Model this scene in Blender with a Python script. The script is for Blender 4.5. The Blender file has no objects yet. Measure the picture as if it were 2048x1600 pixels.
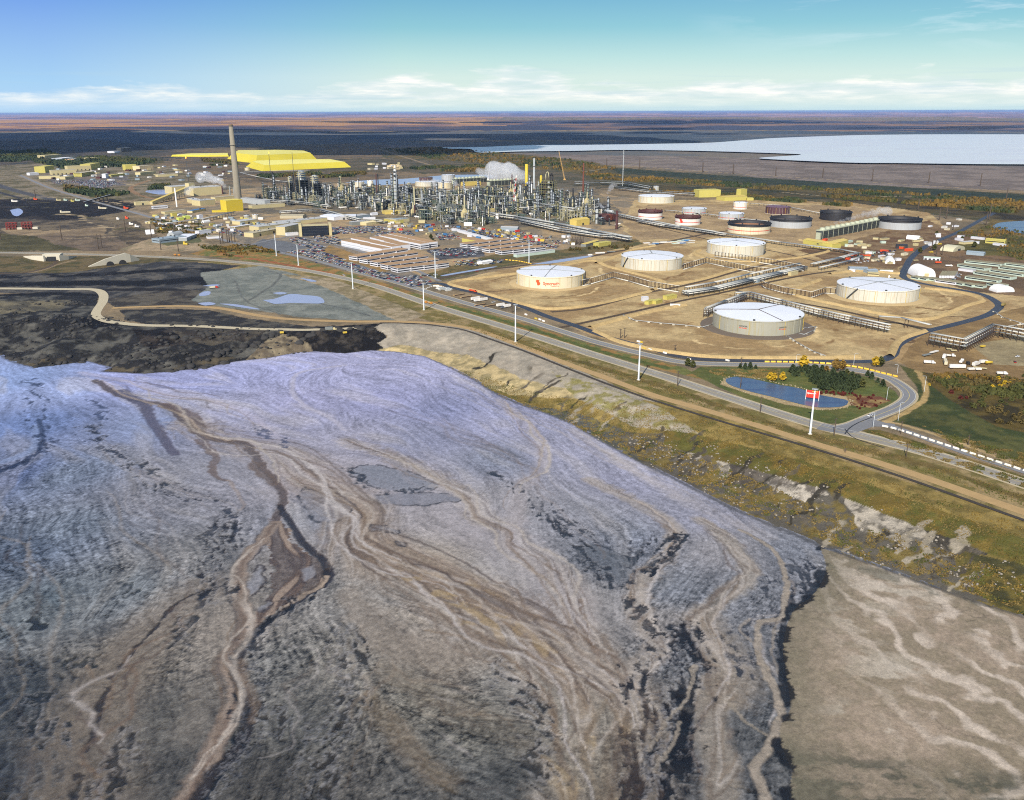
import bpy, math, random
import numpy as np
from mathutils import Vector
# ------------------------------------------------------------------ camera, sky, sun, exposure
SC = bpy.context.scene
FPX, CXP, CYP = 1720.0, 1024.0, 800.0          # focal length and centre in units of the 2048-wide photograph
CAM_H = 223.0
PITCH = math.atan((CYP - 223.0) / FPX)
ROLL = math.radians(0.17)
cam = bpy.data.cameras.new('camera')
cam_o = bpy.data.objects.new('camera', cam)
SC.collection.objects.link(cam_o)
SC.camera = cam_o
cam.sensor_fit = 'HORIZONTAL'
cam.sensor_width = 36.0
cam.lens = 36.0 * FPX / 2048.0
cam.clip_start = 1.0
cam.clip_end = 400000.0
from mathutils import Matrix
cam_o.matrix_world = Matrix.Translation((0, 0, CAM_H)) @ Matrix.Rotation(math.pi / 2 - PITCH, 4, 'X') @ Matrix.Rotation(-ROLL, 4, 'Z')
RM = np.array(cam_o.matrix_world.to_3x3())
SUN_EL, SUN_AZ = math.radians(35.0), math.radians(199.0)      # azimuth clockwise from the view direction (+Y)
SC.view_settings.view_transform = 'Standard'
SC.view_settings.look = 'None'
SC.view_settings.gamma = 1.0
SC.view_settings.exposure = 0.55
SC.cycles.use_denoising = False
SC.cycles.pixel_filter_type = 'BLACKMAN_HARRIS'
SC.cycles.filter_width = 1.1
SC.cycles.max_bounces = 8
SC.cycles.volume_bounces = 4
SC.cycles.transparent_max_bounces = 12
sun = bpy.data.lights.new('sun', 'SUN')
sun.energy = 4.5
sun.angle = math.radians(0.5)
sun.color = (1.0, 0.94, 0.84)
sun_o = bpy.data.objects.new('sun', sun)
SC.collection.objects.link(sun_o)
sd = Vector((math.sin(SUN_AZ) * math.cos(SUN_EL), math.cos(SUN_AZ) * math.cos(SUN_EL), math.sin(SUN_EL)))
sun_o.rotation_euler = (-sd).to_track_quat('-Z', 'Y').to_euler()
sun_o.location = (300, 0, 400)
class NT:
 """little helper for node trees"""
 def __init__(self, tree):
  self.t = tree
  tree.nodes.clear()
 def n(self, typ, **kw):
  nd = self.t.nodes.new(typ)
  for k, v in kw.items():
   if k.startswith('i_'):
    nd.inputs[k[2:].replace('_', ' ')].default_value = v
   else:
    setattr(nd, k, v)
  return nd
 def l(self, a, b):
  self.t.links.new(a, b)
 def val(self, x, sock):
  if isinstance(x, (int, float)):
   sock.default_value = x
  elif isinstance(x, (tuple, list)):
   sock.default_value = tuple(x) if len(x) == len(sock.default_value) else tuple(x) + (1,)
  else:
   self.l(x, sock)
 def math(self, op, a, b=0.0, c=None, clamp=False):
  nd = self.n('ShaderNodeMath', operation=op, use_clamp=clamp)
  self.val(a, nd.inputs[0]); self.val(b, nd.inputs[1])
  if c is not None: self.val(c, nd.inputs[2])
  return nd.outputs[0]
 def mix(self, f, a, b, typ='MIX'):
  nd = self.n('ShaderNodeMix', data_type='RGBA', blend_type=typ)
  nd.clamp_factor = True
  self.val(f, nd.inputs[0]); self.val(a, nd.inputs[6]); self.val(b, nd.inputs[7])
  return nd.outputs[2]
 def ramp(self, f, *stops, interp='LINEAR'):
  nd = self.n('ShaderNodeValToRGB')
  cr = nd.color_ramp
  cr.interpolation = interp
  while len(cr.elements) > 1: cr.elements.remove(cr.elements[-1])
  cr.elements[0].position = stops[0][0]; cr.elements[0].color = tuple(stops[0][1]) + ((1,) if len(stops[0][1]) == 3 else ())
  for p, c in stops[1:]:
   e = cr.elements.new(p); e.color = tuple(c) + ((1,) if len(c) == 3 else ())
  self.val(f, nd.inputs[0])
  return nd.outputs[0]
 def noise(self, vec, scale, detail=4, rough=0.55, dist=0.0):
  nd = self.n('ShaderNodeTexNoise', noise_dimensions='3D')
  if vec is not None: self.l(vec, nd.inputs['Vector'])
  nd.inputs['Scale'].default_value = scale
  nd.inputs['Detail'].default_value = detail
  nd.inputs['Roughness'].default_value = rough
  nd.inputs['Distortion'].default_value = dist
  return nd.outputs['Fac']
 def mapping(self, vec, scale=(1, 1, 1), loc=(0, 0, 0), rot=(0, 0, 0)):
  nd = self.n('ShaderNodeMapping')
  self.l(vec, nd.inputs['Vector'])
  nd.inputs['Scale'].default_value = scale
  nd.inputs['Location'].default_value = loc
  nd.inputs['Rotation'].default_value = rot
  return nd.outputs[0]
def lin(c):
 c = np.asarray(c, float) / 255.0
 return np.where(c <= 0.04045, c / 12.92, ((c + 0.055) / 1.055) ** 2.4)
AK = 0.8                                       # real base colour for a sunlit colour as seen in daylight
def alb(c, k=None):
 return np.clip(lin(c) * (AK if k is None else k), 0.004, 0.9)
world = bpy.data.worlds.new('World')
SC.world = world
world.use_nodes = True
W_ = NT(world.node_tree)
out = W_.n('ShaderNodeOutputWorld')
bg = W_.n('ShaderNodeBackground')
W_.l(bg.outputs[0], out.inputs[0])
bg.inputs['Strength'].default_value = 0.1
sky = W_.n('ShaderNodeTexSky', sky_type='NISHITA', sun_disc=False, sun_elevation=SUN_EL, sun_rotation=SUN_AZ,
   altitude=300.0, air_density=1.0, dust_density=1.2, ozone_density=2.0)
tc = W_.n('ShaderNodeTexCoord')
sep = W_.n('ShaderNodeSeparateXYZ')
W_.l(tc.outputs['Generated'], sep.inputs[0])
X, Y, Z = sep.outputs
hor = W_.math('SQRT', W_.math('ADD', W_.math('MULTIPLY', X, X), W_.math('MULTIPLY', Y, Y)))
elev = W_.math('DIVIDE', Z, hor)                               # tan(elevation)
azim = W_.math('ARCTAN2', X, Y)
tint = W_.ramp(elev, (0.0, (4.2, 5.6, 6.0)), (0.012, (4.9, 5.9, 5.6)), (0.035, (4.6, 5.8, 5.5)), (0.055, (3.3, 5.1, 5.1)),
    (0.085, (1.35, 3.6, 4.3)), (0.128, (0.16, 2.0, 3.6)), (0.30, (0.3, 1.6, 4.2)))
leftb = W_.math('MULTIPLY', W_.math('SUBTRACT', -0.12, azim), 2.9, clamp=True)
tint = W_.mix(leftb, tint, W_.ramp(elev, (0.0, (3.4, 5.0, 6.6)), (0.03, (2.5, 4.4, 6.5)), (0.128, (0.03, 1.1, 5.3)), (0.3, (0.5, 1.6, 5.0))))
skyc = W_.mix(W_.math('SUBTRACT', 0.95, W_.math('MULTIPLY', elev, 1.6), clamp=True), sky.outputs[0], tint)
comb = W_.n('ShaderNodeCombineXYZ')
W_.l(azim, comb.inputs[0]); W_.l(elev, comb.inputs[1])
v1 = W_.mapping(comb.outputs[0], scale=(9, 42, 1), loc=(3.3, 0.4, 0))
n1 = W_.noise(v1, 1.0, 9, 0.6, 0.25)
v2 = W_.mapping(comb.outputs[0], scale=(3.2, 6, 1), loc=(7.1, 2.0, 0))
n2 = W_.noise(v2, 1.0, 3, 0.5)
topl = W_.math('ADD', W_.math('SUBTRACT', 0.026, W_.math('MULTIPLY', leftb, 0.016)), W_.math('MULTIPLY', W_.math('SUBTRACT', n2, 0.42), 0.07))
band = W_.math('MULTIPLY', W_.math('SUBTRACT', W_.math('ADD', topl, W_.math('MULTIPLY', W_.math('SUBTRACT', n1, 0.5), 0.05)), elev), 140.0, clamp=True)
lowf = W_.math('MULTIPLY', W_.math('SUBTRACT', elev, 0.002), 60.0, clamp=True)
n3 = W_.noise(W_.mapping(comb.outputs[0], scale=(16, 120, 1), loc=(1.3, 3.0, 0)), 1.0, 6, 0.6, 0.2)
wisp = W_.math('MULTIPLY', W_.math('SUBTRACT', n3, 0.36), 3.0, clamp=True)
cm = W_.math('MULTIPLY', W_.math('MULTIPLY', band, lowf), W_.math('ADD', 0.3, W_.math('MULTIPLY', wisp, 0.9)), clamp=True)
ccol = W_.mix(wisp, (4.9, 5.7, 6.2), (7.7, 7.5, 6.9))
skyc = W_.mix(cm, skyc, ccol)
n5 = W_.noise(W_.mapping(comb.outputs[0], scale=(5, 150, 1), loc=(9.3, 1.0, 0)), 1.0, 5, 0.6, 0.2)
st = W_.math('MULTIPLY', W_.math('MULTIPLY', W_.math('SUBTRACT', n5, 0.56), 6.0, clamp=True), W_.math('MULTIPLY', W_.math('SUBTRACT', 0.055, elev), 30.0, clamp=True))
skyc = W_.mix(W_.math('MULTIPLY', st, 0.45), skyc, (3.3, 4.7, 5.6))
n4 = W_.noise(W_.mapping(comb.outputs[0], scale=(6, 34, 1), loc=(2.2, 5.1, 0), rot=(0, 0, 0.06)), 1.0, 7, 0.62, 0.5)
rightm = W_.math('MULTIPLY', W_.math('SUBTRACT', azim, 0.18), 3.0, clamp=True)
hw = W_.math('MULTIPLY', W_.math('MULTIPLY', W_.math('SUBTRACT', n4, 0.50), 5.0, clamp=True), W_.math('MULTIPLY', rightm, W_.math('MULTIPLY', W_.math('SUBTRACT', elev, 0.05), 25.0, clamp=True)))
skyc = W_.mix(W_.math('MULTIPLY', hw, 0.75), skyc, (7.6, 7.8, 8.2))
ca_ = W_.math('SUBTRACT', 1.0, W_.math('ADD', W_.math('POWER', W_.math('DIVIDE', W_.math('SUBTRACT', azim, 0.56), 0.16), 2.0), W_.math('POWER', W_.math('DIVIDE', W_.math('SUBTRACT', elev, 0.116), 0.012), 2.0)), clamp=True)
n6 = W_.noise(W_.mapping(comb.outputs[0], scale=(14, 70, 1), loc=(4.0, 2.7, 0)), 1.0, 7, 0.62, 0.3)
cc_ = W_.math('MULTIPLY', W_.math('SUBTRACT', W_.math('ADD', ca_, W_.math('MULTIPLY', n6, 1.2)), 0.85), 2.2, clamp=True)
skyc = W_.mix(W_.math('MULTIPLY', cc_, W_.math('MULTIPLY', ca_, 2.0, clamp=True)), skyc, W_.mix(n6, (3.6, 4.0, 5.6), (6.6, 6.6, 7.2)))
W_.l(skyc, bg.inputs['Color'])
# ------------------------------------------------------------------ geometry helpers
def W(px, py, z=0.0):
 """ground point (height z) seen at photograph pixel px, py"""
 d = RM @ np.array([(px - CXP) / FPX, -(py - CYP) / FPX, -1.0])
 t = (z - CAM_H) / d[2]
 return np.array([d[0] * t, d[1] * t, z])
def Wn(pts, z=0.0):
 return np.array([W(p[0], p[1], z)[:2] for p in pts])
def proj(x, y, z):
 v = np.stack([np.asarray(x, float), np.asarray(y, float), np.asarray(z, float) - CAM_H], -1) @ RM
 return CXP - FPX * v[..., 0] / v[..., 2], CYP + FPX * v[..., 1] / v[..., 2]
def depth(p):
 return float(-(RM.T @ (np.asarray(p, float) - np.array([0, 0, CAM_H])))[2])
def mpp(p):
 """metres per photograph pixel at world point p"""
 return depth(p) / FPX
rng = np.random.default_rng(7)
_T = rng.random(65536)
def vnoise(x, y, seed=0):
 xi = np.floor(x).astype(np.int64); yi = np.floor(y).astype(np.int64)
 fx = x - xi; fy = y - yi
 fx = fx * fx * fx * (fx * (fx * 6 - 15) + 10); fy = fy * fy * fy * (fy * (fy * 6 - 15) + 10)
 def h(a, b):
  q = (a * 374761393 + b * 668265263 + seed * 362437) & 0xFFFFFFFF
  q = ((q ^ (q >> 13)) * 1274126177) & 0xFFFFFFFF
  return _T[(q ^ (q >> 16)) & 65535]
 a = h(xi, yi); b = h(xi + 1, yi); c = h(xi, yi + 1); d = h(xi + 1, yi + 1)
 return (a + (b - a) * fx) * (1 - fy) + (c + (d - c) * fx) * fy
def fbm(x, y, scale, octv=4, seed=0, gain=0.5):
 s = 0.0; amp = 1.0; tot = 0.0; f = 1.0 / scale
 for o in range(octv):
  s = s + amp * vnoise(x * f + 17.3 * o, y * f - 9.1 * o, seed + o)
  tot += amp; amp *= gain; f *= 2.03
 return s / tot
def sst(a, b, x):
 t = np.clip((x - a) / (b - a), 0, 1)
 return t * t * (3 - 2 * t)
def inpoly(x, y, P):
 """vectorised even-odd test, with a bounding box first"""
 res = np.zeros(x.shape, bool)
 m = (x >= P[:, 0].min()) & (x <= P[:, 0].max()) & (y >= P[:, 1].min()) & (y <= P[:, 1].max())
 if not m.any(): return res
 xs = x[m]; ys = y[m]
 r = np.zeros(xs.shape, bool)
 j = len(P) - 1
 for i in range(len(P)):
  xi, yi = P[i]; xj, yj = P[j]
  if yi != yj:
   c = ((yi > ys) != (yj > ys)) & (xs < (xj - xi) * (ys - yi) / (yj - yi) + xi)
   r ^= c
  j = i
 res[m] = r
 return res
def smooth_line(P, step):
 """Catmull-Rom through the points, resampled at about the given step"""
 P = np.asarray(P, float)
 Q = np.vstack([2 * P[0] - P[1], P, 2 * P[-1] - P[-2]])
 o = []
 for i in range(1, len(Q) - 2):
  p0, p1, p2, p3 = Q[i - 1], Q[i], Q[i + 1], Q[i + 2]
  n = max(2, int(np.linalg.norm(p2 - p1) / step))
  t = np.linspace(0, 1, n, endpoint=False)[:, None]
  o.append(0.5 * ((2 * p1) + (-p0 + p2) * t + (2 * p0 - 5 * p1 + 4 * p2 - p3) * t * t + (-p0 + 3 * p1 - 3 * p2 + p3) * t ** 3))
 o.append(P[-1:])
 return np.vstack(o)
def dist_line(x, y, L, reach, want_side=False):
 """distance to polyline L (and parameter 0..1 along it, signed side) inside a reach; inf outside"""
 D = np.full(x.shape, np.inf); T = np.zeros(x.shape); S = np.zeros(x.shape)
 seg = np.linalg.norm(np.diff(L, axis=0), axis=1)
 cum = np.concatenate([[0], np.cumsum(seg)]); tot = cum[-1]
 for i in range(len(L) - 1):
  a = L[i]; b = L[i + 1]
  m = (x > min(a[0], b[0]) - reach) & (x < max(a[0], b[0]) + reach) & (y > min(a[1], b[1]) - reach) & (y < max(a[1], b[1]) + reach)
  if not m.any() or seg[i] < 1e-6: continue
  xs = x[m] - a[0]; ys = y[m] - a[1]
  d = (b - a) / seg[i]
  t = np.clip(xs * d[0] + ys * d[1], 0, seg[i])
  dd = np.hypot(xs - t * d[0], ys - t * d[1])
  cur = D[m]; k = dd < cur
  cur[k] = dd[k]; D[m] = cur
  tt = T[m]; tt[k] = (cum[i] + t[k]) / tot; T[m] = tt
  if want_side:
   s = S[m]; s[k] = np.sign(d[0] * ys[k] - d[1] * xs[k]); S[m] = s
 return (D, T, S) if want_side else (D, T)
# ------------------------------------------------------------------ objects, things and parts
COL = SC.collection
THINGS = []
def link(o, parent=None):
 COL.objects.link(o)
 if parent is not None: o.parent = parent
 return o
def thing(name, label, cat, loc=(0, 0, 0), rz=0.0, group=None):
 o = bpy.data.objects.new(name, None)
 o.empty_display_size = 1.0
 link(o)
 o.location = [float(v) for v in loc]; o.rotation_euler = (0, 0, float(rz))
 return tag(o, label, cat, group)
def tag(o, label, cat, group=None):
 o['label'] = label; o['category'] = cat
 if group: o['group'] = group
 THINGS.append(o)
 return o
def copy_thing(src, label, loc, rz=0.0, group=None, scale=None):
 c = src.copy(); COL.objects.link(c)
 c.location = [float(v) for v in loc]; c.rotation_euler = (0, 0, float(rz))
 if scale is not None: c.scale = scale
 tag(c, label, src['category'], group or src.get('group'))
 for ch in src.children:
  k = ch.copy(); COL.objects.link(k); k.parent = c
  for g in ch.children:
   q = g.copy(); COL.objects.link(q); q.parent = k
 return c
class MB:
 """collects shapes and links them as one mesh object"""
 def __init__(self):
  self.v = []; self.f = []; self.sm = []
 def add(self, verts, faces, smooth=False):
  b = len(self.v)
  self.v += [tuple(map(float, p)) for p in verts]
  self.f += [tuple(i + b for i in f) for f in faces]
  self.sm += [smooth] * len(faces)
  return self
 def box(self, x0, x1, y0, y1, z0, z1, bottom=False):
  v = [(x0, y0, z0), (x1, y0, z0), (x1, y1, z0), (x0, y1, z0), (x0, y0, z1), (x1, y0, z1), (x1, y1, z1), (x0, y1, z1)]
  f = [(0, 1, 5, 4), (1, 2, 6, 5), (2, 3, 7, 6), (3, 0, 4, 7), (4, 5, 6, 7), (3, 2, 1, 0)]
  return self.add(v, f)
 def beam(self, a, b, w, h=None):
  """square bar from a to b"""
  a = np.asarray(a, float); b = np.asarray(b, float)
  d = b - a; L = np.linalg.norm(d)
  if L < 1e-6: return self
  d /= L
  up = np.array([0, 0, 1.0]) if abs(d[2]) < 0.95 else np.array([1.0, 0, 0])
  s = np.cross(d, up); s /= np.linalg.norm(s); u = np.cross(s, d)
  h = w if h is None else h
  v = []
  for p in (a, b):
   for sx, sy in ((-1, -1), (1, -1), (1, 1), (-1, 1)):
    v.append(p + s * sx * w / 2 + u * sy * h / 2)
  return self.add(v, [(0, 1, 5, 4), (1, 2, 6, 5), (2, 3, 7, 6), (3, 0, 4, 7), (3, 2, 1, 0), (4, 5, 6, 7)])
 def tube(self, a, b, r, r2=None, n=8, cap=True, smooth=True):
  a = np.asarray(a, float); b = np.asarray(b, float)
  d = b - a; L = np.linalg.norm(d)
  if L < 1e-6: return self
  d /= L
  up = np.array([0, 0, 1.0]) if abs(d[2]) < 0.95 else np.array([1.0, 0, 0])
  s = np.cross(d, up); s /= np.linalg.norm(s); u = np.cross(s, d)
  r2 = r if r2 is None else r2
  v = []
  for p, rr in ((a, r), (b, r2)):
   for i in range(n):
    t = 2 * math.pi * i / n
    v.append(p + (s * math.cos(t) + u * math.sin(t)) * rr)
  self.add(v, [(i, i + n, (i + 1) % n + n, (i + 1) % n) for i in range(n)], smooth)
  if cap:
   k = len(self.v) - 2 * n
   self.f += [tuple(range(k, k + n)), tuple(reversed(range(k + n, k + 2 * n)))]
   self.sm += [False, False]
  return self
 def pipe(self, pts, r, n=6):
  for a, b in zip(pts[:-1], pts[1:]): self.tube(a, b, r, n=n)
  return self
 def lathe(self, prof, n=24, cx=0, cy=0, smooth=True, capb=False, capt=True):
  """prof: list of (radius, z)"""
  v = []; k = len(prof)
  for r, z in prof:
   for i in range(n):
    t = 2 * math.pi * i / n
    v.append((cx + r * math.cos(t), cy + r * math.sin(t), z))
  f = []
  for j in range(k - 1):
   for i in range(n):
    f.append((j * n + i, j * n + (i + 1) % n, (j + 1) * n + (i + 1) % n, (j + 1) * n + i))
  self.add(v, f, smooth)
  b = len(self.v) - k * n
  if capt and prof[-1][0] > 1e-4:
   self.f.append(tuple(b + (k - 1) * n + i for i in range(n))); self.sm.append(False)
  if capb:
   self.f.append(tuple(b + n - 1 - i for i in range(n))); self.sm.append(False)
  return self
 def prism(self, poly, z0, z1):
  """upright prism over a ground outline"""
  n = len(poly)
  v = [(p[0], p[1], z0) for p in poly] + [(p[0], p[1], z1) for p in poly]
  return self.add(v, [(i, (i + 1) % n, (i + 1) % n + n, i + n) for i in range(n)] + [tuple(range(n, 2 * n)), tuple(reversed(range(n)))])
 def gable(self, x0, x1, y0, y1, z0, zr, over=0.0):
  """gabled roof solid, ridge along x"""
  ym = (y0 + y1) / 2
  x0 -= over; x1 += over; y0 -= over; y1 += over
  v = [(x0, y0, z0), (x1, y0, z0), (x1, y1, z0), (x0, y1, z0), (x0, ym, zr), (x1, ym, zr)]
  return self.add(v, [(0, 1, 5, 4), (2, 3, 4, 5), (1, 2, 5), (3, 0, 4), (3, 2, 1, 0)])
 def blob(self, c, r, seed, n=8, m=5, rough=0.35, sz=1.0):
  R = np.random.default_rng(seed)
  v = [(c[0], c[1], c[2] - r * sz)]
  for j in range(1, m):
   ph = math.pi * j / m
   for i in range(n):
    t = 2 * math.pi * (i + 0.5 * (j % 2)) / n
    q = r * (1 + rough * (R.random() - 0.5) * 2)
    v.append((c[0] + q * math.sin(ph) * math.cos(t), c[1] + q * math.sin(ph) * math.sin(t), c[2] - q * sz * math.cos(ph)))
  v.append((c[0], c[1], c[2] + r * sz))
  f = [(0, 1 + (i + 1) % n, 1 + i) for i in range(n)]
  for j in range(m - 2):
   for i in range(n):
    a = 1 + j * n
    f.append((a + i, a + (i + 1) % n, a + n + (i + 1) % n, a + n + i))
  a = 1 + (m - 2) * n
  f += [(a + i, a + (i + 1) % n, len(v) - 1) for i in range(n)]
  return self.add(v, f, True)
 def mesh(self, name, mat):
  me = bpy.data.meshes.new(name)
  me.from_pydata(self.v, [], self.f)
  me.polygons.foreach_set('use_smooth', self.sm)
  if mat is not None: me.materials.append(mat)
  return me
 def build(self, name, mat, parent=None, label=None, cat=None, group=None, loc=None, rz=0.0, kind=None):
  o = bpy.data.objects.new(name, self.mesh(name, mat))
  link(o, parent)
  if loc is not None: o.location = [float(v) for v in loc]
  if rz: o.rotation_euler = (0, 0, float(rz))
  if cat: tag(o, label, cat, group)
  elif label: o['label'] = label
  if kind: o['kind'] = kind
  return o
def np_mesh(name, verts, quads, mat, attrs=None, smooth=True, kind=None, uv=None):
 """mesh object from numpy arrays; attrs: {name: (type, array)}"""
 me = bpy.data.meshes.new(name)
 nv, nf = len(verts), len(quads)
 me.vertices.add(nv); me.vertices.foreach_set('co', np.ascontiguousarray(verts, np.float32).ravel())
 k = quads.shape[1]
 me.loops.add(nf * k); me.loops.foreach_set('vertex_index', np.ascontiguousarray(quads, np.int32).ravel())
 me.polygons.add(nf); me.polygons.foreach_set('loop_start', np.arange(0, nf * k, k, dtype=np.int32))
 me.update(calc_edges=True)
 if smooth: me.polygons.foreach_set('use_smooth', np.ones(nf, bool))
 for an, (ty, arr) in (attrs or {}).items():
  a = me.attributes.new(an, ty, 'POINT')
  a.data.foreach_set({'FLOAT': 'value', 'FLOAT_COLOR': 'color', 'FLOAT_VECTOR': 'vector'}[ty], np.ascontiguousarray(arr, np.float32).ravel())
 me.materials.append(mat)
 o = bpy.data.objects.new(name, me)
 link(o)
 if kind: o['kind'] = kind
 return o
# ------------------------------------------------------------------ materials
MATS = {}
def mat(name, col, rough=0.7, var=0.18, scale=0.25, metal=0.0, bump=0.0, streak=0.0, streak_col=None, k=None, spec=0.4):
 """procedural surface: base colour with blotchy wear, optional vertical streaks of rust or dirt"""
 if name in MATS: return MATS[name]
 m = bpy.data.materials.new(name)
 m.use_nodes = True
 t = NT(m.node_tree)
 o = t.n('ShaderNodeOutputMaterial'); p = t.n('ShaderNodeBsdfPrincipled')
 t.l(p.outputs[0], o.inputs[0])
 c = tuple(alb(col, k)) + (1,)
 g = t.n('ShaderNodeNewGeometry')
 pos = g.outputs['Position']
 n = t.noise(pos, scale, 5, 0.6)
 f = t.math('ADD', 1.0 - var, t.math('MULTIPLY', n, 2 * var))
 inf = t.n('ShaderNodeObjectInfo')
 f = t.math('MULTIPLY', f, t.math('ADD', 0.92, t.math('MULTIPLY', inf.outputs['Random'], 0.16)))
 comb = t.n('ShaderNodeCombineXYZ')
 for i in range(3): t.l(f, comb.inputs[i])
 cc = t.mix(1.0, c, comb.outputs[0], 'MULTIPLY')
 if streak > 0:
  s = t.noise(t.mapping(pos, scale=(0.55, 0.55, 0.03)), 1.0, 5, 0.65)
  s = t.math('MULTIPLY', t.math('SUBTRACT', s, 0.5), 5.0, clamp=True)
  cc = t.mix(t.math('MULTIPLY', s, streak), cc, tuple(alb(streak_col or (140, 115, 80))) + (1,))
 t.l(cc, p.inputs['Base Color'])
 p.inputs['Roughness'].default_value = rough
 p.inputs['Metallic'].default_value = metal
 p.inputs['Specular IOR Level'].default_value = spec
 if bump > 0:
  b = t.n('ShaderNodeBump'); b.inputs['Strength'].default_value = bump; b.inputs['Distance'].default_value = 1.0 / scale * 0.1
  t.l(n, b.inputs['Height']); t.l(b.outputs[0], p.inputs['Normal'])
 MATS[name] = m
 return m
def ground_mat(name, bump=0.5, scales=((0.9, 0.22), (0.12, 0.22), (0.014, 0.16))):
 """surface whose base colour comes from the mesh (land cover), broken up by noise at several sizes"""
 m = bpy.data.materials.new(name)
 m.use_nodes = True
 t = NT(m.node_tree)
 o = t.n('ShaderNodeOutputMaterial'); p = t.n('ShaderNodeBsdfPrincipled')
 t.l(p.outputs[0], o.inputs[0])
 a = t.n('ShaderNodeAttribute', attribute_name='col')
 g = t.n('ShaderNodeNewGeometry'); pos = g.outputs['Position']
 f = None; first = None
 for s, v in scales:
  n = t.noise(pos, s, 6, 0.62)
  if first is None: first = n
  q = t.math('ADD', 1.0 - v * 2, t.math('MULTIPLY', n, 4 * v))
  f = q if f is None else t.math('MULTIPLY', f, q)
 comb = t.n('ShaderNodeCombineXYZ')
 for i in range(3): t.l(f, comb.inputs[i])
 c = t.mix(1.0, a.outputs['Color'], comb.outputs[0], 'MULTIPLY')
 t.l(c, p.inputs['Base Color'])
 p.inputs['Roughness'].default_value = 0.9
 p.inputs['Specular IOR Level'].default_value = 0.15
 b = t.n('ShaderNodeBump'); b.inputs['Strength'].default_value = bump; b.inputs['Distance'].default_value = 1.0
 t.l(first, b.inputs['Height']); t.l(b.outputs[0], p.inputs['Normal'])
 return m
def water_mat(name, col, rough=0.08, bump=0.15, scale=0.15, wind=None):
 m = bpy.data.materials.new(name)
 m.use_nodes = True
 t = NT(m.node_tree)
 o = t.n('ShaderNodeOutputMaterial'); p = t.n('ShaderNodeBsdfPrincipled')
 t.l(p.outputs[0], o.inputs[0])
 p.inputs['Base Color'].default_value = tuple(alb(col)) + (1,)
 p.inputs['Roughness'].default_value = rough
 p.inputs['IOR'].default_value = 1.33
 g = t.n('ShaderNodeNewGeometry')
 n = t.noise(t.mapping(g.outputs['Position'], scale=(1, 2.2, 1)), scale, 4, 0.6)
 if wind:
  s = t.noise(t.mapping(g.outputs['Position'], scale=(wind * 0.12, wind, 1), rot=(0, 0, 0.08)), 1.0, 5, 0.6)
  s = t.math('MULTIPLY', t.math('SUBTRACT', s, 0.5), 4.0, clamp=True)
  t.l(t.mix(s, tuple(alb(col)), tuple(alb([q * 0.86 for q in col[:2]] + [col[2] * 0.95]))), p.inputs['Base Color'])
  t.l(t.math('ADD', rough, t.math('MULTIPLY', s, 0.2)), p.inputs['Roughness'])
 b = t.n('ShaderNodeBump'); b.inputs['Strength'].default_value = bump; b.inputs['Distance'].default_value = 0.6
 t.l(n, b.inputs['Height']); t.l(b.outputs[0], p.inputs['Normal'])
 return m
# ------------------------------------------------------------------ traced outlines (photograph pixels, turned into ground points)
POND_Z = -12.0
SHORE_PX = [(-330, 700), (-120, 706), (0, 710), (20, 722), (70, 735), (130, 728), (175, 722), (225, 735), (205, 743), (290, 747), (330, 743), (400, 736),
   (470, 723), (540, 715), (590, 705), (630, 702), (690, 706), (740, 700), (790, 703), (850, 712), (900, 735), (950, 760),
   (1000, 792), (1050, 812), (1100, 828), (1150, 850), (1200, 880), (1260, 913), (1330, 948), (1400, 984), (1470, 1019),
   (1530, 1045), (1580, 1065), (1640, 1090), (1700, 1113), (1770, 1137), (1850, 1168), (1950, 1202), (2048, 1232), (2200, 1285), (2500, 1400)]
SHORE = Wn(SHORE_PX, POND_Z)
CREST_PX = [(-330, 575), (0, 600), (210, 640), (290, 656), (450, 660), (640, 662), (700, 650), (790, 645), (900, 657), (960, 668), (1050, 703), (1150, 742),
   (1250, 792), (1330, 815), (1450, 850), (1600, 902), (1750, 955), (1900, 1006), (2048, 1058), (2200, 1110), (2500, 1215)]
CREST = Wn(CREST_PX, 0.0)
PONDPOLY = np.vstack([SHORE, [[700, 150], [700, -200], [-1200, -200], [-1200, SHORE[0, 1]]]])
RC = np.array([W(1024, y)[1] for y in np.concatenate([np.arange(1640, 900, -1.7), np.arange(900, 330, -1.0), np.arange(330, 262, -0.8), np.arange(262, 231, -0.45)])])
RC = np.concatenate([np.linspace(20, RC[0] - 8, 14), RC, [20000, 24000, 29000, 36000, 45000, 60000, 90000, 150000]])
RC = np.unique(np.round(RC, 2))
AZ = np.radians(np.concatenate([np.linspace(-50, -34, 40, endpoint=False), np.linspace(-34, 34, 1060), np.linspace(34, 50, 41)[1:]]))
GX = RC[:, None] * np.tan(AZ)[None, :]
GY = np.repeat(RC[:, None], len(AZ), 1)
shp = GX.shape
gx = GX.ravel(); gy = GY.ravel(); gr = np.hypot(gx, gy)
dS, _, sideS = dist_line(gx, gy, SHORE, 420, True)
dC, _ = dist_line(gx, gy, CREST, 420)
inP = inpoly(gx, gy, PONDPOLY)
CRESTPOLY = np.vstack([CREST, [[900, 150], [900, -250], [-1500, -250], [-1500, CREST[0, 1]]]])
below = inpoly(gx, gy, CRESTPOLY)
gz = np.zeros_like(gx)
mid = below & ~inP
t = np.where(np.isfinite(dS), dC / (dC + dS + 1e-6), 0)
t[~np.isfinite(t)] = 0
gz[mid] = POND_Z * sst(0.0, 1.0, t[mid])
gz[inP] = POND_Z - np.clip(dS[inP] * 0.25, 0.0, 5.0)
gz[inP & ~np.isfinite(dS)] = POND_Z - 5
LW = sst(-60, -190, gx)
leftm = mid & (gx < -60) & (gy > 560)
mnd = fbm(gx, gy, 38, 4, 3)
mnd = np.abs(mnd - 0.5) * 2
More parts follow.
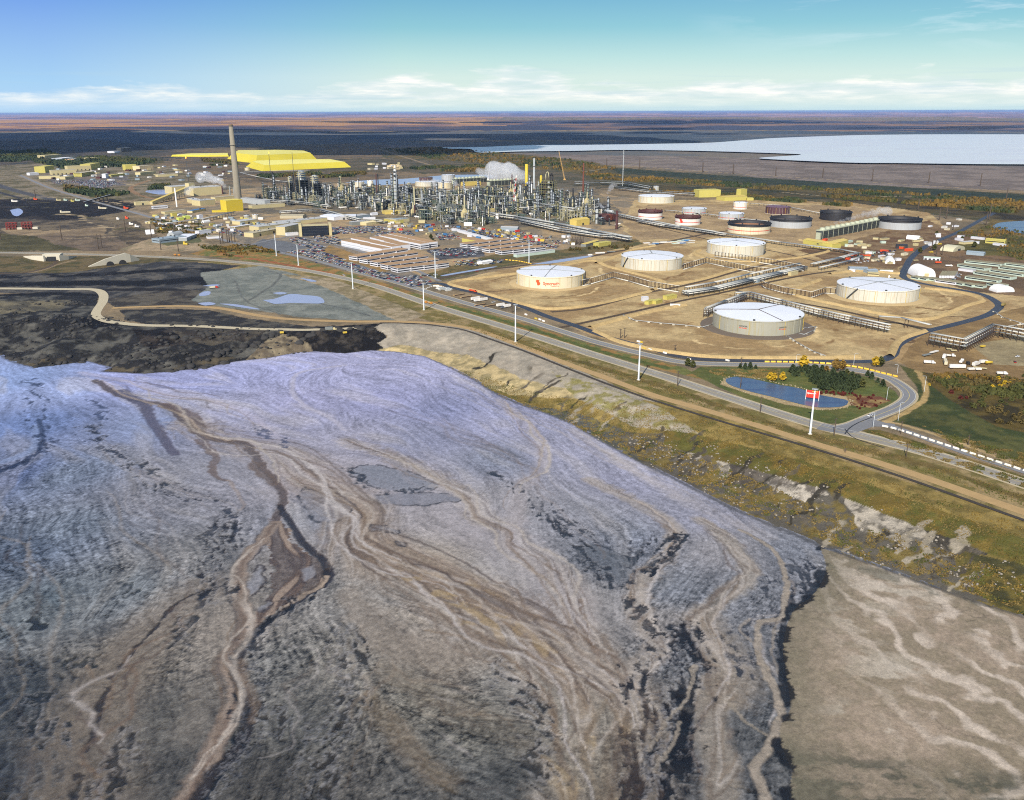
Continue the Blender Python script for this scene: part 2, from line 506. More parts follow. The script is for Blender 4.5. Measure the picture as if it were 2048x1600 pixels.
gz[leftm] += LW[leftm] * ((1 - mnd[leftm]) * 9 - 2.5) * np.clip(t[leftm] * 3, 0, 1) * np.clip((1 - t[leftm]) * 9.0, 0, 1)
gz[mid & ~leftm] += (fbm(gx, gy, 14, 4, 5)[mid & ~leftm] - 0.5) * 2.2 * np.clip(t[mid & ~leftm] * 3, 0, 1) * np.clip((1 - t[mid & ~leftm]) * 5, 0, 1)
plain = ~below
gz[plain] += (fbm(gx, gy, 60, 3, 9)[plain] - 0.5) * 0.5 - 0.12
far = sst(4500, 14000, gr)
gz += far * (fbm(gx, gy, 5200, 4, 31) - 0.5) * 90 + far * 4
DYKE = []          # terraced embankment at the back right
def ridge(px, h, w, flat=0.0):
 global gz
 L = Wn(px)
 d, _ = dist_line(gx, gy, L, w * 2.5)
 q = np.where(np.isfinite(d), np.clip(1 - (np.maximum(d - flat, 0)) / w, 0, 1), 0)
 gz += h * q * q * (3 - 2 * q)
BUNDS = [[(872, 572), (1000, 545), (1200, 520), (1262, 492), (1340, 470), (1460, 452)],
   [(1168, 616), (1290, 588), (1390, 567), (1490, 539), (1620, 508)],
   [(880, 578), (985, 596), (1050, 617), (1150, 623)]]
# ------------------------------------------------------------------ land cover: painter's order, outlines in photograph pixels
wx = fbm(gx, gy, 55, 4, 21) - 0.5
wy = fbm(gx, gy, 55, 4, 22) - 0.5
wx2 = fbm(gx, gy, 9, 3, 23) - 0.5
wy2 = fbm(gx, gy, 9, 3, 24) - 0.5
colr = np.zeros((len(gx), 3))
def paint(px, c, warp=10.0, c2=None, ns=30.0, seed=50, th=0.5, soft=0.12, zz=0.0, amt=1.0, noisy=None):
 """land cover inside an outline: colour c, with patches of c2 picked by noise of size ns"""
 P = Wn(px, zz)
 cy = P[:, 1].mean()
 wp = warp * max(1.0, cy / 1000.0)
 m = inpoly(gx + wx * wp * 2 + wx2 * wp * 0.6, gy + wy * wp * 2.5 + wy2 * wp * 0.6, P)
 if not m.any(): return
 a = np.repeat(lin(c)[None, :], m.sum(), 0)
 if c2 is not None:
  nz = fbm(gx[m], gy[m], ns, 5, seed, 0.6)
  f = sst(th - soft, th + soft, nz)[:, None]
  a = a * (1 - f) + lin(c2)[None, :] * f
 colr[m] = colr[m] * (1 - amt) + a * amt
def strip(px, c, w, zz=0.0, warp=3.0, w2=None, c2=None, seed=60, gaps=0.0, amt=1.0):
 """band of width w metres along a traced line"""
 L = smooth_line(Wn(px, zz), 25.0)
 d, tt = dist_line(gx + wx2 * warp * 2, gy + wy2 * warp * 2, L, max(w, w2 or w) * 1.2 + 8)
 ww = w / 2 if w2 is None else (w + (w2 - w) * tt) / 2
 m = np.isfinite(d)
 if not m.any(): return
 f = 1 - sst(0.7, 1.25, d[m] / (ww if w2 is None else ww[m]))
 if gaps > 0: f = f * sst(gaps - 0.1, gaps + 0.1, fbm(gx[m], gy[m], 25, 3, seed))
 a = np.repeat(lin(c)[None, :], m.sum(), 0)
 if c2 is not None:
  nz = fbm(gx[m], gy[m], 12, 3, seed + 1)[:, None]
  a = a * (1 - nz) + lin(c2)[None, :] * nz
 q = f[:, None] * amt
 colr[m] = colr[m] * (1 - q) + a * q
def lay(r0, r1, c, c2, ns, seed, th=0.5, soft=0.1, side=None):
 wr = gr * (1 + 0.22 * (fbm(gx, gy, 2600, 4, seed + 7) - 0.5))
 m = (wr >= r0) & (wr < r1)
 if side == 'L': m &= (gx < -0.02 * gy + 900 * (fbm(gx, gy, 3000, 2, seed + 3) - 0.5))
 if not m.any(): return
 f = sst(th - soft, th + soft, fbm(gx[m], gy[m], ns, 5, seed, 0.6))[:, None]
 colr[m] = lin(c)[None, :] * (1 - f) + lin(c2)[None, :] * f
lay(0, 1e6, (138, 120, 94), (112, 100, 80), 60, 1)
lay(2600, 4200, (98, 92, 78), (128, 110, 86), 160, 2)
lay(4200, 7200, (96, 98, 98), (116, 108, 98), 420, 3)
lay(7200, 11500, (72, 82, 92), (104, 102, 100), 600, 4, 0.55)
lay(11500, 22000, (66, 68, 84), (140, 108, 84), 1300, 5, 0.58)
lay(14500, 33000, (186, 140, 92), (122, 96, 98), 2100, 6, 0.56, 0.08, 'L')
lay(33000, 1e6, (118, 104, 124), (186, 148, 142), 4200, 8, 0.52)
paint([(740, 290), (900, 292), (1010, 306), (1300, 312), (1500, 316), (1700, 326), (2120, 335), (2120, 385), (1700, 372), (1500, 352), (1230, 330), (1000, 320), (760, 312)], (128, 116, 108), 14, (108, 98, 92), 90, 71)
paint([(300, 300), (760, 285), (800, 330), (760, 360), (520, 365), (380, 352), (300, 330)], (92, 84, 72), 20, (118, 100, 76), 80, 72)
paint([(600, 318), (1000, 316), (1300, 352), (1200, 380), (1000, 352), (800, 345), (620, 345)], (98, 88, 70), 16, (74, 72, 56), 60, 73)
paint([(760, 296), (880, 293), (1000, 305), (1140, 318), (1240, 334), (1300, 350), (1200, 352), (1050, 335), (900, 322), (770, 316)], (74, 76, 54), 10, (112, 92, 54), 45, 74)
paint([(1150, 345), (1230, 334), (1500, 356), (2120, 392), (2120, 462), (1900, 432), (1700, 415), (1500, 398), (1300, 380), (1180, 368)], (92, 82, 56), 8, (72, 70, 50), 35, 75)
paint([(1225, 336), (1500, 354), (1800, 374), (2120, 394), (2120, 408), (1800, 386), (1500, 366), (1235, 346)], (44, 54, 46), 3, (60, 64, 46), 40, 76)
paint([(1200, 366), (1500, 378), (1800, 394), (2120, 420), (2120, 440), (1800, 408), (1500, 391), (1220, 377)], (52, 54, 40), 3, (80, 70, 46), 40, 77)
paint([(1640, 398), (1900, 405), (2120, 425), (2120, 452), (1900, 428), (1700, 412)], (50, 46, 38), 4, (82, 72, 48), 50, 78)
strip([(1240, 330), (1500, 349), (1800, 368), (2100, 388)], (150, 132, 104), 14, warp=2)
strip([(1160, 345), (1300, 322), (1330, 318), (1500, 314)], (140, 128, 106), 12, warp=2)
strip([(1210, 357), (1500, 376), (1800, 391), (2100, 413)], (128, 108, 70), 9, warp=2, gaps=0.4)
strip([(1560, 384), (1700, 396), (1800, 393), (2100, 410)], (150, 136, 110), 10, warp=2, gaps=0.3)
strip([(860, 330), (780, 305), (755, 297)], (140, 122, 98), 14)
paint([(-60, 285), (200, 280), (360, 300), (330, 322), (150, 330), (-60, 335)], (58, 60, 56), 25, (86, 78, 68), 150, 79)
paint([(60, 318), (250, 310), (330, 318), (300, 335), (180, 332), (60, 345)], (60, 62, 44), 14, (96, 84, 52), 50, 80)
paint([(-60, 335), (100, 325), (330, 330), (420, 360), (400, 400), (200, 400), (-60, 400)], (128, 116, 96), 14, (92, 86, 62), 50, 81)
paint([(85, 345), (260, 350), (250, 372), (160, 378), (95, 362)], (98, 96, 98), 6, (122, 108, 92), 40, 82)
strip([(45, 352), (100, 375), (200, 405), (300, 432), (420, 470), (520, 493)], (140, 126, 108), 26)
strip([(-60, 350), (20, 378), (110, 400)], (80, 80, 84), 30, warp=2)
strip([(-60, 362), (0, 385), (80, 405)], (60, 60, 64), 16, warp=2)
strip([(300, 360), (262, 375), (285, 392), (330, 400)], (140, 112, 84), 16)
paint([(-60, 400), (60, 398), (140, 402), (230, 398), (275, 408), (240, 425), (205, 432), (130, 440), (-60, 440)], (30, 28, 30), 8, (56, 50, 46), 40, 83, 0.62)
paint([(-60, 436), (130, 440), (205, 432), (235, 450), (225, 478), (120, 482), (-60, 462)], (70, 64, 58), 8, (110, 98, 80), 40, 84)
paint([(0, 455), (90, 462), (220, 452), (215, 474), (120, 478), (20, 468)], (150, 130, 102), 6, (120, 104, 84), 30, 85)
paint([(-60, 462), (60, 472), (170, 500), (-60, 505)], (86, 80, 54), 8, (70, 66, 44), 30, 86)
paint([(60, 472), (230, 470), (250, 490), (300, 500), (170, 502), (120, 488)], (118, 102, 84), 6, (96, 84, 72), 30, 87)
paint([(235, 450), (270, 440), (300, 465), (330, 480), (280, 500), (230, 478)], (74, 66, 56), 6, (110, 96, 76), 30, 88)
paint([(240, 500), (290, 480), (400, 478), (430, 492), (380, 503)], (160, 140, 112), 4, (130, 118, 92), 25, 89)
paint([(300, 478), (395, 472), (405, 484), (330, 492)], (92, 92, 64), 2)
paint([(300, 400), (430, 380), (760, 362), (1180, 385), (1300, 400), (1260, 480), (1000, 530), (880, 560), (830, 575), (600, 500), (470, 480), (300, 440)], (164, 140, 106), 8, (128, 116, 98), 40, 90)
paint([(480, 395), (1180, 375), (1240, 420), (1230, 440), (1000, 470), (760, 440), (500, 425)], (100, 94, 84), 10, (136, 120, 92), 30, 91)
paint([(868, 570), (1000, 540), (1160, 513), (1270, 488), (1240, 450), (1270, 400), (1500, 400), (1700, 405), (1860, 425), (1900, 460), (1830, 500), (1800, 545), (1960, 580), (2120, 600), (2120, 745), (1850, 742), (1790, 722), (1450, 722), (1350, 714), (1200, 676), (1080, 628), (950, 584)], (184, 160, 116), 5, (154, 128, 90), 55, 92)
paint([(1240, 440), (1300, 410), (1700, 410), (1840, 450), (1800, 500), (1660, 505), (1480, 472), (1270, 480)], (146, 124, 94), 6, (166, 142, 106), 40, 93)
R_ = random.Random(3)
for cx_, cy_, rx_, ry_ in ((1512, 668, 150, 34), (1751, 600, 140, 30), (1101, 575, 125, 26), (1303, 540, 110, 22), (1470, 512, 105, 20)):
 for k in range(7):
  a0 = R_.uniform(0, 6.28); a1 = a0 + R_.uniform(0.6, 1.8); s_ = R_.uniform(0.72, 1.12)
  strip([(cx_ + rx_ * s_ * math.cos(a0 + (a1 - a0) * i / 6), cy_ + ry_ * s_ * math.sin(a0 + (a1 - a0) * i / 6)) for i in range(7)], R_.choice(((150, 122, 82), (136, 108, 72), (206, 180, 132))), R_.uniform(2.5, 6), warp=3, seed=600 + k, gaps=0.42)
for k in range(26):
 x_ = R_.uniform(900, 1900); y_ = 480 + (x_ - 900) * 0.1 + R_.uniform(0, 110)
 strip([(x_, y_), (x_ + R_.uniform(20, 60), y_ + R_.uniform(-8, 8)), (x_ + R_.uniform(70, 120), y_ + R_.uniform(-14, 14))], R_.choice(((128, 100, 66), (146, 116, 78), (104, 82, 58))), R_.uniform(3, 9), warp=8, seed=640 + k, gaps=0.5)
for k in range(40):
 x_ = R_.uniform(20, 480); y_ = R_.uniform(330, 500)
 strip([(x_, y_), (x_ + R_.uniform(10, 50), y_ + R_.uniform(-5, 6)), (x_ + R_.uniform(50, 110), y_ + R_.uniform(-6, 12))], R_.choice(((160, 142, 112), (150, 130, 100), (84, 78, 54), (70, 66, 50), (122, 108, 84))), R_.uniform(4, 16), warp=8, seed=680 + k, gaps=0.42)
paint([(1850, 660), (2120, 600), (2120, 760), (1830, 745), (1800, 722)], (150, 124, 84), 4, (128, 104, 70), 30, 94)
paint([(1945, 690), (2120, 655), (2120, 735), (1990, 728)], (142, 128, 98), 2, (150, 136, 104), 20, 95)
paint([(1830, 500), (1900, 462), (2120, 430), (2120, 600), (1960, 585), (1810, 548)], (122, 98, 72), 5, (98, 80, 62), 30, 96)
paint([(1900, 490), (2010, 470), (2120, 480), (2120, 540), (2020, 512), (1960, 512)], (68, 66, 38), 5, (96, 88, 46), 25, 97)
paint([(1900, 462), (1990, 440), (2120, 445), (2120, 475), (2010, 470)], (88, 78, 50), 5, (112, 96, 60), 30, 98)
paint([(1590, 500), (1700, 480), (1860, 440), (1900, 462), (1830, 500), (1800, 540), (1690, 530)], (128, 106, 78), 5, (104, 80, 58), 30, 99)
paint([(430, 455), (520, 480), (610, 470), (700, 490), (860, 560), (830, 574), (700, 540), (600, 505), (500, 492)], (136, 124, 108), 3, (112, 106, 98), 20, 100)
paint([(525, 478), (570, 482), (615, 495), (560, 507), (505, 488)], (104, 106, 110), 1)
paint([(640, 505), (660, 490), (745, 520), (800, 530), (770, 545), (700, 525)], (150, 120, 74), 3, (126, 106, 74), 20, 101)
paint([(610, 462), (760, 450), (900, 455), (1010, 470), (1120, 492), (1060, 512), (900, 480), (760, 470)], (156, 134, 102), 4, (128, 116, 96), 20, 102)
paint([(850, 500), (960, 492), (970, 512), (880, 520)], (62, 62, 66), 2, (92, 92, 96), 12, 103)
paint([(850, 548), (985, 508), (1120, 500), (1270, 478), (1290, 488), (1100, 520), (1000, 535), (880, 562)], (84, 82, 54), 3, (112, 96, 62), 15, 104)
paint([(-60, 512), (300, 515), (450, 524), (600, 540), (737, 571), (873, 617), (1044, 668), (1200, 716), (1300, 748), (1450, 795), (1614, 850), (1862, 912), (2120, 990), (2120, 1090), (2048, 1058), (1750, 955), (1600, 902), (1330, 815), (1150, 742), (960, 668), (850, 640), (700, 590), (560, 548), (420, 538), (-60, 540)], (150, 130, 92), 3, (112, 102, 58), 14, 105)
paint([(510, 494), (600, 518), (737, 556), (860, 595), (1044, 645), (1200, 694), (1366, 734), (1420, 760), (1300, 735), (1100, 676), (873, 607), (700, 560), (600, 534), (480, 520), (380, 508), (430, 492)], (102, 104, 58), 2, (146, 112, 66), 12, 106)
strip([(440, 505), (520, 520), (620, 538), (700, 556), (780, 576)], (150, 92, 60), 9, warp=3, seed=63, gaps=0.35)
strip([(900, 613), (1044, 652), (1200, 702), (1330, 735)], (84, 92, 48), 9, warp=3)
strip([(1044, 690), (1150, 720), (1300, 765), (1450, 815), (1614, 868), (1850, 930), (2100, 1015)], (84, 78, 40), 10, warp=4, c2=(120, 100, 60))
strip([(700, 575), (760, 600), (830, 622)], (96, 88, 50), 14, gaps=0.45)
strip([(860, 628), (930, 640), (1000, 668), (1060, 690)], (110, 98, 56), 12, gaps=0.3)
LOOP_IN = [(1400, 733), (1540, 735), (1640, 738), (1740, 755), (1790, 782), (1800, 798), (1775, 812), (1700, 845), (1640, 848), (1540, 818), (1440, 775), (1380, 745)]
paint(LOOP_IN, (84, 92, 48), 1, (98, 98, 54), 12, 107)
paint([(1450, 757), (1520, 765), (1600, 782), (1680, 790), (1720, 795), (1690, 815), (1640, 820), (1570, 808), (1490, 785), (1440, 768)], (168, 148, 112), 1)
paint([(1690, 790), (1760, 792), (1780, 800), (1740, 815), (1700, 810)], (108, 70, 52), 1.5, (150, 124, 80), 6, 108)
paint([(1800, 730), (1850, 745), (2120, 765), (2120, 960), (2000, 905), (1840, 855), (1780, 840), (1830, 800), (1835, 775)], (58, 66, 36), 2, (84, 84, 46), 16, 109)
paint([(1830, 745), (2120, 760), (2120, 880), (1980, 850), (1900, 800)], (54, 48, 30), 4, (92, 78, 40), 14, 110)
strip([(1835, 742), (1850, 765), (1848, 800), (1810, 825), (1770, 845)], (170, 144, 96), 5, warp=1.5)
paint([(1720, 857), (1760, 858), (1860, 890), (2120, 975), (2120, 995), (1950, 945), (1840, 908), (1760, 880)], (84, 80, 40), 1.5, (120, 100, 56), 10, 111)
strip([(1770, 842), (1850, 862), (2120, 958)], (170, 146, 104), 4, warp=1.5)
paint([(-60, 512), (280, 513), (420, 522), (300, 530), (150, 548), (-60, 552)], (76, 72, 46), 4, (104, 90, 62), 18, 112)
strip([(-60, 545), (60, 545), (110, 530), (150, 520)], (134, 116, 90), 7, warp=2)
paint([(-60, 545), (140, 545), (250, 530), (330, 522), (480, 530), (420, 545), (440, 570), (400, 600), (330, 615), (215, 606), (190, 590), (-60, 585)], (56, 56, 58), 6, (92, 88, 82), 24, 113, 0.55, 0.1)
strip([(-60, 556), (60, 552), (200, 548), (330, 540), (430, 540)], (26, 26, 30), 32, warp=8, gaps=0.4, seed=64)
strip([(-40, 570), (150, 566), (300, 566), (420, 556), (430, 565)], (22, 22, 26), 34, warp=7, w2=48)
strip([(0, 592), (100, 588), (190, 592)], (24, 24, 28), 26, warp=5)
strip([(215, 580), (320, 578), (400, 585)], (36, 34, 36), 20, warp=5)
paint([(215, 598), (320, 582), (400, 580), (470, 600), (420, 612), (300, 614), (235, 618)], (56, 52, 50), 5, (90, 84, 74), 18, 114)
paint([(400, 545), (520, 532), (600, 550), (660, 575), (740, 615), (800, 640), (700, 640), (600, 634), (520, 622), (440, 612), (385, 600), (420, 570)], (126, 128, 120), 4, (108, 112, 106), 26, 115)
paint([(560, 548), (660, 556), (760, 595), (850, 630), (800, 645), (730, 610), (640, 572)], (158, 142, 116), 4, (124, 112, 84), 14, 116)
strip([(500, 600), (545, 570), (560, 548), (520, 540)], (98, 100, 96), 4, warp=2)
strip([(600, 600), (680, 615), (740, 632)], (92, 94, 92), 3, warp=2)
strip([(470, 560), (490, 600), (560, 628)], (100, 102, 98), 3, warp=2)
MOUNDS = [(-60, 600), (120, 598), (195, 600), (200, 640), (260, 655), (450, 662), (650, 664), (775, 655), (772, 682), (740, 703), (630, 706), (540, 720), (400, 742), (290, 752), (200, 747), (130, 735), (-60, 730)]
paint(MOUNDS, (36, 36, 38), 3, (88, 86, 80), 14, 117, 0.58, 0.14, zz=-5)
paint([(-60, 604), (150, 602), (120, 622), (-60, 640)], (112, 104, 84), 4, (80, 76, 66), 20, 118, zz=-1)
paint([(160, 640), (215, 640), (240, 655), (190, 668), (165, 655)], (18, 18, 22), 3, zz=-3)
paint([(265, 670), (330, 668), (400, 672), (430, 690), (300, 705), (270, 690)], (24, 22, 24), 5, (60, 54, 50), 14, 119, zz=-5)
paint([(330, 665), (480, 662), (540, 672), (480, 690), (380, 692)], (84, 78, 68), 5, (52, 48, 46), 12, 120, zz=-5)
paint([(480, 720), (530, 692), (600, 682), (640, 685), (625, 698), (560, 712)], (128, 116, 94), 2, (96, 86, 72), 8, 121, zz=-9)
paint([(560, 668), (640, 662), (772, 655), (770, 680), (735, 700), (660, 700), (620, 690)], (24, 23, 25), 8, (62, 57, 52), 9, 122, 0.56, zz=-5)
strip([(40, 728), (130, 722), (200, 735), (330, 738), (470, 716)], (84, 76, 62), 7, zz=-10, warp=4, gaps=0.4)
paint([(235, 620), (330, 617), (420, 620), (490, 636), (600, 650), (650, 657), (450, 653), (300, 649), (250, 640)], (46, 45, 46), 4, (84, 80, 72), 14, 152, 0.58)
paint([(770, 652), (748, 660), (776, 668), (752, 676), (771, 684), (757, 690), (766, 694), (850, 703), (940, 716), (1050, 762), (1180, 800), (1330, 850), (1330, 815), (1250, 790), (1150, 742), (960, 668), (900, 655)], (160, 150, 134), 6, (146, 138, 124), 12, 123, zz=-3)
if 0: paint([(770, 652), (900, 655), (960, 668), (1150, 742), (1250, 790), (1330, 815), (1330, 850), (1180, 800), (1050, 762), (940, 716), (850, 703), (760, 694)], (160, 150, 134), 2, (146, 138, 124), 12, 123, zz=-3)
paint([(850, 704), (930, 712), (1050, 765), (1180, 800), (1330, 822), (1450, 855), (1600, 907), (1800, 980), (2120, 1085), (2120, 1260), (1950, 1202), (1770, 1137), (1530, 1045), (1330, 948), (1200, 880), (1100, 828), (1000, 792), (920, 745)], (112, 98, 54), 5, (142, 122, 70), 10, 124, zz=-7)
paint([(740, 698), (800, 688), (930, 713), (1050, 765), (1190, 803), (1150, 806), (1020, 782), (930, 752), (860, 722)], (186, 166, 122), 5, (150, 136, 100), 8, 125, zz=-9)
paint([(1000, 790), (1130, 822), (1230, 855), (1300, 890), (1420, 950), (1530, 1000), (1600, 1040), (1580, 1062), (1470, 1019), (1330, 948), (1200, 880), (1100, 828)], (84, 84, 78), 4, (120, 108, 64), 7, 126, 0.60, 0.08, zz=-10)
paint([(1230, 858), (1330, 870), (1480, 910), (1560, 960), (1680, 1000), (1800, 1060), (1950, 1120), (2120, 1190), (2120, 1260), (1950, 1202), (1700, 1113), (1530, 1045), (1400, 984), (1290, 920)], (90, 85, 76), 4, (112, 98, 56), 8, 127, 0.58, 0.08, zz=-8)
paint([(1370, 880), (1400, 880), (1420, 905), (1400, 915), (1375, 905)], (166, 156, 142), 8, (104, 98, 88), 5, 128, zz=-7)
paint([(1430, 912), (1470, 918), (1462, 948), (1440, 942)], (170, 160, 144), 8, (100, 94, 84), 5, 151, zz=-8)
paint([(1460, 912), (1530, 925), (1560, 955), (1500, 975), (1460, 950)], (74, 68, 62), 4, (104, 96, 86), 6, 129, zz=-8)
paint([(1545, 965), (1580, 955), (1640, 975), (1655, 1000), (1620, 1010), (1560, 985)], (184, 174, 158), 8, (112, 104, 94), 5, 130, zz=-7)
paint([(1580, 948), (1640, 960), (1650, 975), (1600, 970)], (200, 190, 172), 2, zz=-6)
paint([(1690, 1010), (1760, 1000), (1850, 1040), (1880, 1090), (1800, 1085), (1720, 1060)], (172, 162, 146), 9, (104, 98, 88), 5, 131, 0.54, zz=-7)
paint([(1820, 1030), (1920, 1055), (1980, 1110), (1900, 1110), (1850, 1060)], (62, 58, 52), 4, (96, 88, 76), 6, 132, zz=-6)
paint([(1900, 1100), (2120, 1160), (2120, 1240), (2000, 1200), (1920, 1140)], (66, 64, 40), 4, (104, 92, 46), 8, 133, zz=-8)
paint([(1330, 850), (1600, 925), (1800, 1000), (2120, 1110), (2120, 1150), (1800, 1035), (1560, 945), (1420, 905), (1330, 875)], (106, 90, 44), 3, (90, 86, 42), 9, 134, zz=-3)
paint([(1100, 745), (1250, 795), (1330, 825), (1400, 870), (1260, 840), (1150, 790)], (160, 150, 132), 3, (132, 124, 76), 8, 135, zz=-3)
for k in range(46):
 x_ = R_.uniform(960, 2000); yc = float(np.interp(x_, [p[0] for p in CREST_PX], [p[1] for p in CREST_PX])); ys_ = float(np.interp(x_ - 60, [p[0] for p in SHORE_PX], [p[1] for p in SHORE_PX]))
 a_ = R_.uniform(0.3, 0.75); strip([(x_, yc + (ys_ - yc) * a_), (x_ - 28 + R_.uniform(-14, 14), yc + (ys_ - yc) * (a_ + 0.13)), (x_ - 55 + R_.uniform(-10, 10), yc + (ys_ - yc) * (a_ + 0.27))], R_.choice(((58, 54, 46), (74, 68, 58), (150, 140, 122), (96, 88, 76))), R_.uniform(1.5, 5), zz=-8, warp=6, seed=760 + k, gaps=0.42)
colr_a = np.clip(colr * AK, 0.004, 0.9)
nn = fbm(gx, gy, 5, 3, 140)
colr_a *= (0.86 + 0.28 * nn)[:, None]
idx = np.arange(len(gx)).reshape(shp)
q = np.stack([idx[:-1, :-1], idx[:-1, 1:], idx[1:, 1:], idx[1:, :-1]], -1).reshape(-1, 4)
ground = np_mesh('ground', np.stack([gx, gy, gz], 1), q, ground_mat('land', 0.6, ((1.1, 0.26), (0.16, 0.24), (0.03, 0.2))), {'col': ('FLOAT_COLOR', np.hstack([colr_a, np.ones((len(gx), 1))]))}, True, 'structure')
from mathutils.bvhtree import BVHTree
def zat(x, y):
 """height of the ground mesh at x, y (bilinear on the grid)"""
 a = math.atan2(x, y)
 i = min(max(int(np.searchsorted(RC, y)) - 1, 0), shp[0] - 2)
 j = min(max(int(np.searchsorted(AZ, a)) - 1, 0), shp[1] - 2)
 u = (y - RC[i]) / (RC[i + 1] - RC[i])
 v = (math.tan(a) - math.tan(AZ[j])) / (math.tan(AZ[j + 1]) - math.tan(AZ[j]))
 G = gz.reshape(shp)
 return float((G[i, j] * (1 - v) + G[i, j + 1] * v) * (1 - u) + (G[i + 1, j] * (1 - v) + G[i + 1, j + 1] * v) * u)
def G(px, py):
 """ground point under a photograph pixel, following the real height of the land"""
 z = 0.0
 for _ in range(6):
  p = W(px, py, z)
  z = 0.5 * z + 0.5 * zat(p[0], p[1])
 p = W(px, py, z); p[2] = zat(p[0], p[1])
 return p
# ------------------------------------------------------------------ roads, tracks and markings
def ribbon(name, px, w, m, dz=0.06, zz=0.0, step=6.0, w2=None, off=0.0, world=None, pieces=None, tilt=0.0):
 """road sheet along a traced line that follows the land; off shifts it sideways"""
 L = smooth_line(Wn(px, zz), step) if world is None else world
 d = np.gradient(L, axis=0); d /= np.linalg.norm(d, axis=1)[:, None]
 nrm = np.stack([-d[:, 1], d[:, 0]], 1)
 n = len(L)
 ww = np.linspace(w, w if w2 is None else w2, n)[:, None] / 2
 nc = 4 if w > 3 else 1
 rows = []
 for k in range(nc + 1):
  e = L + nrm * (off + ww * (1 - 2 * k / nc))
  rows.append(e)
 V = []
 hz = []
 for i in range(n):
  zs = [zat(rows[k][i][0], rows[k][i][1]) for k in (0, nc)]
  hz.append(max(zs))
 hz = np.array(hz)
 ker = np.ones(5) / 5
 hs = np.convolve(np.pad(hz, 2, mode='edge'), ker, 'valid')
 hs = np.maximum(hs, hz) + dz
 verts = np.concatenate([np.hstack([rows[k], hs[:, None]]) for k in range(nc + 1)])
 quads = []
 for k in range(nc):
  for i in range(n - 1):
   if pieces and (i // pieces) % 2: continue
   quads.append((k * n + i, (k + 1) * n + i, (k + 1) * n + i + 1, k * n + i + 1))
 return np_mesh(name, verts, np.array(quads), m, None, True, 'structure')
asph = mat('asphalt', (122, 122, 124), 0.85, 0.16, 0.35, bump=0.1)
asph_old = mat('asphalt_old', (142, 136, 126), 0.9, 0.16, 0.3)
asph_dark = mat('asphalt_dark', (56, 60, 70), 0.55, 0.25, 0.25)
asph_blk = mat('asphalt_wet', (46, 46, 50), 0.7, 0.3, 0.2)
dirtm = mat('packed_dirt', (176, 146, 100), 0.95, 0.2, 0.2)
dirtm2 = mat('haul_gravel', (186, 174, 146), 0.95, 0.18, 0.3, bump=0.2)
dirtm3 = mat('dark_track', (78, 62, 44), 0.95, 0.25, 0.15)
paintw = mat('paint_white', (206, 204, 196), 0.7, 0.2, 0.8)
painty = mat('paint_yellow', (206, 186, 110), 0.7, 0.25, 0.8)
railm = mat('dark_pipeline', (62, 54, 46), 0.8, 0.3, 0.3)
HW = [(-260, 500), (-60, 504), (0, 505), (150, 508), (300, 513), (450, 522), (600, 539), (737, 568), (873, 613), (1044, 664), (1200, 713), (1300, 744), (1450, 792), (1614, 844), (1738, 875), (1862, 907), (2048, 967), (2200, 1018), (2500, 1120)]
FARW = [(40, 350), (100, 376), (200, 406), (300, 434), (420, 472), (500, 493), (600, 513), (700, 540), (805, 568), (870, 588), (942, 609), (1044, 637), (1120, 661), (1200, 686), (1300, 711), (1366, 724), (1450, 728), (1540, 729), (1655, 733), (1759, 750), (1808, 775), (1818, 795), (1792, 815), (1745, 834), (1705, 850), (1668, 858)]
PERIM = [(819, 573), (873, 566), (908, 576), (976, 592), (1044, 613), (1095, 633), (1147, 650), (1215, 674), (1300, 697), (1366, 714), (1448, 720), (1614, 722), (1745, 722), (1783, 711), (1796, 689), (1842, 666), (1904, 650), (1966, 633), (1992, 620), (1998, 609), (1973, 592), (1936, 582), (1861, 570), (1825, 562), (1806, 552), (1812, 535), (1823, 515), (1848, 495), (1886, 477), (1921, 462), (1961, 440), (1990, 425)]
ROAD_Z = {}
ribbon('highway_shoulder', HW, 17.0, mat('shoulder', (176, 162, 132), 0.95, 0.18, 0.3), 0.04)
ribbon('highway', HW, 12.5, asph_old, 0.10)
for o in (-5.4, 5.4): ribbon('edge_line', HW, 0.35, paintw, 0.15, off=o)
ribbon('centre_line', HW, 0.35, painty, 0.15, off=0)
ribbon('lane_line', HW, 0.3, paintw, 0.15, off=2.6, pieces=2)
ribbon('highway_shoulder', FARW[7:], 14.0, MATS['shoulder'], 0.03)
ribbon('plant_road', FARW, 10.5, asph, 0.07)
for o in (-4.6, 4.6): ribbon('edge_line', FARW[8:], 0.32, paintw, 0.12, off=o)
ribbon('centre_line', FARW[6:], 0.35, painty, 0.12)
ribbon('junction_apron', [(1640, 852), (1690, 860), (1740, 848), (1790, 852)], 16, asph, 0.115, w2=9)
ribbon('side_road', [(1738, 840), (1790, 855), (1860, 880), (1950, 912), (2048, 943), (2300, 1028)], 7.5, asph, 0.13)
ribbon('skid_track', [(1690, 868), (1697, 858), (1715, 846), (1745, 834)], 1.0, asph_blk, 0.19)
ribbon('skid_track', [(1690, 858), (1702, 872), (1725, 882), (1770, 896)], 0.9, asph_blk, 0.19)
ribbon('perimeter_road', PERIM, 10.0, asph_dark, 0.09)
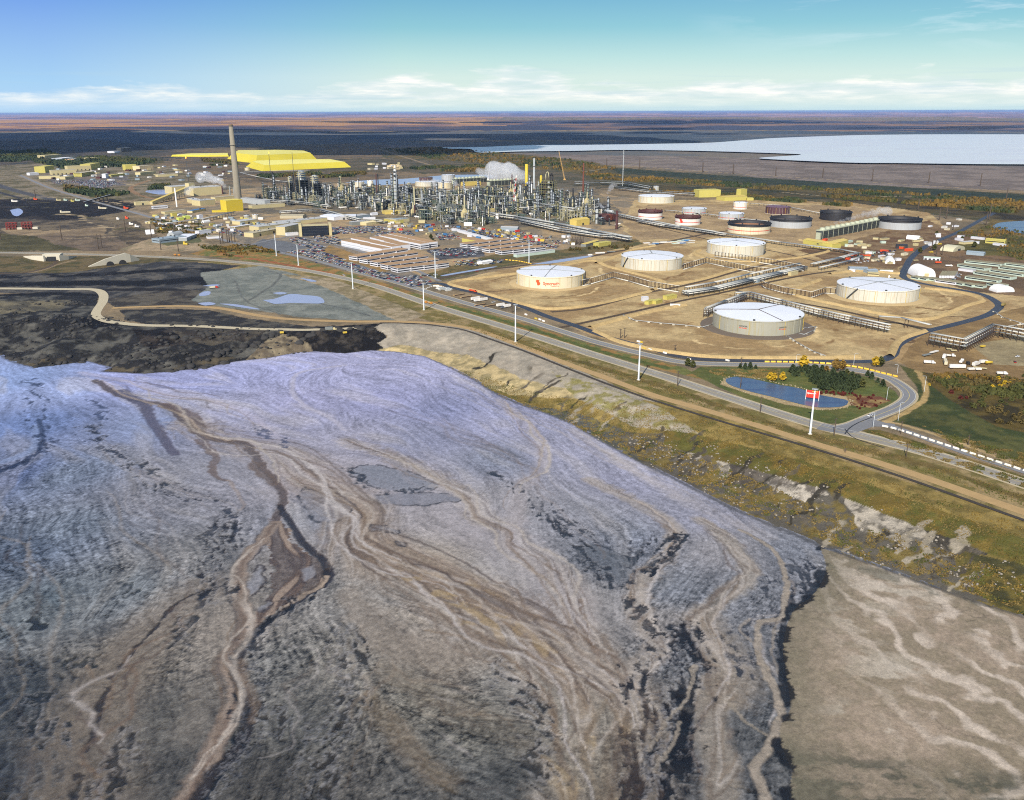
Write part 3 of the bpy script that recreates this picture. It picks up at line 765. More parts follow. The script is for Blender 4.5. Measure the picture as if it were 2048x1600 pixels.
for px, w in (([(875, 558), (955, 541), (1030, 533), (1105, 523), (1180, 513), (1230, 503), (1292, 493), (1400, 470), (1500, 455)], 9),
    ([(1102, 624), (1180, 615), (1292, 586), (1385, 567), (1485, 540), (1585, 517), (1650, 500)], 7),
    ([(1120, 655), (1160, 647), (1272, 622), (1360, 602), (1435, 587), (1535, 565), (1610, 550), (1672, 541)], 6.5),
    ([(1870, 660), (1773, 641), (1661, 617), (1536, 596), (1500, 588), (1470, 580)], 7),
    ([(1200, 432), (1260, 440), (1330, 458), (1440, 484), (1560, 505), (1680, 535)], 5)):
 ribbon('service_track', px, w, dirtm3, 0.05)
ribbon('service_track', [(690, 492), (780, 520), (850, 548), (880, 562)], 7, asph, 0.05)
ribbon('service_track', [(560, 470), (640, 482), (705, 498), (770, 519)], 6, asph, 0.05)
ribbon('service_track', [(500, 489), (560, 476), (620, 468), (700, 462)], 7, asph, 0.055)
ribbon('haul_road', [(-200, 577), (0, 577), (120, 578), (185, 579), (205, 587), (206, 602), (196, 618), (192, 630), (208, 641), (245, 648), (300, 651), (380, 652), (450, 655), (540, 659), (640, 661), (720, 656)], 13, dirtm2, 0.15, w2=9)
DIKE = [(225, 616), (300, 613), (376, 612), (445, 617), (513, 630), (581, 638), (700, 643), (800, 643), (890, 649), (960, 662), (1050, 695), (1150, 733), (1200, 751), (1300, 788), (1400, 817), (1500, 846), (1614, 882), (1740, 920), (1850, 955), (1950, 990), (2048, 1024), (2300, 1112)]
ribbon('dirt_road', DIKE, 9, dirtm, 0.06)
PIPE = [(760, 646), (840, 648), (890, 654), (930, 661), (985, 680), (1050, 703), (1150, 743), (1250, 781), (1330, 808), (1450, 845), (1614, 893), (1780, 946), (1900, 988), (2048, 1041), (2300, 1130)]
ribbon('rail_bed', PIPE, 3.2, railm, 0.35)
ribbon('bridge_track', [(-60, 548), (40, 546), (90, 536), (110, 526), (118, 516)], 7, dirtm3, 0.06)
def pool(name, px, m, z=None, label=None):
 P = Wn(px)
 if z is None: z = max(zat(p[0], p[1]) for p in P) + 0.12
 P = smooth_line(np.vstack([P, P[:1]]), 8.0)[:-1]
 n = len(P)
 o = MB().add([(p[0], p[1], z) for p in P], [tuple(range(n))[::1]]).build(name, m)
 me = o.data
 if me.polygons[0].normal.z < 0: me.flip_normals()
 o['kind'] = 'structure'
 return o
lakem = water_mat('lake_water', (214, 216, 216), 0.3, 0.05, 0.02, 0.011)
pondm = water_mat('pond_water', (72, 94, 122), 0.2, 0.5, 0.3, 0.15)
puddm = water_mat('puddle_water', (156, 164, 190), 0.25, 0.04, 0.3)
pool('lake', [(880, 297), (960, 296), (1060, 292), (1200, 291), (1330, 289), (1420, 287), (1500, 281), (1560, 277), (1700, 272), (1850, 270), (2100, 270), (2400, 271), (2400, 336), (2100, 332), (1950, 331), (1800, 329), (1700, 328), (1560, 322), (1520, 318), (1600, 312), (1560, 309), (1400, 304), (1250, 302), (1140, 304), (1040, 305), (960, 307), (940, 300), (900, 299)], lakem, 6.0)
pool('lake', [(1985, 452), (2010, 444), (2120, 440), (2300, 445), (2300, 476), (2120, 474), (2010, 462), (1990, 458)], pondm)
pool('pond', [(1452, 757), (1475, 753), (1520, 761), (1560, 770), (1600, 777), (1640, 790), (1690, 799), (1696, 805), (1685, 813), (1640, 815), (1600, 808), (1550, 795), (1500, 783), (1465, 772), (1452, 764)], pondm)
pool('pond', [(690, 365), (740, 360), (800, 358), (840, 355), (900, 350), (980, 350), (990, 356), (900, 362), (840, 366), (760, 370)], puddm)
pool('pond', [(290, 384), (300, 380), (345, 380), (350, 386), (320, 389)], puddm)
for px in ([(525, 600), (548, 598), (580, 588), (606, 590), (640, 594), (648, 606), (620, 607), (580, 606), (550, 608)],
   [(404, 572), (424, 569), (440, 569.5), (430, 572.5)], [(398, 588), (408, 583), (421, 583), (418, 590), (400, 592)],
   [(600, 556), (618, 558), (634, 562), (622, 563.5)], [(545, 586), (560, 584), (575, 586), (560, 589)],
   [(438, 607), (470, 608), (508, 615), (520, 618.5), (500, 617), (460, 611)], [(395, 606), (420, 604), (432, 608), (410, 611)],
   [(880, 551.5), (910, 545.5), (985, 533.5), (988, 535), (920, 546.8), (888, 552.3)], [(1060, 529), (1120, 519), (1180, 511), (1180, 514), (1110, 526)],
   [(20, 420), (38, 417), (46, 424), (36, 432), (26, 430)]):
 pool('puddle', px, puddm)
# ------------------------------------------------------------------ tailings pond: silt fan with braided channels, crusts and wet gashes
py_rows = np.concatenate([np.arange(205, 330, 0.62), np.arange(330, 470, 0.8), np.arange(470, 620, 1.15), np.arange(620, 905, 1.7)])
px_cols = np.arange(-560, 330, 0.72)
PX = np.repeat(px_cols[None, :], len(py_rows), 0); PY = np.repeat(py_rows[:, None], len(px_cols), 1)
ps = PX.shape
u = PX.ravel(); v = PY.ravel()
ROWI = np.arange(len(py_rows))
def sample(F, x, y):
 """bilinear lookup of a field on the pond grid"""
 c = np.clip((x - px_cols[0]) / 0.72, 0, len(px_cols) - 1.001)
 r = np.clip(np.interp(y, py_rows, ROWI), 0, len(py_rows) - 1.001)
 ci = c.astype(int); ri = r.astype(int); fc = c - ci; fr = r - ri
 return (F[ri, ci] * (1 - fc) + F[ri, ci + 1] * fc) * (1 - fr) + (F[ri + 1, ci] * (1 - fc) + F[ri + 1, ci + 1] * fc) * fr
def PL(px, step=4.0):
 return smooth_line(Wn(px, POND_Z), step)
CH = dict(
 main=[(190, 760), (232, 787), (275, 800), (328, 810), (369, 840), (403, 871), (444, 882), (485, 885), (506, 906), (526, 933), (554, 964), (567, 988), (564, 1012), (549, 1042)],
 fan=[(549, 1040), (560, 1075), (590, 1110), (625, 1130), (640, 1150), (615, 1175), (570, 1200), (530, 1235), (497, 1275)],
 low=[(655, 1140), (650, 1165), (610, 1190), (565, 1222), (530, 1248), (497, 1277), (474, 1318), (478, 1362), (489, 1397), (489, 1431), (492, 1462), (472, 1499), (434, 1540), (397, 1588), (380, 1640)],
 tanleft=[(548, 1045), (530, 1075), (498, 1105), (480, 1145), (480, 1195), (490, 1240), (476, 1285), (456, 1321), (470, 1360), (474, 1392), (456, 1438), (428, 1489), (407, 1540), (368, 1598), (345, 1650)],
 grand=[(380, 850), (480, 890), (560, 905), (620, 945), (690, 1000), (722, 1030), (708, 1062), (712, 1092), (760, 1125), (840, 1155), (910, 1185), (970, 1225), (1030, 1262), (1100, 1310), (1170, 1360), (1215, 1400), (1235, 1450), (1230, 1520), (1215, 1600), (1210, 1660)],
 g2=[(730, 1070), (800, 1115), (870, 1140), (930, 1170), (1000, 1200), (1070, 1240), (1130, 1290), (1180, 1340), (1220, 1380), (1247, 1420), (1248, 1480), (1235, 1550), (1250, 1640)],
 g3=[(700, 1040), (700, 1085), (740, 1122), (790, 1152), (850, 1192), (900, 1222), (950, 1262), (985, 1282), (1050, 1305), (1088, 1352), (1105, 1410), (1110, 1480), (1140, 1560), (1160, 1640)],
 sec=[(690, 880), (800, 920), (900, 970), (945, 1005), (965, 1035), (1015, 1060), (1030, 1090), (1080, 1120), (1120, 1150), (1142, 1200), (1162, 1250), (1190, 1310), (1235, 1372)],
 sec2=[(1000, 800), (1060, 860), (1085, 900), (1080, 940), (1045, 970), (1030, 1010), (1035, 1050), (1030, 1088)],
 r1=[(1180, 960), (1280, 1010), (1345, 1050), (1340, 1100), (1292, 1150), (1275, 1200), (1290, 1250), (1318, 1290), (1282, 1330), (1255, 1385)],
 r2=[(1400, 1040), (1455, 1080), (1500, 1145), (1440, 1200), (1408, 1240), (1430, 1300), (1440, 1380), (1420, 1440), (1440, 1520), (1450, 1620)],
 r3=[(1480, 1060), (1540, 1095), (1568, 1140), (1572, 1190), (1560, 1235), (1520, 1244), (1514, 1290), (1530, 1340), (1552, 1380), (1556, 1410), (1565, 1435), (1548, 1470), (1530, 1510), (1508, 1535), (1530, 1590), (1540, 1640)],
 edge=[(1640, 1095), (1652, 1130), (1646, 1160), (1625, 1190), (1592, 1214), (1574, 1250), (1566, 1300), (1572, 1340), (1578, 1380), (1580, 1420), (1560, 1455), (1566, 1500), (1584, 1540), (1580, 1590), (1590, 1650)],
 tl=[(240, 782), (287, 810), (300, 835), (325, 870), (340, 895), (352, 908)],
 lft=[(60, 760), (78, 830), (82, 870), (78, 900), (42, 925), (0, 942), (-60, 955)],
 crack=[(180, 850), (205, 880), (225, 895), (255, 915), (290, 950), (330, 975), (370, 990), (440, 1010), (470, 1035), (450, 1080), (430, 1125), (420, 1172)],
 thin=[(420, 1175), (380, 1190), (340, 1220), (300, 1265), (260, 1310), (218, 1365), (196, 1430), (176, 1490), (152, 1560), (142, 1640)],
 upl=[(160, 745), (260, 765), (330, 790), (420, 800), (500, 830), (560, 880)],
 upr=[(690, 730), (600, 745), (585, 775), (600, 805), (660, 835), (690, 860)],
 bl1=[(20, 1000), (60, 1150), (40, 1300), (30, 1450), (40, 1640)], bl2=[(90, 960), (150, 1120), (140, 1280), (90, 1420), (75, 1640)],
 bl3=[(200, 960), (300, 1080), (320, 1180), (240, 1300)],
 fanr1=[(760, 1340), (860, 1370), (960, 1395), (1040, 1400), (1085, 1410)], fanr2=[(740, 1350), (830, 1400), (930, 1440), (1070, 1470)],
 fanr3=[(740, 1370), (800, 1440), (870, 1510), (960, 1560), (1080, 1600)], fanr4=[(730, 1380), (770, 1460), (800, 1540), (850, 1640)],
 midl=[(660, 1210), (720, 1290), (740, 1350), (690, 1440), (640, 1530), (600, 1640)], midl2=[(600, 1240), (640, 1330), (600, 1450), (540, 1540)],
 beach1=[(1660, 1130), (1760, 1200), (1900, 1300), (2048, 1400)], beach2=[(1640, 1300), (1760, 1400), (1900, 1480), (2100, 1560)], beach3=[(1600, 1560), (1750, 1580), (1900, 1600), (2100, 1640)],
 shore1=[(560, 725), (700, 730), (820, 735), (900, 765), (1000, 820), (1120, 860), (1250, 930), (1400, 1000), (1560, 1075)],
 mid1=[(620, 790), (760, 800), (900, 850), (1000, 900), (1100, 960), (1180, 1060), (1230, 1180)],
)
CHW = {k: PL(p) for k, p in CH.items()}
VX = np.zeros(len(u)); VY = np.zeros(len(u)); WT = np.zeros(len(u))
cu = u[::1]; cv = v[::1]
for k, L in CHW.items():
 Lc = L[::3] if len(L) > 12 else L
 d = np.gradient(Lc, axis=0); d /= np.linalg.norm(d, axis=1)[:, None] + 1e-9
 for (qx, qy), (tx, ty) in zip(Lc[::2], d[::2]):
  R = 75.0
  m0, m1 = np.searchsorted(py_rows, [qy - R, qy + R]); n0, n1 = np.searchsorted(px_cols, [qx - R, qx + R])
  if m1 <= m0 or n1 <= n0: continue
  sl = (slice(m0, m1), slice(n0, n1))
  r2 = (PX[sl] - qx) ** 2 + (PY[sl] - qy) ** 2
  w = np.clip(1 - r2 / (R * R), 0, 1) ** 2 / (r2 + 30.0)
  VX.reshape(ps)[sl] += w * tx; VY.reshape(ps)[sl] += w * ty; WT.reshape(ps)[sl] += w
w0 = 2e-4
VX = VX + w0 * 0.55; VY = VY - w0 * 0.8
ang = (fbm(u, v, 34, 4, 201) - 0.5) * 1.7                          # meanders
ca, sa = np.cos(ang), np.sin(ang)
VX, VY = VX * ca - VY * sa, VX * sa + VY * ca
nm = np.hypot(VX, VY) + 1e-12
VXg = (VX / nm).reshape(ps); VYg = (VY / nm).reshape(ps)
def lic(N, L, h):
 acc = N.copy().ravel(); wt = 1.0
 for sgn in (1, -1):
  x = u.copy(); y = v.copy()
  for k in range(L):
   dx = sample(VXg, x, y); dy = sample(VYg, x, y)
   x += sgn * h * dx; y += sgn * h * dy
   w = 1 - k / (L + 1)
   acc += w * sample(N, x, y); wt += w
 a = acc / wt
 return np.clip(0.5 + (a - a.mean()) / (a.std() * 4.2), 0, 1)
white = rng.random(ps)
fine = lic(white, 11, 0.9)
mid_ = lic(fbm(u, v, 4.0, 3, 205).reshape(ps), 14, 2.2)
coarse = lic(fbm(u, v, 15.0, 3, 207).reshape(ps), 16, 4.5)
KEYS = [(30, 760, 128, 156, 214), (60, 850, 92, 120, 178), (30, 950, 84, 104, 152), (120, 780, 140, 160, 214), (250, 760, 142, 150, 208), (400, 760, 152, 158, 212), (560, 740, 158, 162, 212),  # silt tones with reflected sky blue and corner darkening put into the colour
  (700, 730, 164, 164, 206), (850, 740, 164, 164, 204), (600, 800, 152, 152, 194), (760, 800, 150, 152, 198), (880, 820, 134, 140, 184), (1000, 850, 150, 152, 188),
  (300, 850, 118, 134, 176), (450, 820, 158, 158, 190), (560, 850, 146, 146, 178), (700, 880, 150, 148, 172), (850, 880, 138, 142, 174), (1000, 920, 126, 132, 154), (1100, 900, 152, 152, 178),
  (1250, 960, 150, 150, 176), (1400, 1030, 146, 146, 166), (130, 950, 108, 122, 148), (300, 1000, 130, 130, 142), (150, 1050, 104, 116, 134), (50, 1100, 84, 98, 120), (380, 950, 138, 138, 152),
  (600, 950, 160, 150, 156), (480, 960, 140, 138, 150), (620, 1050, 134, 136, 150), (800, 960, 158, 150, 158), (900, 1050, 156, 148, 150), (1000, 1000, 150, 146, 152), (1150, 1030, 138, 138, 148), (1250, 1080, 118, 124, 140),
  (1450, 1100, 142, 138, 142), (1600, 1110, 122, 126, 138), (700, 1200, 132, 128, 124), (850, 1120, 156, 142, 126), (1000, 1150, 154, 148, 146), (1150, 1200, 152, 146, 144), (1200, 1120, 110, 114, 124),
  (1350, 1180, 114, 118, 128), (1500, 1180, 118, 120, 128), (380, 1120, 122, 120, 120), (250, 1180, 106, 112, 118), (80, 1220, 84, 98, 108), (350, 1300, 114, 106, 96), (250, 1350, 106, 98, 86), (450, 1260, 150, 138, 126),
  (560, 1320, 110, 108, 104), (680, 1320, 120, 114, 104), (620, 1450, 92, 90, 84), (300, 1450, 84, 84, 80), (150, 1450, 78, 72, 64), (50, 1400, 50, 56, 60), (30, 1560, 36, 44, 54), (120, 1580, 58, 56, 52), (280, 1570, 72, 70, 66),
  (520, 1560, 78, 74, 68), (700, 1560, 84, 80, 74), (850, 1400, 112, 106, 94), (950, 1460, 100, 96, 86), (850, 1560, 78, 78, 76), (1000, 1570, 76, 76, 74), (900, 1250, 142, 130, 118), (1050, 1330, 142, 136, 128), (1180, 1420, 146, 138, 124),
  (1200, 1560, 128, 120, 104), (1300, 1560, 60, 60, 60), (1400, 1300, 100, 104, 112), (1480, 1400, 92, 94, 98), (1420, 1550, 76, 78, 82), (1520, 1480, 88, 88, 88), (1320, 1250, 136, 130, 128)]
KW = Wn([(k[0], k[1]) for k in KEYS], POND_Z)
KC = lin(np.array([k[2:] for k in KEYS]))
sub = 6                                                             # on a coarse grid, then interpolated
yy = PY[::sub, ::sub]; xx = PX[::sub, ::sub]
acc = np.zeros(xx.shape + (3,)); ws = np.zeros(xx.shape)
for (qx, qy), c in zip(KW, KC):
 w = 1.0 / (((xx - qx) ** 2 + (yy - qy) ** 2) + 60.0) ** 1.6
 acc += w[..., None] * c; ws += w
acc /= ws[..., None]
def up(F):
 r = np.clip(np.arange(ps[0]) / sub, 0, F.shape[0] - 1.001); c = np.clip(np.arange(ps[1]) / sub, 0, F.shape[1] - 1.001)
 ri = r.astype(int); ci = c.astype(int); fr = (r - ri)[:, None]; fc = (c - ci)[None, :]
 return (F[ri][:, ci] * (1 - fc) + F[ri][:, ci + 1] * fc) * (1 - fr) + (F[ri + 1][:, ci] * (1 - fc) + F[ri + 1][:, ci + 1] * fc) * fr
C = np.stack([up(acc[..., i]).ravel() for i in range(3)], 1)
EDGEP = np.vstack([CHW['edge'], Wn([(2600, 1900), (2600, 1380), (2048, 1232), (1850, 1168), (1700, 1113)], POND_Z)])
beach = inpoly(u, v, EDGEP)
jx_ = (fbm(u, v, 6, 3, 221) - 0.5); jy_ = (fbm(u, v, 6, 3, 222) - 0.5)
fb = fbm(u, v, 70, 3, 211)
lum0 = C.mean(1)
crust = (1 - sst(0.12, 0.30, lum0)) * 0.85 + 0.15
crust *= 0.75 + 0.5 * sst(0.4, 0.6, fbm(u, v, 22, 3, 214))
cr1 = fbm(u + jx_ * 2.5, v + jy_ * 2.5, 2.1, 4, 215, 0.62)
cr2 = np.abs(fbm(u + jx_ * 5, v * 0.8 + jy_ * 5, 5.5, 4, 216, 0.6) - 0.5) * 2
sfine = (fine - 0.5) * 0.20 + (mid_ - 0.5) * 0.26 + (coarse - 0.5) * 0.26
tex = (cr1 - 0.5) * 1.5 + (fine - 0.5) * 0.4 + (mid_ - 0.5) * 0.35
wr_ = lic(fbm(u, v, 1.9, 2, 218).reshape(ps), 7, 1.0)
fil = np.exp(-((wr_ - 0.5) / 0.06) ** 2) * sst(0.36, 0.62, fbm(u, v, 10, 3, 219))
lipf = np.exp(-((wr_ - 0.68) / 0.06) ** 2)
crack = (1 - sst(0.0, 0.10, cr2)) * sst(0.45, 0.6, fbm(u, v, 14, 3, 217))
C *= np.clip(1 + sfine * (1.1 - crust * 0.5) + tex * crust * 1.25 + (white.ravel() - 0.5) * (0.10 + 0.34 * crust) - crack * crust * 0.5 - fil * (0.10 + 0.36 * crust) + lipf * 0.2 * crust + 0.04, 0.12, 2.2)[:, None]
warm = sst(0.54, 0.75, coarse * 0.6 + fbm(u, v, 45, 3, 213) * 0.4)[:, None]
C = C * (1 - 0.30 * warm) + (C.mean(1)[:, None] * np.array([1.18, 1.02, 0.84])) * 0.30 * warm
HB = (mid_ - 0.5) * 0.2 + (fine - 0.5) * 0.1 + (cr1 - 0.5) * 0.9 * crust - crack * crust * 0.5 - fil * 0.2 + lipf * 0.1
def mixc(f, c):
 global C
 f = f[:, None]
 C = C * (1 - f) + lin(c)[None, :] * f
jx = (fbm(u, v, 6, 3, 221) - 0.5); jy = (fbm(u, v, 6, 3, 222) - 0.5)
jx3 = (fbm(u, v, 1.8, 2, 223) - 0.5); jy3 = (fbm(u, v, 1.8, 2, 224) - 0.5)
def chan(px, c, w0, w1, amt=1.0, jit=4.0, soft=0.35, streak=0.5, depth_=0.0, edge=None, gaps=0.0, seed=300, fin=0.9):
 """channel of width w0 to w1 metres, its bed streaked along the flow"""
 global HB
 L = CHW[px] if isinstance(px, str) else PL(px)
 wm = max(w0, w1)
 d, tt = dist_line(u + jx * jit * 1.1 + jx3 * fin, v + jy * jit * 1.1 + jy3 * fin, L, wm * 1.3 + 6)
 ww = (w0 + (w1 - w0) * tt) / 2
 r = np.where(np.isfinite(d), d / ww, 9)
 f = 1 - sst(1 - soft, 1 + soft, r)
 if streak > 0: f = f * np.clip(1 - streak + streak * 2.4 * np.clip(mid_ * 0.5 + coarse * 0.5 - 0.1, 0, 1), 0, 1)
 if gaps > 0: f = f * sst(gaps - 0.07, gaps + 0.07, fbm(u, v, 5, 3, seed) * 0.6 + fbm(u, v, 16, 2, seed + 3) * 0.4)
 if edge is not None:
  e = np.exp(-((r - 1.0) / 0.28) ** 2) * 0.6
  mixc(np.clip(e, 0, 1) * amt * (0.4 + 0.6 * fbm(u, v, 12, 2, seed + 5)), edge)
 mixc(np.clip(f * amt, 0, 1), c)
 HB = HB - depth_ * f
def mottle(px, reach, c=(22, 28, 38), th=0.53, sc=4.5, pale=(150, 150, 158), amt=0.95, seed=320, soft=0.055):
 """broken black gashes with pale lips along a line"""
 global HB
 L = CHW[px] if isinstance(px, str) else PL(px)
 d, tt = dist_line(u + jx * 12, v + jy * 12, L, reach * 1.3 + 4)
 e = np.where(np.isfinite(d), 1 - sst(0.25, 1.1, d / reach), 0)
 n = fbm(u + jx * 5, v * 0.8 + jy * 5, sc * 0.8, 5, seed, 0.66) * 0.56 + mid_ * 0.22 + wr_ * 0.22
 t = th + 0.035 + (1 - e) * 0.14
 f = sst(t - soft, t + soft, n) * (e > 0.02)
 lip = np.clip(sst(t - 0.10, t - 0.03, n) * (e > 0.05) - f, 0, 1) * e
 mixc(lip * 0.4, pale)
 tone = 0.75 + 0.5 * fbm(u, v, 9, 2, seed + 7)
 mixc(f * amt * (0.72 + 0.28 * sst(0.3, 0.6, tone - 0.5)), c)
 HB = HB - 0.9 * f
chan('grand', (166, 146, 124), 30, 46, 0.62, 8, 0.6, 0.7)
chan([(620, 960), (700, 1010), (740, 1060), (800, 1110), (900, 1160), (1000, 1220), (1110, 1290), (1200, 1370)], (150, 122, 94), 22, 30, 0.5, 6, 0.7, 0.9)
chan('sec', (164, 150, 138), 10, 24, 0.6, 6, 0.6, 0.5)
chan('sec2', (172, 160, 160), 9, 12, 0.5, 6, 0.6, 0.4)
chan([(560, 900), (760, 960), (930, 1030), (1060, 1130), (1130, 1230)], (164, 156, 164), 40, 30, 0.4, 12, 0.8, 0.6)
chan('r1', (168, 154, 140), 10, 12, 0.75, 4, 0.5, 0.4)
chan('r2', (156, 142, 124), 9, 14, 0.75, 5, 0.5, 0.4)
chan([(1410, 1240), (1440, 1300), (1470, 1360), (1430, 1390)], (150, 134, 114), 20, 26, 0.7, 8, 0.6, 0.4)
chan('thin', (132, 116, 98), 26, 42, 0.62, 8, 0.7, 0.3)
chan([(560, 1080), (470, 1200), (440, 1320), (380, 1450)], (142, 128, 112), 24, 20, 0.35, 10, 0.8, 0.4)
chan([(700, 1190), (760, 1260), (820, 1300), (900, 1320)], (150, 132, 112), 16, 30, 0.55, 8, 0.7, 0.4)
chan([(760, 1340), (860, 1390), (960, 1440), (1060, 1480)], (124, 110, 90), 12, 14, 0.55, 6, 0.7, 0.8)
chan([(740, 1390), (800, 1470), (880, 1560)], (126, 108, 82), 9, 12, 0.6, 5, 0.7, 0.8)
chan('upr', (182, 176, 196), 5, 4, 0.7, 3, 0.6, 0.2)
chan('upl', (176, 166, 184), 8, 6, 0.5, 5, 0.7, 0.5)
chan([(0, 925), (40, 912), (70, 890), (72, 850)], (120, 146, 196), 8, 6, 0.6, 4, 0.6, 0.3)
for off, cc in ((0, (176, 164, 160)), (1, (190, 180, 180))):
 chan([(1150 + off * 60, 860 + off * 40), (1250 + off * 60, 930 + off * 40), (1400 + off * 50, 1010 + off * 30), (1500 + off * 40, 1060 + off * 15)], cc, 8, 10, 0.4, 6, 0.8, 0.8)
def island(px, c, amt=0.85, edge=(34, 36, 46), ew=0.9):
 P = PL(px + px[:1], 2.0)
 m = inpoly(u + jx * 5, v + jy * 5, P)
 d, _ = dist_line(u + jx * 5, v + jy * 5, P, 10)
 a = np.where(m, amt, 0) * np.clip(np.where(np.isfinite(d), d / 2.0, 1), 0, 1)
 mixc(a * (0.6 + 0.6 * np.clip(mid_, 0, 1)).clip(0, 1), c)
 e = np.where(np.isfinite(d), np.exp(-(d / ew) ** 2), 0) * sst(0.36, 0.5, fbm(u, v, 7, 2, 341))
 mixc(np.clip(e * 0.9, 0, 1), edge)
island([(700, 940), (730, 930), (790, 936), (850, 955), (880, 968), (860, 980), (800, 985), (755, 975), (725, 962)], (118, 124, 140))
island([(745, 992), (775, 988), (830, 985), (900, 990), (925, 1000), (880, 1005), (850, 1012), (800, 1010), (760, 1008)], (120, 122, 136))
island([(742, 1048), (770, 1050), (800, 1062), (790, 1068), (755, 1062), (742, 1058)], (120, 122, 132))
island([(785, 1082), (812, 1085), (815, 1090), (790, 1088)], (130, 130, 138))
island([(605, 975), (640, 985), (690, 998), (705, 1010), (680, 1040), (640, 1045), (612, 1020), (598, 995)], (128, 128, 140), 0.6)
island([(1150, 1095), (1180, 1088), (1230, 1105), (1265, 1125), (1262, 1170), (1220, 1165), (1170, 1130)], (92, 98, 108), 0.8)
chan('main', (92, 74, 66), 7, 6, 0.92, 4, 0.3, 0.25, 0.8, (176, 164, 166))
chan([(328, 810), (365, 822), (388, 836), (400, 862)], (104, 82, 70), 12, 12, 0.85, 4, 0.35, 0.4, 0.5)
chan('tl', (84, 78, 100), 12, 7, 0.9, 3.5, 0.3, 0.15, 0.5)
chan([(400, 880), (415, 895), (432, 915), (424, 940), (440, 958), (456, 962)], (112, 90, 78), 9, 3, 0.85, 3, 0.3, 0.3, 0.4)
chan([(456, 962), (475, 985), (488, 1008), (480, 1020)], (150, 132, 122), 3, 2, 0.7, 3)
chan([(510, 930), (530, 950), (548, 966)], (110, 88, 72), 12, 6, 0.85, 3, 0.3, 0.3)
FANP = PL([(549, 1036), (566, 1050), (588, 1085), (612, 1108), (640, 1126), (652, 1142), (640, 1168), (600, 1190), (560, 1212), (528, 1240), (500, 1268), (492, 1258), (512, 1228), (536, 1190), (545, 1150), (540, 1105), (528, 1075), (536, 1055), (549, 1036)], 3.0)
ff = inpoly(u + jx * 7 + jx3 * 2, v + jy * 7 + jy3 * 2, FANP).astype(float)
mixc(ff * (0.55 + 0.45 * sst(0.3, 0.6, mid_)), (104, 80, 64))
mixc(ff * sst(0.56, 0.68, mid_) * 0.8, (164, 140, 120))
mixc(ff * np.exp(-((mid_ - 0.42) / 0.05) ** 2) * 0.6, (60, 44, 38))
mixc(ff * sst(0.62, 0.5, fine * 0.4 + mid_ * 0.6) * 0.25, (66, 50, 44))
for isl in ([(600, 1140), (625, 1130), (632, 1150), (605, 1165)], [(512, 1215), (535, 1200), (545, 1205), (520, 1225)], [(520, 1070), (530, 1085), (510, 1110), (495, 1130), (500, 1105)], [(500, 1150), (520, 1130), (528, 1165), (505, 1190), (492, 1175)]):
 island(isl, (136, 136, 146), 0.95, (52, 40, 40), 0.8)
chan('tanleft', (150, 128, 110), 7, 8, 0.9, 3.5, 0.4, 0.25, 0.4, (70, 58, 54))
chan('tanleft', (110, 84, 66), 2.4, 2.0, 0.6, 2.5, 0.5, 0.4)
chan([(560, 1010), (575, 1035), (595, 1070), (622, 1100), (648, 1122), (660, 1148), (648, 1170)], (44, 36, 40), 4.0, 6.0, 0.95, 2.5, 0.3, 0.0, 0.9)
chan('low', (40, 34, 36), 4.2, 7.0, 0.95, 3.0, 0.3, 0.12, 1.0)
chan([(655, 1150), (640, 1172), (600, 1192), (565, 1216)], (176, 152, 128), 2.6, 3, 0.9, 2)
mottle([(600, 1200), (560, 1232), (520, 1262), (496, 1300), (500, 1345), (508, 1400), (500, 1450), (470, 1520), (430, 1575)], 9, th=0.50, sc=3.2)
chan([(478, 1320), (492, 1360), (508, 1400), (500, 1440)], (120, 96, 72), 4, 5, 0.6, 4, 0.5, 0.5)
chan('thin', (44, 38, 38), 1.6, 3.2, 0.9, 3.0, 0.3, 0.0, 0.6, gaps=0.42, seed=331)
for L, a0, a1, cc, jt in (('g2', 2.6, 2.8, (88, 68, 54), 3), ('g3', 2.4, 2.6, (116, 92, 68), 3), ('grand', 2.0, 2.6, (112, 88, 66), 4), ('sec', 1.4, 1.8, (120, 98, 80), 3),
       ([(740, 1050), (790, 1068), (850, 1086), (900, 1110), (960, 1142), (1010, 1176), (1080, 1212), (1150, 1262)], 1.5, 1.8, (88, 70, 60), 2.5),
       ([(690, 1060), (705, 1100), (770, 1138), (850, 1165), (920, 1200), (985, 1240)], 2.2, 2.2, (108, 84, 62), 3),
       ([(850, 1260), (920, 1275), (985, 1300), (1060, 1350), (1100, 1420), (1120, 1500)], 1.6, 2.4, (132, 108, 80), 3),
       ([(1230, 1380), (1190, 1440), (1170, 1520), (1200, 1600)], 2.4, 3.2, (134, 112, 82), 3),
       ([(1250, 1420), (1215, 1480), (1210, 1560), (1225, 1640)], 2.6, 4, (112, 90, 62), 3),
       ([(1160, 1200), (1180, 1280), (1215, 1350), (1240, 1400)], 1.4, 1.8, (122, 96, 74), 4),
       ([(1210, 1270), (1230, 1320), (1248, 1372)], 3, 2, (120, 100, 80), 4)):
 chan(L, cc, a0, a1, 0.7, jt, 0.6, 0.5, 0.2, fin=0.4)
STR = np.zeros(len(u))
for nm_, hw in (('grand', 26), ('g2', 22), ('g3', 20), ('sec', 12), ('r1', 8), ('r2', 9)):
 d_, _ = dist_line(u + jx * 10, v + jy * 10, CHW[nm_], hw * 1.3)
 STR = np.maximum(STR, np.where(np.isfinite(d_), 1 - sst(0.5, 1.1, d_ / hw), 0))
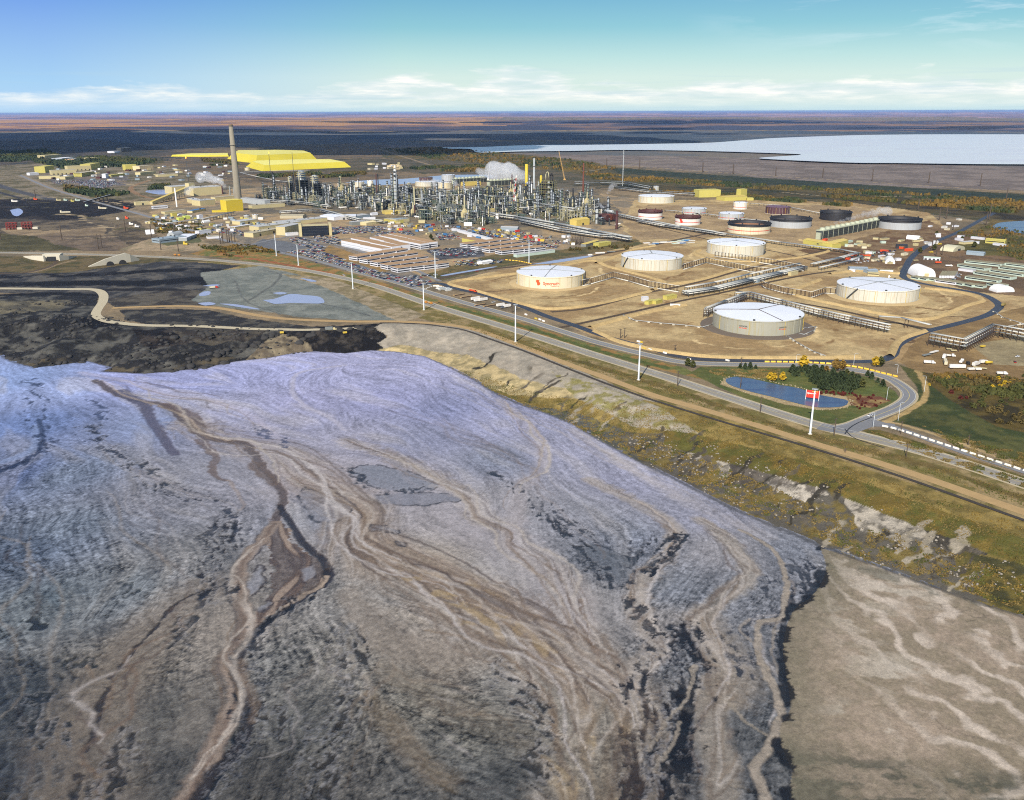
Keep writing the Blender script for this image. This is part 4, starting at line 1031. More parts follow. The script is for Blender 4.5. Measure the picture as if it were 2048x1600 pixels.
for lev, wd, cc, am in ((0.40, 0.022, (104, 82, 62), 0.5), (0.52, 0.03, (126, 104, 80), 0.5), (0.62, 0.02, (96, 74, 58), 0.5), (0.47, 0.02, (182, 170, 160), 0.5), (0.70, 0.03, (184, 172, 164), 0.5)):
 mixc(STR * am * np.exp(-((coarse * 0.8 + mid_ * 0.2 - lev) / wd) ** 2), cc)
rb = random.Random(91)
for nm_, n_, A, cols in (('grand', 13, 17, 0), ('g2', 9, 12, 0), ('g3', 9, 12, 0), ('sec', 8, 9, 1), ('sec2', 5, 6, 1), ('r1', 6, 7, 1), ('r2', 6, 8, 1), ('main', 4, 8, 1), ('tanleft', 6, 7, 0), ('thin', 7, 15, 1), ('upl', 5, 12, 1), ('mid1', 7, 14, 1), ('crack', 4, 10, 1), ('shore1', 6, 11, 1), ('fanr1', 4, 6, 0), ('fanr2', 4, 7, 0), ('fanr3', 4, 9, 0), ('r3', 3, 8, 1), ('midl', 5, 13, 1), ('midl2', 4, 12, 1), ('bl1', 4, 14, 1), ('bl3', 4, 14, 1)):
 L = CHW[nm_]
 dd = np.gradient(L, axis=0); dd /= np.linalg.norm(dd, axis=1)[:, None] + 1e-9
 nn_ = np.stack([-dd[:, 1], dd[:, 0]], 1); tpar = np.linspace(0, 1, len(L))
 for k in range(n_):
  f_ = rb.uniform(1.0, 3.2); p_ = rb.uniform(0, 6.3); c0 = rb.uniform(-0.8, 0.8)
  a_, b_ = sorted((rb.uniform(0, 0.45), rb.uniform(0.5, 1.0)))
  off = A * (c0 + 0.45 * np.sin(6.28 * f_ * tpar + p_) + 0.2 * np.sin(14 * f_ * tpar + p_ * 2))
  Q = (L + nn_ * off[:, None])[int(a_ * len(L)):max(int(b_ * len(L)), int(a_ * len(L)) + 3)]
  if len(Q) < 3: continue
  dark = rb.random() < (0.62 if cols == 0 else 0.5); odd = nm_[:2] in ('bl', 'mi', 'fa', 'sh', 'cr')
  cc = rb.choice(((98, 76, 58), (116, 92, 70), (84, 66, 56), (132, 106, 78)) if dark else ((184, 170, 156), (176, 156, 134), (190, 180, 176)))
  d_, t_ = dist_line(u + jx * 2.5 + jx3 * 0.5, v + jy * 2.5 + jy3 * 0.5, Q, 4)
  w_ = rb.uniform(0.45, 1.1) * (0.5 + np.sin(np.pi * t_))
  mixc(np.where(np.isfinite(d_), np.exp(-(d_ / np.maximum(w_, 0.2)) ** 2), 0) * rb.uniform(0.4, 0.75) * (0.4 if odd else 1), cc)
oc = sst(0.54, 0.62, fbm(u + jx * 4, v + jy * 4, 11, 4, 351) * 0.6 + mid_ * 0.4)
for q, r_ in (((860, 1190), 16), ((920, 1190), 15), ((950, 1235), 14), ((1010, 1250), 12), ((820, 1160), 10), ((1080, 1300), 12), ((1150, 1520), 12), ((1215, 1480), 12), ((1190, 1580), 12)):
 qq = W(*q, POND_Z)
 g = np.exp(-((u - qq[0]) ** 2 + (v - qq[1]) ** 2) / (r_ * r_))
 mixc(np.clip(g * oc * 0.5, 0, 1), (176, 146, 90))
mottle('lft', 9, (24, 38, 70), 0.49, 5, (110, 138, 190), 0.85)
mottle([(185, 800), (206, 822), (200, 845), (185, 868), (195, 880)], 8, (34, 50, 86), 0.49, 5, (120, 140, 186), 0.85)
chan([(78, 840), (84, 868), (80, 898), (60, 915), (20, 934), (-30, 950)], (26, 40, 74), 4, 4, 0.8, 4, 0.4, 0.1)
mottle('crack', 11, (40, 44, 58), 0.51, 4)
mottle([(262, 925), (290, 945), (300, 960), (320, 972)], 12, (56, 60, 72), 0.5, 4)
mottle([(440, 1050), (430, 1090), (425, 1130), (435, 1170), (430, 1200)], 11, (34, 34, 40), 0.45, 4)
mottle([(500, 855), (520, 862), (550, 875), (575, 890)], 6, (70, 78, 110), 0.5, 4, seed=322)
mottle([(700, 935), (725, 962), (760, 978), (800, 985), (850, 972)], 5, (40, 42, 52), 0.49, 3.5, seed=323)
mottle([(985, 945), (1010, 962), (1025, 975)], 5, (36, 40, 50), 0.48, 3.5, seed=324)
mottle([(1040, 975), (1070, 1010), (1110, 1040), (1140, 1060)], 9, (38, 42, 52), 0.5, 3.8, seed=325)
mottle([(1130, 1050), (1170, 1075), (1230, 1090), (1270, 1110)], 11, (44, 48, 58), 0.5, 3.6, seed=326)
mottle([(1148, 1100), (1190, 1140), (1240, 1165), (1275, 1140), (1330, 1080)], 10, (38, 42, 50), 0.5, 3.8, seed=327)
mottle([(1365, 1070), (1355, 1100), (1335, 1115), (1300, 1140)], 5, (22, 26, 36), 0.44, 3.2, seed=328)
mottle([(1270, 1205), (1282, 1230), (1295, 1260)], 5, (26, 30, 40), 0.46, 3, seed=329)
mottle([(1355, 1260), (1330, 1300), (1300, 1340), (1285, 1365), (1300, 1400), (1330, 1430)], 12, (18, 22, 32), 0.46, 3.6, seed=330)
mottle([(1390, 1270), (1385, 1320), (1370, 1370), (1350, 1430), (1320, 1500), (1290, 1560), (1280, 1620)], 13, (20, 22, 30), 0.46, 3.8, seed=331)
mottle([(1345, 1440), (1340, 1500), (1310, 1560), (1330, 1620)], 12, (18, 20, 28), 0.46, 4.2, seed=332)
mottle([(1290, 1420), (1285, 1470), (1275, 1530), (1280, 1600)], 7, (66, 54, 48), 0.44, 5, (140, 124, 104), 0.9, seed=333)
mottle([(1600, 1130), (1610, 1165), (1590, 1200)], 12, (28, 32, 42), 0.47, 4, seed=334)
mottle([(1545, 1170), (1540, 1210), (1510, 1250), (1490, 1330)], 9, (50, 54, 64), 0.52, 4, seed=335)
mottle([(1000, 1340), (1050, 1400), (1080, 1460), (1085, 1560)], 10, (36, 36, 38), 0.52, 4, seed=336)
mottle([(670, 1270), (700, 1300), (690, 1400), (660, 1470)], 14, (50, 48, 46), 0.55, 4, seed=337)
mottle([(560, 1440), (620, 1480), (640, 1560)], 16, (48, 44, 40), 0.55, 4.5, seed=338)
mottle([(250, 1480), (220, 1530), (190, 1590)], 10, (44, 42, 42), 0.52, 4.5, seed=339)
mottle([(245, 1160), (262, 1170), (265, 1185)], 5, (40, 48, 54), 0.46, 4, seed=340)
mottle([(55, 1240), (72, 1252)], 4, (30, 36, 42), 0.4, 4, seed=341)
mottle([(360, 1240), (370, 1270), (365, 1290)], 5, (44, 46, 50), 0.45, 3.5, seed=342)
mottle([(150, 1320), (175, 1328)], 3.5, (36, 42, 44), 0.4, 3, seed=343)
mottle([(20, 1350), (40, 1420), (60, 1500), (40, 1600)], 22, (30, 36, 44), 0.52, 9, (96, 104, 112), 0.7, seed=344)
mottle([(60, 1400), (90, 1440), (110, 1480)], 10, (34, 40, 46), 0.5, 5, seed=345)
chan('r3', (160, 144, 124), 2.6, 4.4, 0.95, 2.2, 0.35, 0.1, -0.2, (54, 56, 62))
chan([(1560, 1232), (1548, 1260), (1545, 1300), (1556, 1345)], (152, 138, 122), 1.4, 1.6, 0.85, 2)
chan([(1500, 1235), (1480, 1258), (1500, 1280), (1520, 1300)], (152, 140, 128), 1.4, 1.6, 0.85, 2)
chan([(1300, 1500), (1330, 1440), (1370, 1400), (1390, 1330)], (156, 142, 124), 1.5, 1.8, 0.8, 3)
chan([(1310, 1540), (1340, 1490), (1360, 1440)], (156, 142, 124), 1.2, 1.6, 0.8, 3)
chan([(1450, 1400), (1490, 1440), (1530, 1470)], (150, 136, 116), 1.4, 1.6, 0.8, 2.5)
bm = beach
bn = fbm(u + jx * 6, v + jy * 6, 26, 5, 361, 0.6)
Bc = np.repeat(lin((152, 138, 116))[None, :], len(u), 0)
bn = bn * 0.6 + fbm(u * 0.6 + v * 0.5 + jx * 9, v - u * 0.3 + jy * 9, 7, 5, 362, 0.65) * 0.4
f1 = 0.75 * sst(0.36, 0.66, bn * 0.7 + fbm(u + jx * 3, v + jy * 3, 3.2, 4, 378, 0.65) * 0.3)[:, None]
Bc = Bc * (1 - f1) + lin((184, 164, 144))[None, :] * f1
ph = (u * 0.85 + v * 0.25) / 2.4 + (fbm(u, v, 26, 3, 363) - 0.5) * 13 + (fbm(u, v, 5, 3, 379) - 0.5) * 2.2
rip = sst(0.5, 1.0, np.sin(ph) * 0.5 + 0.5) * sst(0.32, 0.5, fbm(u, v, 34, 3, 364))
wR = sst(*[W(x, 1350, POND_Z)[0] for x in (1660, 1850)], u)
f2 = (rip * wR * 0.95)[:, None]
Bc = Bc * (1 - f2) + lin((214, 198, 180))[None, :] * f2
pw = sst(0.5, 0.58, fbm(u * 0.5 + v * 0.35, v * 1.0, 12, 5, 366, 0.62))
for q, r_ in (((1720, 1235), 14), ((1800, 1180), 20), ((1700, 1440), 10), ((1760, 1450), 12), ((1780, 1340), 16)):
 qq = W(*q, POND_Z); g = np.exp(-((u - qq[0]) ** 2 + (v - qq[1]) ** 2) / (r_ * r_))
 f3 = np.clip(g * pw, 0, 1)[:, None] * 0.8
 Bc = Bc * (1 - f3) + lin((204, 192, 174))[None, :] * f3
bd, _ = dist_line(u + jx * 10, v + jy * 8, CHW['beach3'], 30)
dk = np.where(np.isfinite(bd), 1 - sst(0.4, 1.0, bd / 26.0), 0)
dks = (dk * (0.35 + 0.9 * sst(0.42, 0.62, fbm(u, v * 2.2, 11, 5, 368, 0.62))).clip(0, 1))[:, None]
Bc = Bc * (1 - 0.75 * dks) + lin((74, 78, 66))[None, :] * 0.75 * dks
d5, _ = dist_line(u + jx * 5, v + jy * 5, PL([(1650, 1125), (1720, 1135), (1800, 1160), (1880, 1190), (1960, 1215), (2100, 1260)]), 14)
f5 = (np.where(np.isfinite(d5), 1 - sst(0.2, 1.0, d5 / 9.0), 0) * sst(0.42, 0.6, fbm(u, v, 9, 4, 369)))[:, None] * 0.6
Bc = Bc * (1 - f5) + lin((112, 112, 98))[None, :] * f5
dE, _ = dist_line(u, v, CHW['edge'], 60)
near = np.where(np.isfinite(dE), dE, 60)
f6 = (1 - sst(2, 26, near))[:, None] * 0.55
Bc = Bc * (1 - f6) + lin((124, 118, 98))[None, :] * f6
C[bm] = Bc[bm] * (0.72 + 0.56 * fbm(u, v, 1.5, 4, 371)[bm])[:, None] * (0.96 + 0.08 * fine[bm])[:, None]
HB[bm] = (bn[bm] - 0.5) * 0.3 + rip[bm] * wR[bm] * 0.12
spk = np.abs(fbm(v * 1.0, u * 0.12, 2.2, 3, 373) - 0.5) * 7
dl, tl_, sl_ = dist_line(u + jx * 5, v + jy * 5, CHW['edge'], 16, True)
wk = 2.0 + 2.0 * fbm(v, v * 0, 14, 2, 375)
fe = np.where(np.isfinite(dl), np.where(bm, 1 - sst(0.8, 1.2, dl / (0.8 + spk)), 1 - sst(0.8, 1.2, dl / wk)), 0) * sst(0.30, 0.40, fbm(u, v, 13, 2, 377))
mixc(np.clip(fe * 0.96, 0, 1), (24, 26, 32))
HB -= 0.5 * fe
C[~bm] *= np.clip(1 + (cr1 - 0.5) * 0.55 + (white.ravel() - 0.5) * 0.12, 0.5, 1.5)[~bm][:, None]
wl = np.abs(fbm(u + v * 0.4, v - u * 0.3, 30, 3, 380) - 0.5)
C[bm] *= (1 - 0.35 * np.exp(-(wl / 0.006) ** 2) * sst(0.5, 0.62, fbm(u, v, 22, 2, 383)))[bm][:, None]
dsh, _ = dist_line(u, v, SHORE, 8)
mixc(np.where(np.isfinite(dsh), 1 - sst(0.6, 3.2, dsh + jx3 * 2), 0) * 0.7, (66, 62, 58))
Cm = C.mean(1)[:, None]
C = Cm + (C - Cm) * np.where(beach, 1.0, 0.72)[:, None]
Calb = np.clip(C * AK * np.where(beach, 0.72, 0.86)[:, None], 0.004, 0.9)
pz = POND_Z + HB * 0.5 + (fbm(u, v, 40, 3, 381) - 0.5) * 0.5
inside = inpoly(u, v, np.vstack([SHORE + np.array([0, 3.0]), [[700, 150], [700, -200], [-1200, -200], [-1200, SHORE[0, 1]]]]))
fr_ = np.abs(u) < v * 0.76 + 70
idx = np.arange(len(u)).reshape(ps)
ok = (inside & fr_).reshape(ps)
ok = ok[:-1, :-1] | ok[1:, :-1] | ok[:-1, 1:] | ok[1:, 1:]
qd = np.stack([idx[:-1, :-1], idx[:-1, 1:], idx[1:, 1:], idx[1:, :-1]], -1)[ok]
used = np.unique(qd)
remap = np.full(len(u), -1); remap[used] = np.arange(len(used))
def silt_mat():
 m = bpy.data.materials.new('tailings_silt')
 m.use_nodes = True
 t = NT(m.node_tree)
 o = t.n('ShaderNodeOutputMaterial'); p = t.n('ShaderNodeBsdfPrincipled')
 t.l(p.outputs[0], o.inputs[0])
 a = t.n('ShaderNodeAttribute', attribute_name='col')
 w = t.n('ShaderNodeAttribute', attribute_name='wet')
 g = t.n('ShaderNodeNewGeometry'); pos = g.outputs['Position']
 n1 = t.noise(t.mapping(pos, scale=(1.0, 0.7, 1.0)), 1.3, 6, 0.68, 0.6)
 n2 = t.noise(pos, 0.22, 5, 0.6, 0.4)
 f = t.math('MULTIPLY', t.math('ADD', 0.5, t.math('MULTIPLY', n1, 1.0)), t.math('ADD', 0.85, t.math('MULTIPLY', n2, 0.3)))
 comb = t.n('ShaderNodeCombineXYZ')
 for i in range(3): t.l(f, comb.inputs[i])
 t.l(t.mix(1.0, a.outputs['Color'], comb.outputs[0], 'MULTIPLY'), p.inputs['Base Color'])
 t.l(t.math('SUBTRACT', 0.9, t.math('MULTIPLY', w.outputs['Fac'], 0.5)), p.inputs['Roughness'])
 p.inputs['Specular IOR Level'].default_value = 0.3
 b = t.n('ShaderNodeBump'); b.inputs['Strength'].default_value = 0.55; b.inputs['Distance'].default_value = 0.5
 t.l(n1, b.inputs['Height']); t.l(b.outputs[0], p.inputs['Normal'])
 return m
wet = np.clip(1.2 - C.mean(1) * 4.0, 0, 1) * (~beach)
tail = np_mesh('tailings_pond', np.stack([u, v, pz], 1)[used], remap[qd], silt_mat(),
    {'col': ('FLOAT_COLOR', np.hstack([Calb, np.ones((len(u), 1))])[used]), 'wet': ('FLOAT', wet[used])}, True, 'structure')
# ------------------------------------------------------------------ storage tanks
tank_wall = mat('tank_paint', (206, 202, 186), 0.55, 0.10, 0.08, streak=0.8, streak_col=(176, 150, 104))
tank_cream = mat('tank_cream', (214, 204, 176), 0.55, 0.08, 0.08, streak=0.7, streak_col=(190, 164, 104))
tank_grey = mat('tank_grey', (168, 166, 150), 0.6, 0.10, 0.08, streak=0.7, streak_col=(160, 146, 96))
tank_steel = mat('tank_steel', (176, 180, 182), 0.5, 0.1, 0.1, streak=0.3)
tank_white = mat('tank_white', (236, 230, 220), 0.5, 0.06, 0.1, streak=0.2)
tank_black = mat('tank_black', (40, 40, 44), 0.6, 0.25, 0.1)
tank_plum = mat('tank_plum', (84, 54, 60), 0.6, 0.2, 0.1)
roof_white = mat('roof_white', (224, 226, 232), 0.45, 0.07, 0.05, streak=0.0)
roof_rust = mat('roof_rust', (168, 120, 84), 0.9, 0.3, 0.05)
roof_dark = mat('roof_dark', (84, 78, 76), 0.9, 0.3, 0.05)
dark_red = mat('dark_red', (74, 40, 38), 0.7, 0.2)
red_paint = mat('red_paint', (206, 62, 44), 0.55, 0.1)
orange_paint = mat('orange_paint', (222, 84, 40), 0.55, 0.06)
steel_dark = mat('steel_dark', (64, 66, 66), 0.7, 0.25)
steel_brown = mat('steel_brown', (70, 54, 46), 0.8, 0.25)
steel_grey = mat('steel_grey', (128, 132, 128), 0.6, 0.2)
galv = mat('galvanised', (166, 170, 170), 0.4, 0.12)
pipe_white = mat('pipe_lagging', (204, 200, 188), 0.5, 0.12)
yellow_paint = mat('yellow_paint', (206, 176, 64), 0.55, 0.12)
gravel_pad = mat('gravel_pad', (104, 92, 80), 0.95, 0.2, 0.6, bump=0.2)
concrete = mat('concrete', (200, 192, 172), 0.85, 0.12, 0.3)
def circ(cx, yb, wpx):
 """centre and radius of a round tank from its pixel width and the lowest pixel row of its wall"""
 p = G(cx, yb)
 r = wpx / 2 * mpp(p)
 d = np.array([p[0], p[1]]); d /= np.linalg.norm(d)
 for _ in range(3):
  c = p[:2] + d * r
  r = wpx / 2 * depth((c[0], c[1], 8)) / FPX
 return np.array([c[0], c[1], zat(*c)]), r
def text_mesh(s, size, bold=0.02):
 cu = bpy.data.curves.new('t', 'FONT'); cu.body = s; cu.size = size; cu.align_x = 'LEFT'
 cu.offset = bold * size
 o = bpy.data.objects.new('t', cu); COL.objects.link(o)
 dg = bpy.context.evaluated_depsgraph_get()
 me = bpy.data.meshes.new_from_object(o.evaluated_get(dg))
 bpy.data.objects.remove(o)
 return me
def wrap_text(me, R, ang, z, mat_, parent, name):
 """bend flat lettering round a tank wall; ang is where the writing starts"""
 n = len(me.vertices); co = np.zeros(n * 3, np.float32); me.vertices.foreach_get('co', co); co = co.reshape(-1, 3)
 a = ang + co[:, 0] / R
 out_ = np.stack([np.cos(a) * (R + 0.06), np.sin(a) * (R + 0.06), z + co[:, 1]], 1)
 me.vertices.foreach_set('co', out_.astype(np.float32).ravel()); me.update()
 me.materials.clear(); me.materials.append(mat_)
 o = bpy.data.objects.new(name, me); link(o, parent)
 return o
def cone_tank(cx, yb, wpx, hpx, label, wall, roof=roof_white, lines=5, rot=0.3, skirt=None, group=None, stair=None, linem=steel_dark, band=None, rise=0.045):
 c, R = circ(cx, yb, wpx)
 H = hpx * mpp(c) / math.cos(0.2)
 t = thing('storage_tank', label, 'storage tank', c, 0, group)
 MB().lathe([(R, 0), (R, H)], 72, capt=False).build('shell', wall, t)
 MB().lathe([(R + 0.5, H - 0.9), (R + 0.5, H + 0.15), (R, H + 0.15)], 72, capt=False).build('rim', wall, t)
 MB().lathe([(R, H + 0.1), (R * 0.5, H + 0.1 + R * rise * 0.62), (0.01, H + 0.1 + R * rise)], 72, capt=False).build('roof', roof, t)
 for k in range(lines):
  a = rot + 2 * math.pi * k / lines
  MB().beam((math.cos(a) * R * 0.99, math.sin(a) * R * 0.99, H + 0.5), (0, 0, H + R * rise + 0.5), 0.55 if k else 1.1, 0.4).build('walkway', steel_grey if linem is steel_dark else linem, t)
 for k in range(5):
  a = rot + 0.2 + 2 * math.pi * k / 5
  MB().box(-1, 1, -1, 1, 0, 1.4).build('vent', steel_dark, t, loc=(math.cos(a) * (R - 1.5), math.sin(a) * (R - 1.5), H + 0.1))
 mb = MB().lathe([(R + 1.2, 0), (R + 1.2, 0.5), (R, 0.5)], 72, capt=False); mb.build('foundation', concrete, t)
 if stair is not None:
  mb = MB()
  for k in range(14):
   a0 = stair + 0.022 * k; a1 = stair + 0.022 * (k + 1)
   mb.beam(((R + 0.7) * math.cos(a0), (R + 0.7) * math.sin(a0), H * k / 14), ((R + 0.7) * math.cos(a1), (R + 0.7) * math.sin(a1), H * (k + 1) / 14), 1.1, 1.5)
  mb.build('stairway', steel_dark, t)
 for k in range(10):
  a = -math.pi + 0.35 + k * 0.26
  if 'emblem on' not in label and 'emblem and' in label and 2 < k < 7: continue
  MB().beam(((R + .25) * math.cos(a), (R + .25) * math.sin(a), 0.3), ((R + .25) * math.cos(a), (R + .25) * math.sin(a), H), 0.35).build('drain_pipe', tank_grey if k % 3 else yellow_paint, t)
 if band:
  MB().lathe([(R + 0.05, H * 0.28), (R + 0.05, H * 0.36)], 72, capt=False).build('stripe', red_paint, t)
 if skirt:
  MB().lathe([(R * skirt, -0.05), (R * (skirt - 0.06), 0.8), (R + 0.5, 1.0)], 64, capt=False).build('apron', gravel_pad, t)
 return t, c, R, H
T1, c1, R1, H1 = cone_tank(1512, 673, 175, 29, 'large grey tank on a dark gravel apron, nearest the highway loop', tank_grey, lines=3, rot=2.9, skirt=1.28, linem=steel_brown, stair=0.35)
T2, c2, R2, H2 = cone_tank(1751, 607, 154, 24, 'white streaked tank with crossed roof walkways below the camp road', tank_wall, lines=4, rot=0.55, stair=-2.75)
T3, c3, R3, H3 = cone_tank(1101, 579, 136, 23, 'cream tank with an orange emblem and company name on its wall', tank_cream, lines=4, rot=1.35, stair=-0.3)
T4, c4, R4, H4 = cone_tank(1303, 543, 122, 22, 'white tank behind and right of the tank with the orange emblem', tank_wall, lines=3, rot=1.5, stair=-2.9)
T5, c5, R5, H5 = cone_tank(1470, 514, 113, 21, 'white streaked tank just in front of the long yellow shed', tank_wall, lines=3, rot=-0.75, stair=-0.6)
T6, c6, R6, H6 = cone_tank(1312, 407, 71, 12, 'white tank farthest back beside the pipe rack, near the green bank', tank_wall, lines=0)
cone_tank(1388, 429, 49, 10, 'small grey tank with red stripe between the two white open tanks and gold sheds', tank_steel, lines=0, band=1, rise=0.02)
cone_tank(1462, 440, 50, 11, 'small grey tank behind the open tank with the reddish floor', tank_steel, lines=0, band=1, rise=0.02)
cone_tank(1480, 419, 27, 13, 'small tall white tank in front of the gold sheds', tank_white, lines=0, band=1, rise=0.02)
cone_tank(1555, 429, 48, 13, 'dark plum tank with a purple roof right of the small white tank', tank_plum, roof=mat('roof_plum', (110, 84, 100), 0.7), lines=0, rise=0.03)
cone_tank(897, 362, 27, 11, 'grey tank standing left of the cooling towers', tank_steel, lines=0, rise=0.02)
cone_tank(852, 362, 27, 6, 'dark plum tank left of the grey tank by the cooling towers', tank_plum, roof=roof_dark, lines=0, rise=0.02)
cone_tank(851, 373, 40, 8, 'pale tank in front of the dark plum tank near the cooling towers', tank_wall, lines=0, rise=0.02)
cone_tank(890, 377, 28, 11, 'cream tank in front of the grey tank near the cooling towers', tank_cream, lines=0, rise=0.02)
cone_tank(741, 372, 12, 10, 'small pink white tank beside the plant pond', tank_white, lines=0, rise=0.1)
cone_tank(718, 374, 22, 9, 'small pale tank left of the pink white tank by the plant pond', tank_wall, lines=0, rise=0.05)
cone_tank(1312, 382, 11, 9, 'little grey tank behind the farthest white tank', tank_steel, lines=0, rise=0.02)
cone_tank(511, 437, 12, 7, 'little pale tank behind the flat-roofed workshop, right of its twin', tank_white, lines=0)
cone_tank(494, 438, 11, 7, 'little grey tank behind the flat-roofed workshop, left of its twin', tank_steel, lines=0)
cone_tank(495, 341, 10, 5, 'little cream tank at the foot of the front sulphur block', tank_cream, lines=0)
a0 = math.atan2(-c3[1], -c3[0])
wrap_text(text_mesh('Syncrude', 5.9, 0.03), R3, a0 - 10.0 / R3, H3 * 0.36, orange_paint, T3, 'lettering')
me = bpy.data.meshes.new('emblem')
E = [(-4.4, 7.2), (-2.2, 10.6), (0.0, 9.2), (3.0, 10.4), (2.2, 7.2), (4.6, 3.6), (3.6, 0.6), (1.6, -0.6), (-1.6, -0.2), (-1.8, 2.6), (-3.0, 5.0)]
me.from_pydata([(x * 0.72, y * 0.72, 0) for x, y in E], [], [tuple(range(len(E)))])
wrap_text(me, R3, a0 - 17.0 / R3, H3 * 0.32, orange_paint, T3, 'emblem')
wrap_text(text_mesh('CANADA LTD.', 1.7, 0.02), R3, a0 + 0.5 / R3, H3 * 0.22, orange_paint, T3, 'lettering')
for da, s in ((-0.62, 'No 12'), (0.78, 'No 12')):
 a1 = math.atan2(-c1[1], -c1[0]) + da * 0.62
 wrap_text(text_mesh('DANGER', 2.2, 0.03), R1, a1, H1 * 0.55, steel_dark, T1, 'lettering')
 wrap_text(text_mesh('NO FLAME', 1.7, 0.03), R1, a1, H1 * 0.44, red_paint, T1, 'lettering')
def open_tank(cx, yb, wpx, hpx, label, wall, rim, floor=roof_dark, rimh=0.3, band=False, drop=0.35, logo=False):
 c, R = circ(cx, yb, wpx)
 H = hpx * mpp(c) / math.cos(0.14)
 t = thing('floating_roof_tank', label, 'storage tank', c)
 MB().lathe([(R, 0), (R, H * (1 - rimh))], 60, capt=False).build('shell', wall, t)
 MB().lathe([(R + 0.3, H * (1 - rimh)), (R + 0.3, H), (R - 0.5, H), (R - 0.5, H * (1 - drop) - 1)], 60, capt=False).build('rim', rim, t)
 MB().lathe([(R - 0.4, H * (1 - drop)), (0.1, H * (1 - drop))], 60, capt=False).build('floating_roof', floor, t)
 MB().lathe([(R + 1.6, H * 0.9), (R + 1.6, H * 0.93), (R, H * 0.93)], 60, capt=False).build('walkway', rim, t)
 for k in range(8):
  a = k * math.pi / 4 + 0.2
  MB().box(-1.2, 1.2, -0.8, 0.8, H, H + 2.0).build('rim_box', rim, t, loc=(math.cos(a) * R, math.sin(a) * R, 0), rz=a + math.pi / 2)
 if band: MB().lathe([(R + 0.06, H * 0.30), (R + 0.06, H * 0.37)], 60, capt=False).build('stripe', red_paint, t)
 if logo:
  me = bpy.data.meshes.new('emblem'); me.from_pydata([(x * 1.1, y * 1.1, 0) for x, y in E], [], [tuple(range(len(E)))])
  wrap_text(me, R, math.atan2(-c[1], -c[0]) - 0.55, H * 0.3, red_paint, t, 'emblem')
 return t
open_tank(1300, 440, 48, 16, 'open white tank with a dark red rim and red stripe, left of the emblem tank', tank_white, dark_red, roof_dark, 0.25, True)
open_tank(1375, 451, 50, 16, 'open white tank with a dark red rim, red stripe and red emblem', tank_white, dark_red, roof_dark, 0.25, True, logo=True)
open_tank(1497, 469, 83, 19, 'open cream tank with black rim and reddish floating roof', tank_cream, tank_black, roof_rust, 0.28, True)
open_tank(1580, 457, 80, 17, 'open grey tank with a black rim right of the one with reddish roof', tank_steel, tank_black, roof_dark, 0.3)
open_tank(1670, 442, 60, 16, 'open black tank left of the long cooling tower steam', tank_black, tank_black, roof_dark, 0.25)
open_tank(1797, 460, 81, 19, 'open pale grey tank with a black rim at the far end of the cooling tower', tank_steel, tank_black, tank_black, 0.3)
open_tank(1190, 424, 60, 8, 'open dark tank under the low white steam', tank_cream, tank_black, roof_dark, 0.3)
bund_m = ground_mat('bund_earth', 0.6)
def berm(px, h=2.2, w=9.0, col=(186, 160, 112), kind='structure', z=0.0):
 L = smooth_line(Wn(px), 10.0)
 d = np.gradient(L, axis=0); d /= np.linalg.norm(d, axis=1)[:, None]
 n = np.stack([-d[:, 1], d[:, 0]], 1)
 zz = np.array([zat(p[0], p[1]) for p in L])
 hh = h * (0.8 + 0.4 * fbm(L[:, 0], L[:, 1], 20, 2, 402))
 V = []
 for o, k in ((-w / 2, -0.25), (-w * 0.12, 1), (w * 0.12, 1), (w / 2, -0.25)):
  V.append(np.hstack([L + n * o, (zz + hh * k if k > 0 else zz - 0.25)[:, None]]))
 m = len(L)
 qd = [(k * m + i, (k + 1) * m + i, (k + 1) * m + i + 1, k * m + i + 1) for k in range(3) for i in range(m - 1)]
 V = np.concatenate(V)
 c = np.hstack([np.repeat(alb(col)[None, :], len(V), 0), np.ones((len(V), 1))])
 return np_mesh('bund', V, np.array(qd)[:, ::-1], bund_m, {'col': ('FLOAT_COLOR', c)}, True, kind)
for px in ([(985, 553), (900, 566), (960, 584), (1060, 612), (1110, 618), (1200, 607), (1300, 583)],
   [(985, 553), (1080, 541), (1180, 522), (1222, 535), (1330, 565), (1305, 580)],
   [(1192, 527), (1240, 510), (1262, 500), (1310, 492)], [(1330, 570), (1400, 560), (1480, 536), (1530, 522)],
   [(1400, 500), (1390, 508), (1440, 522), (1560, 520), (1660, 500), (1600, 480)],
   [(1190, 662), (1260, 690), (1400, 712), (1560, 716), (1720, 714)], [(1180, 655), (1280, 628), (1370, 610)],
   [(1640, 560), (1600, 575), (1590, 590), (1700, 615), (1800, 635), (1860, 638), (1930, 612), (1965, 600), (1920, 585), (1850, 577)],
   [(1660, 548), (1720, 542), (1800, 548)], [(1780, 712), (1800, 680), (1850, 662)]):
 berm(px)
for c, R, f in ((c3, R3, 1.16), (c4, R4, 1.14), (c5, R5, 1.16), (c2, R2, 1.18)):
 o = MB().lathe([(R * f + 3, -0.1), (R * f, 0.7), (R + 1, 0.9)], 64, capt=False).build('tank_mound', mat('mound_sand', (186, 162, 118), 0.95, 0.15, 0.4), loc=(c[0], c[1], 0))
 o['kind'] = 'structure'
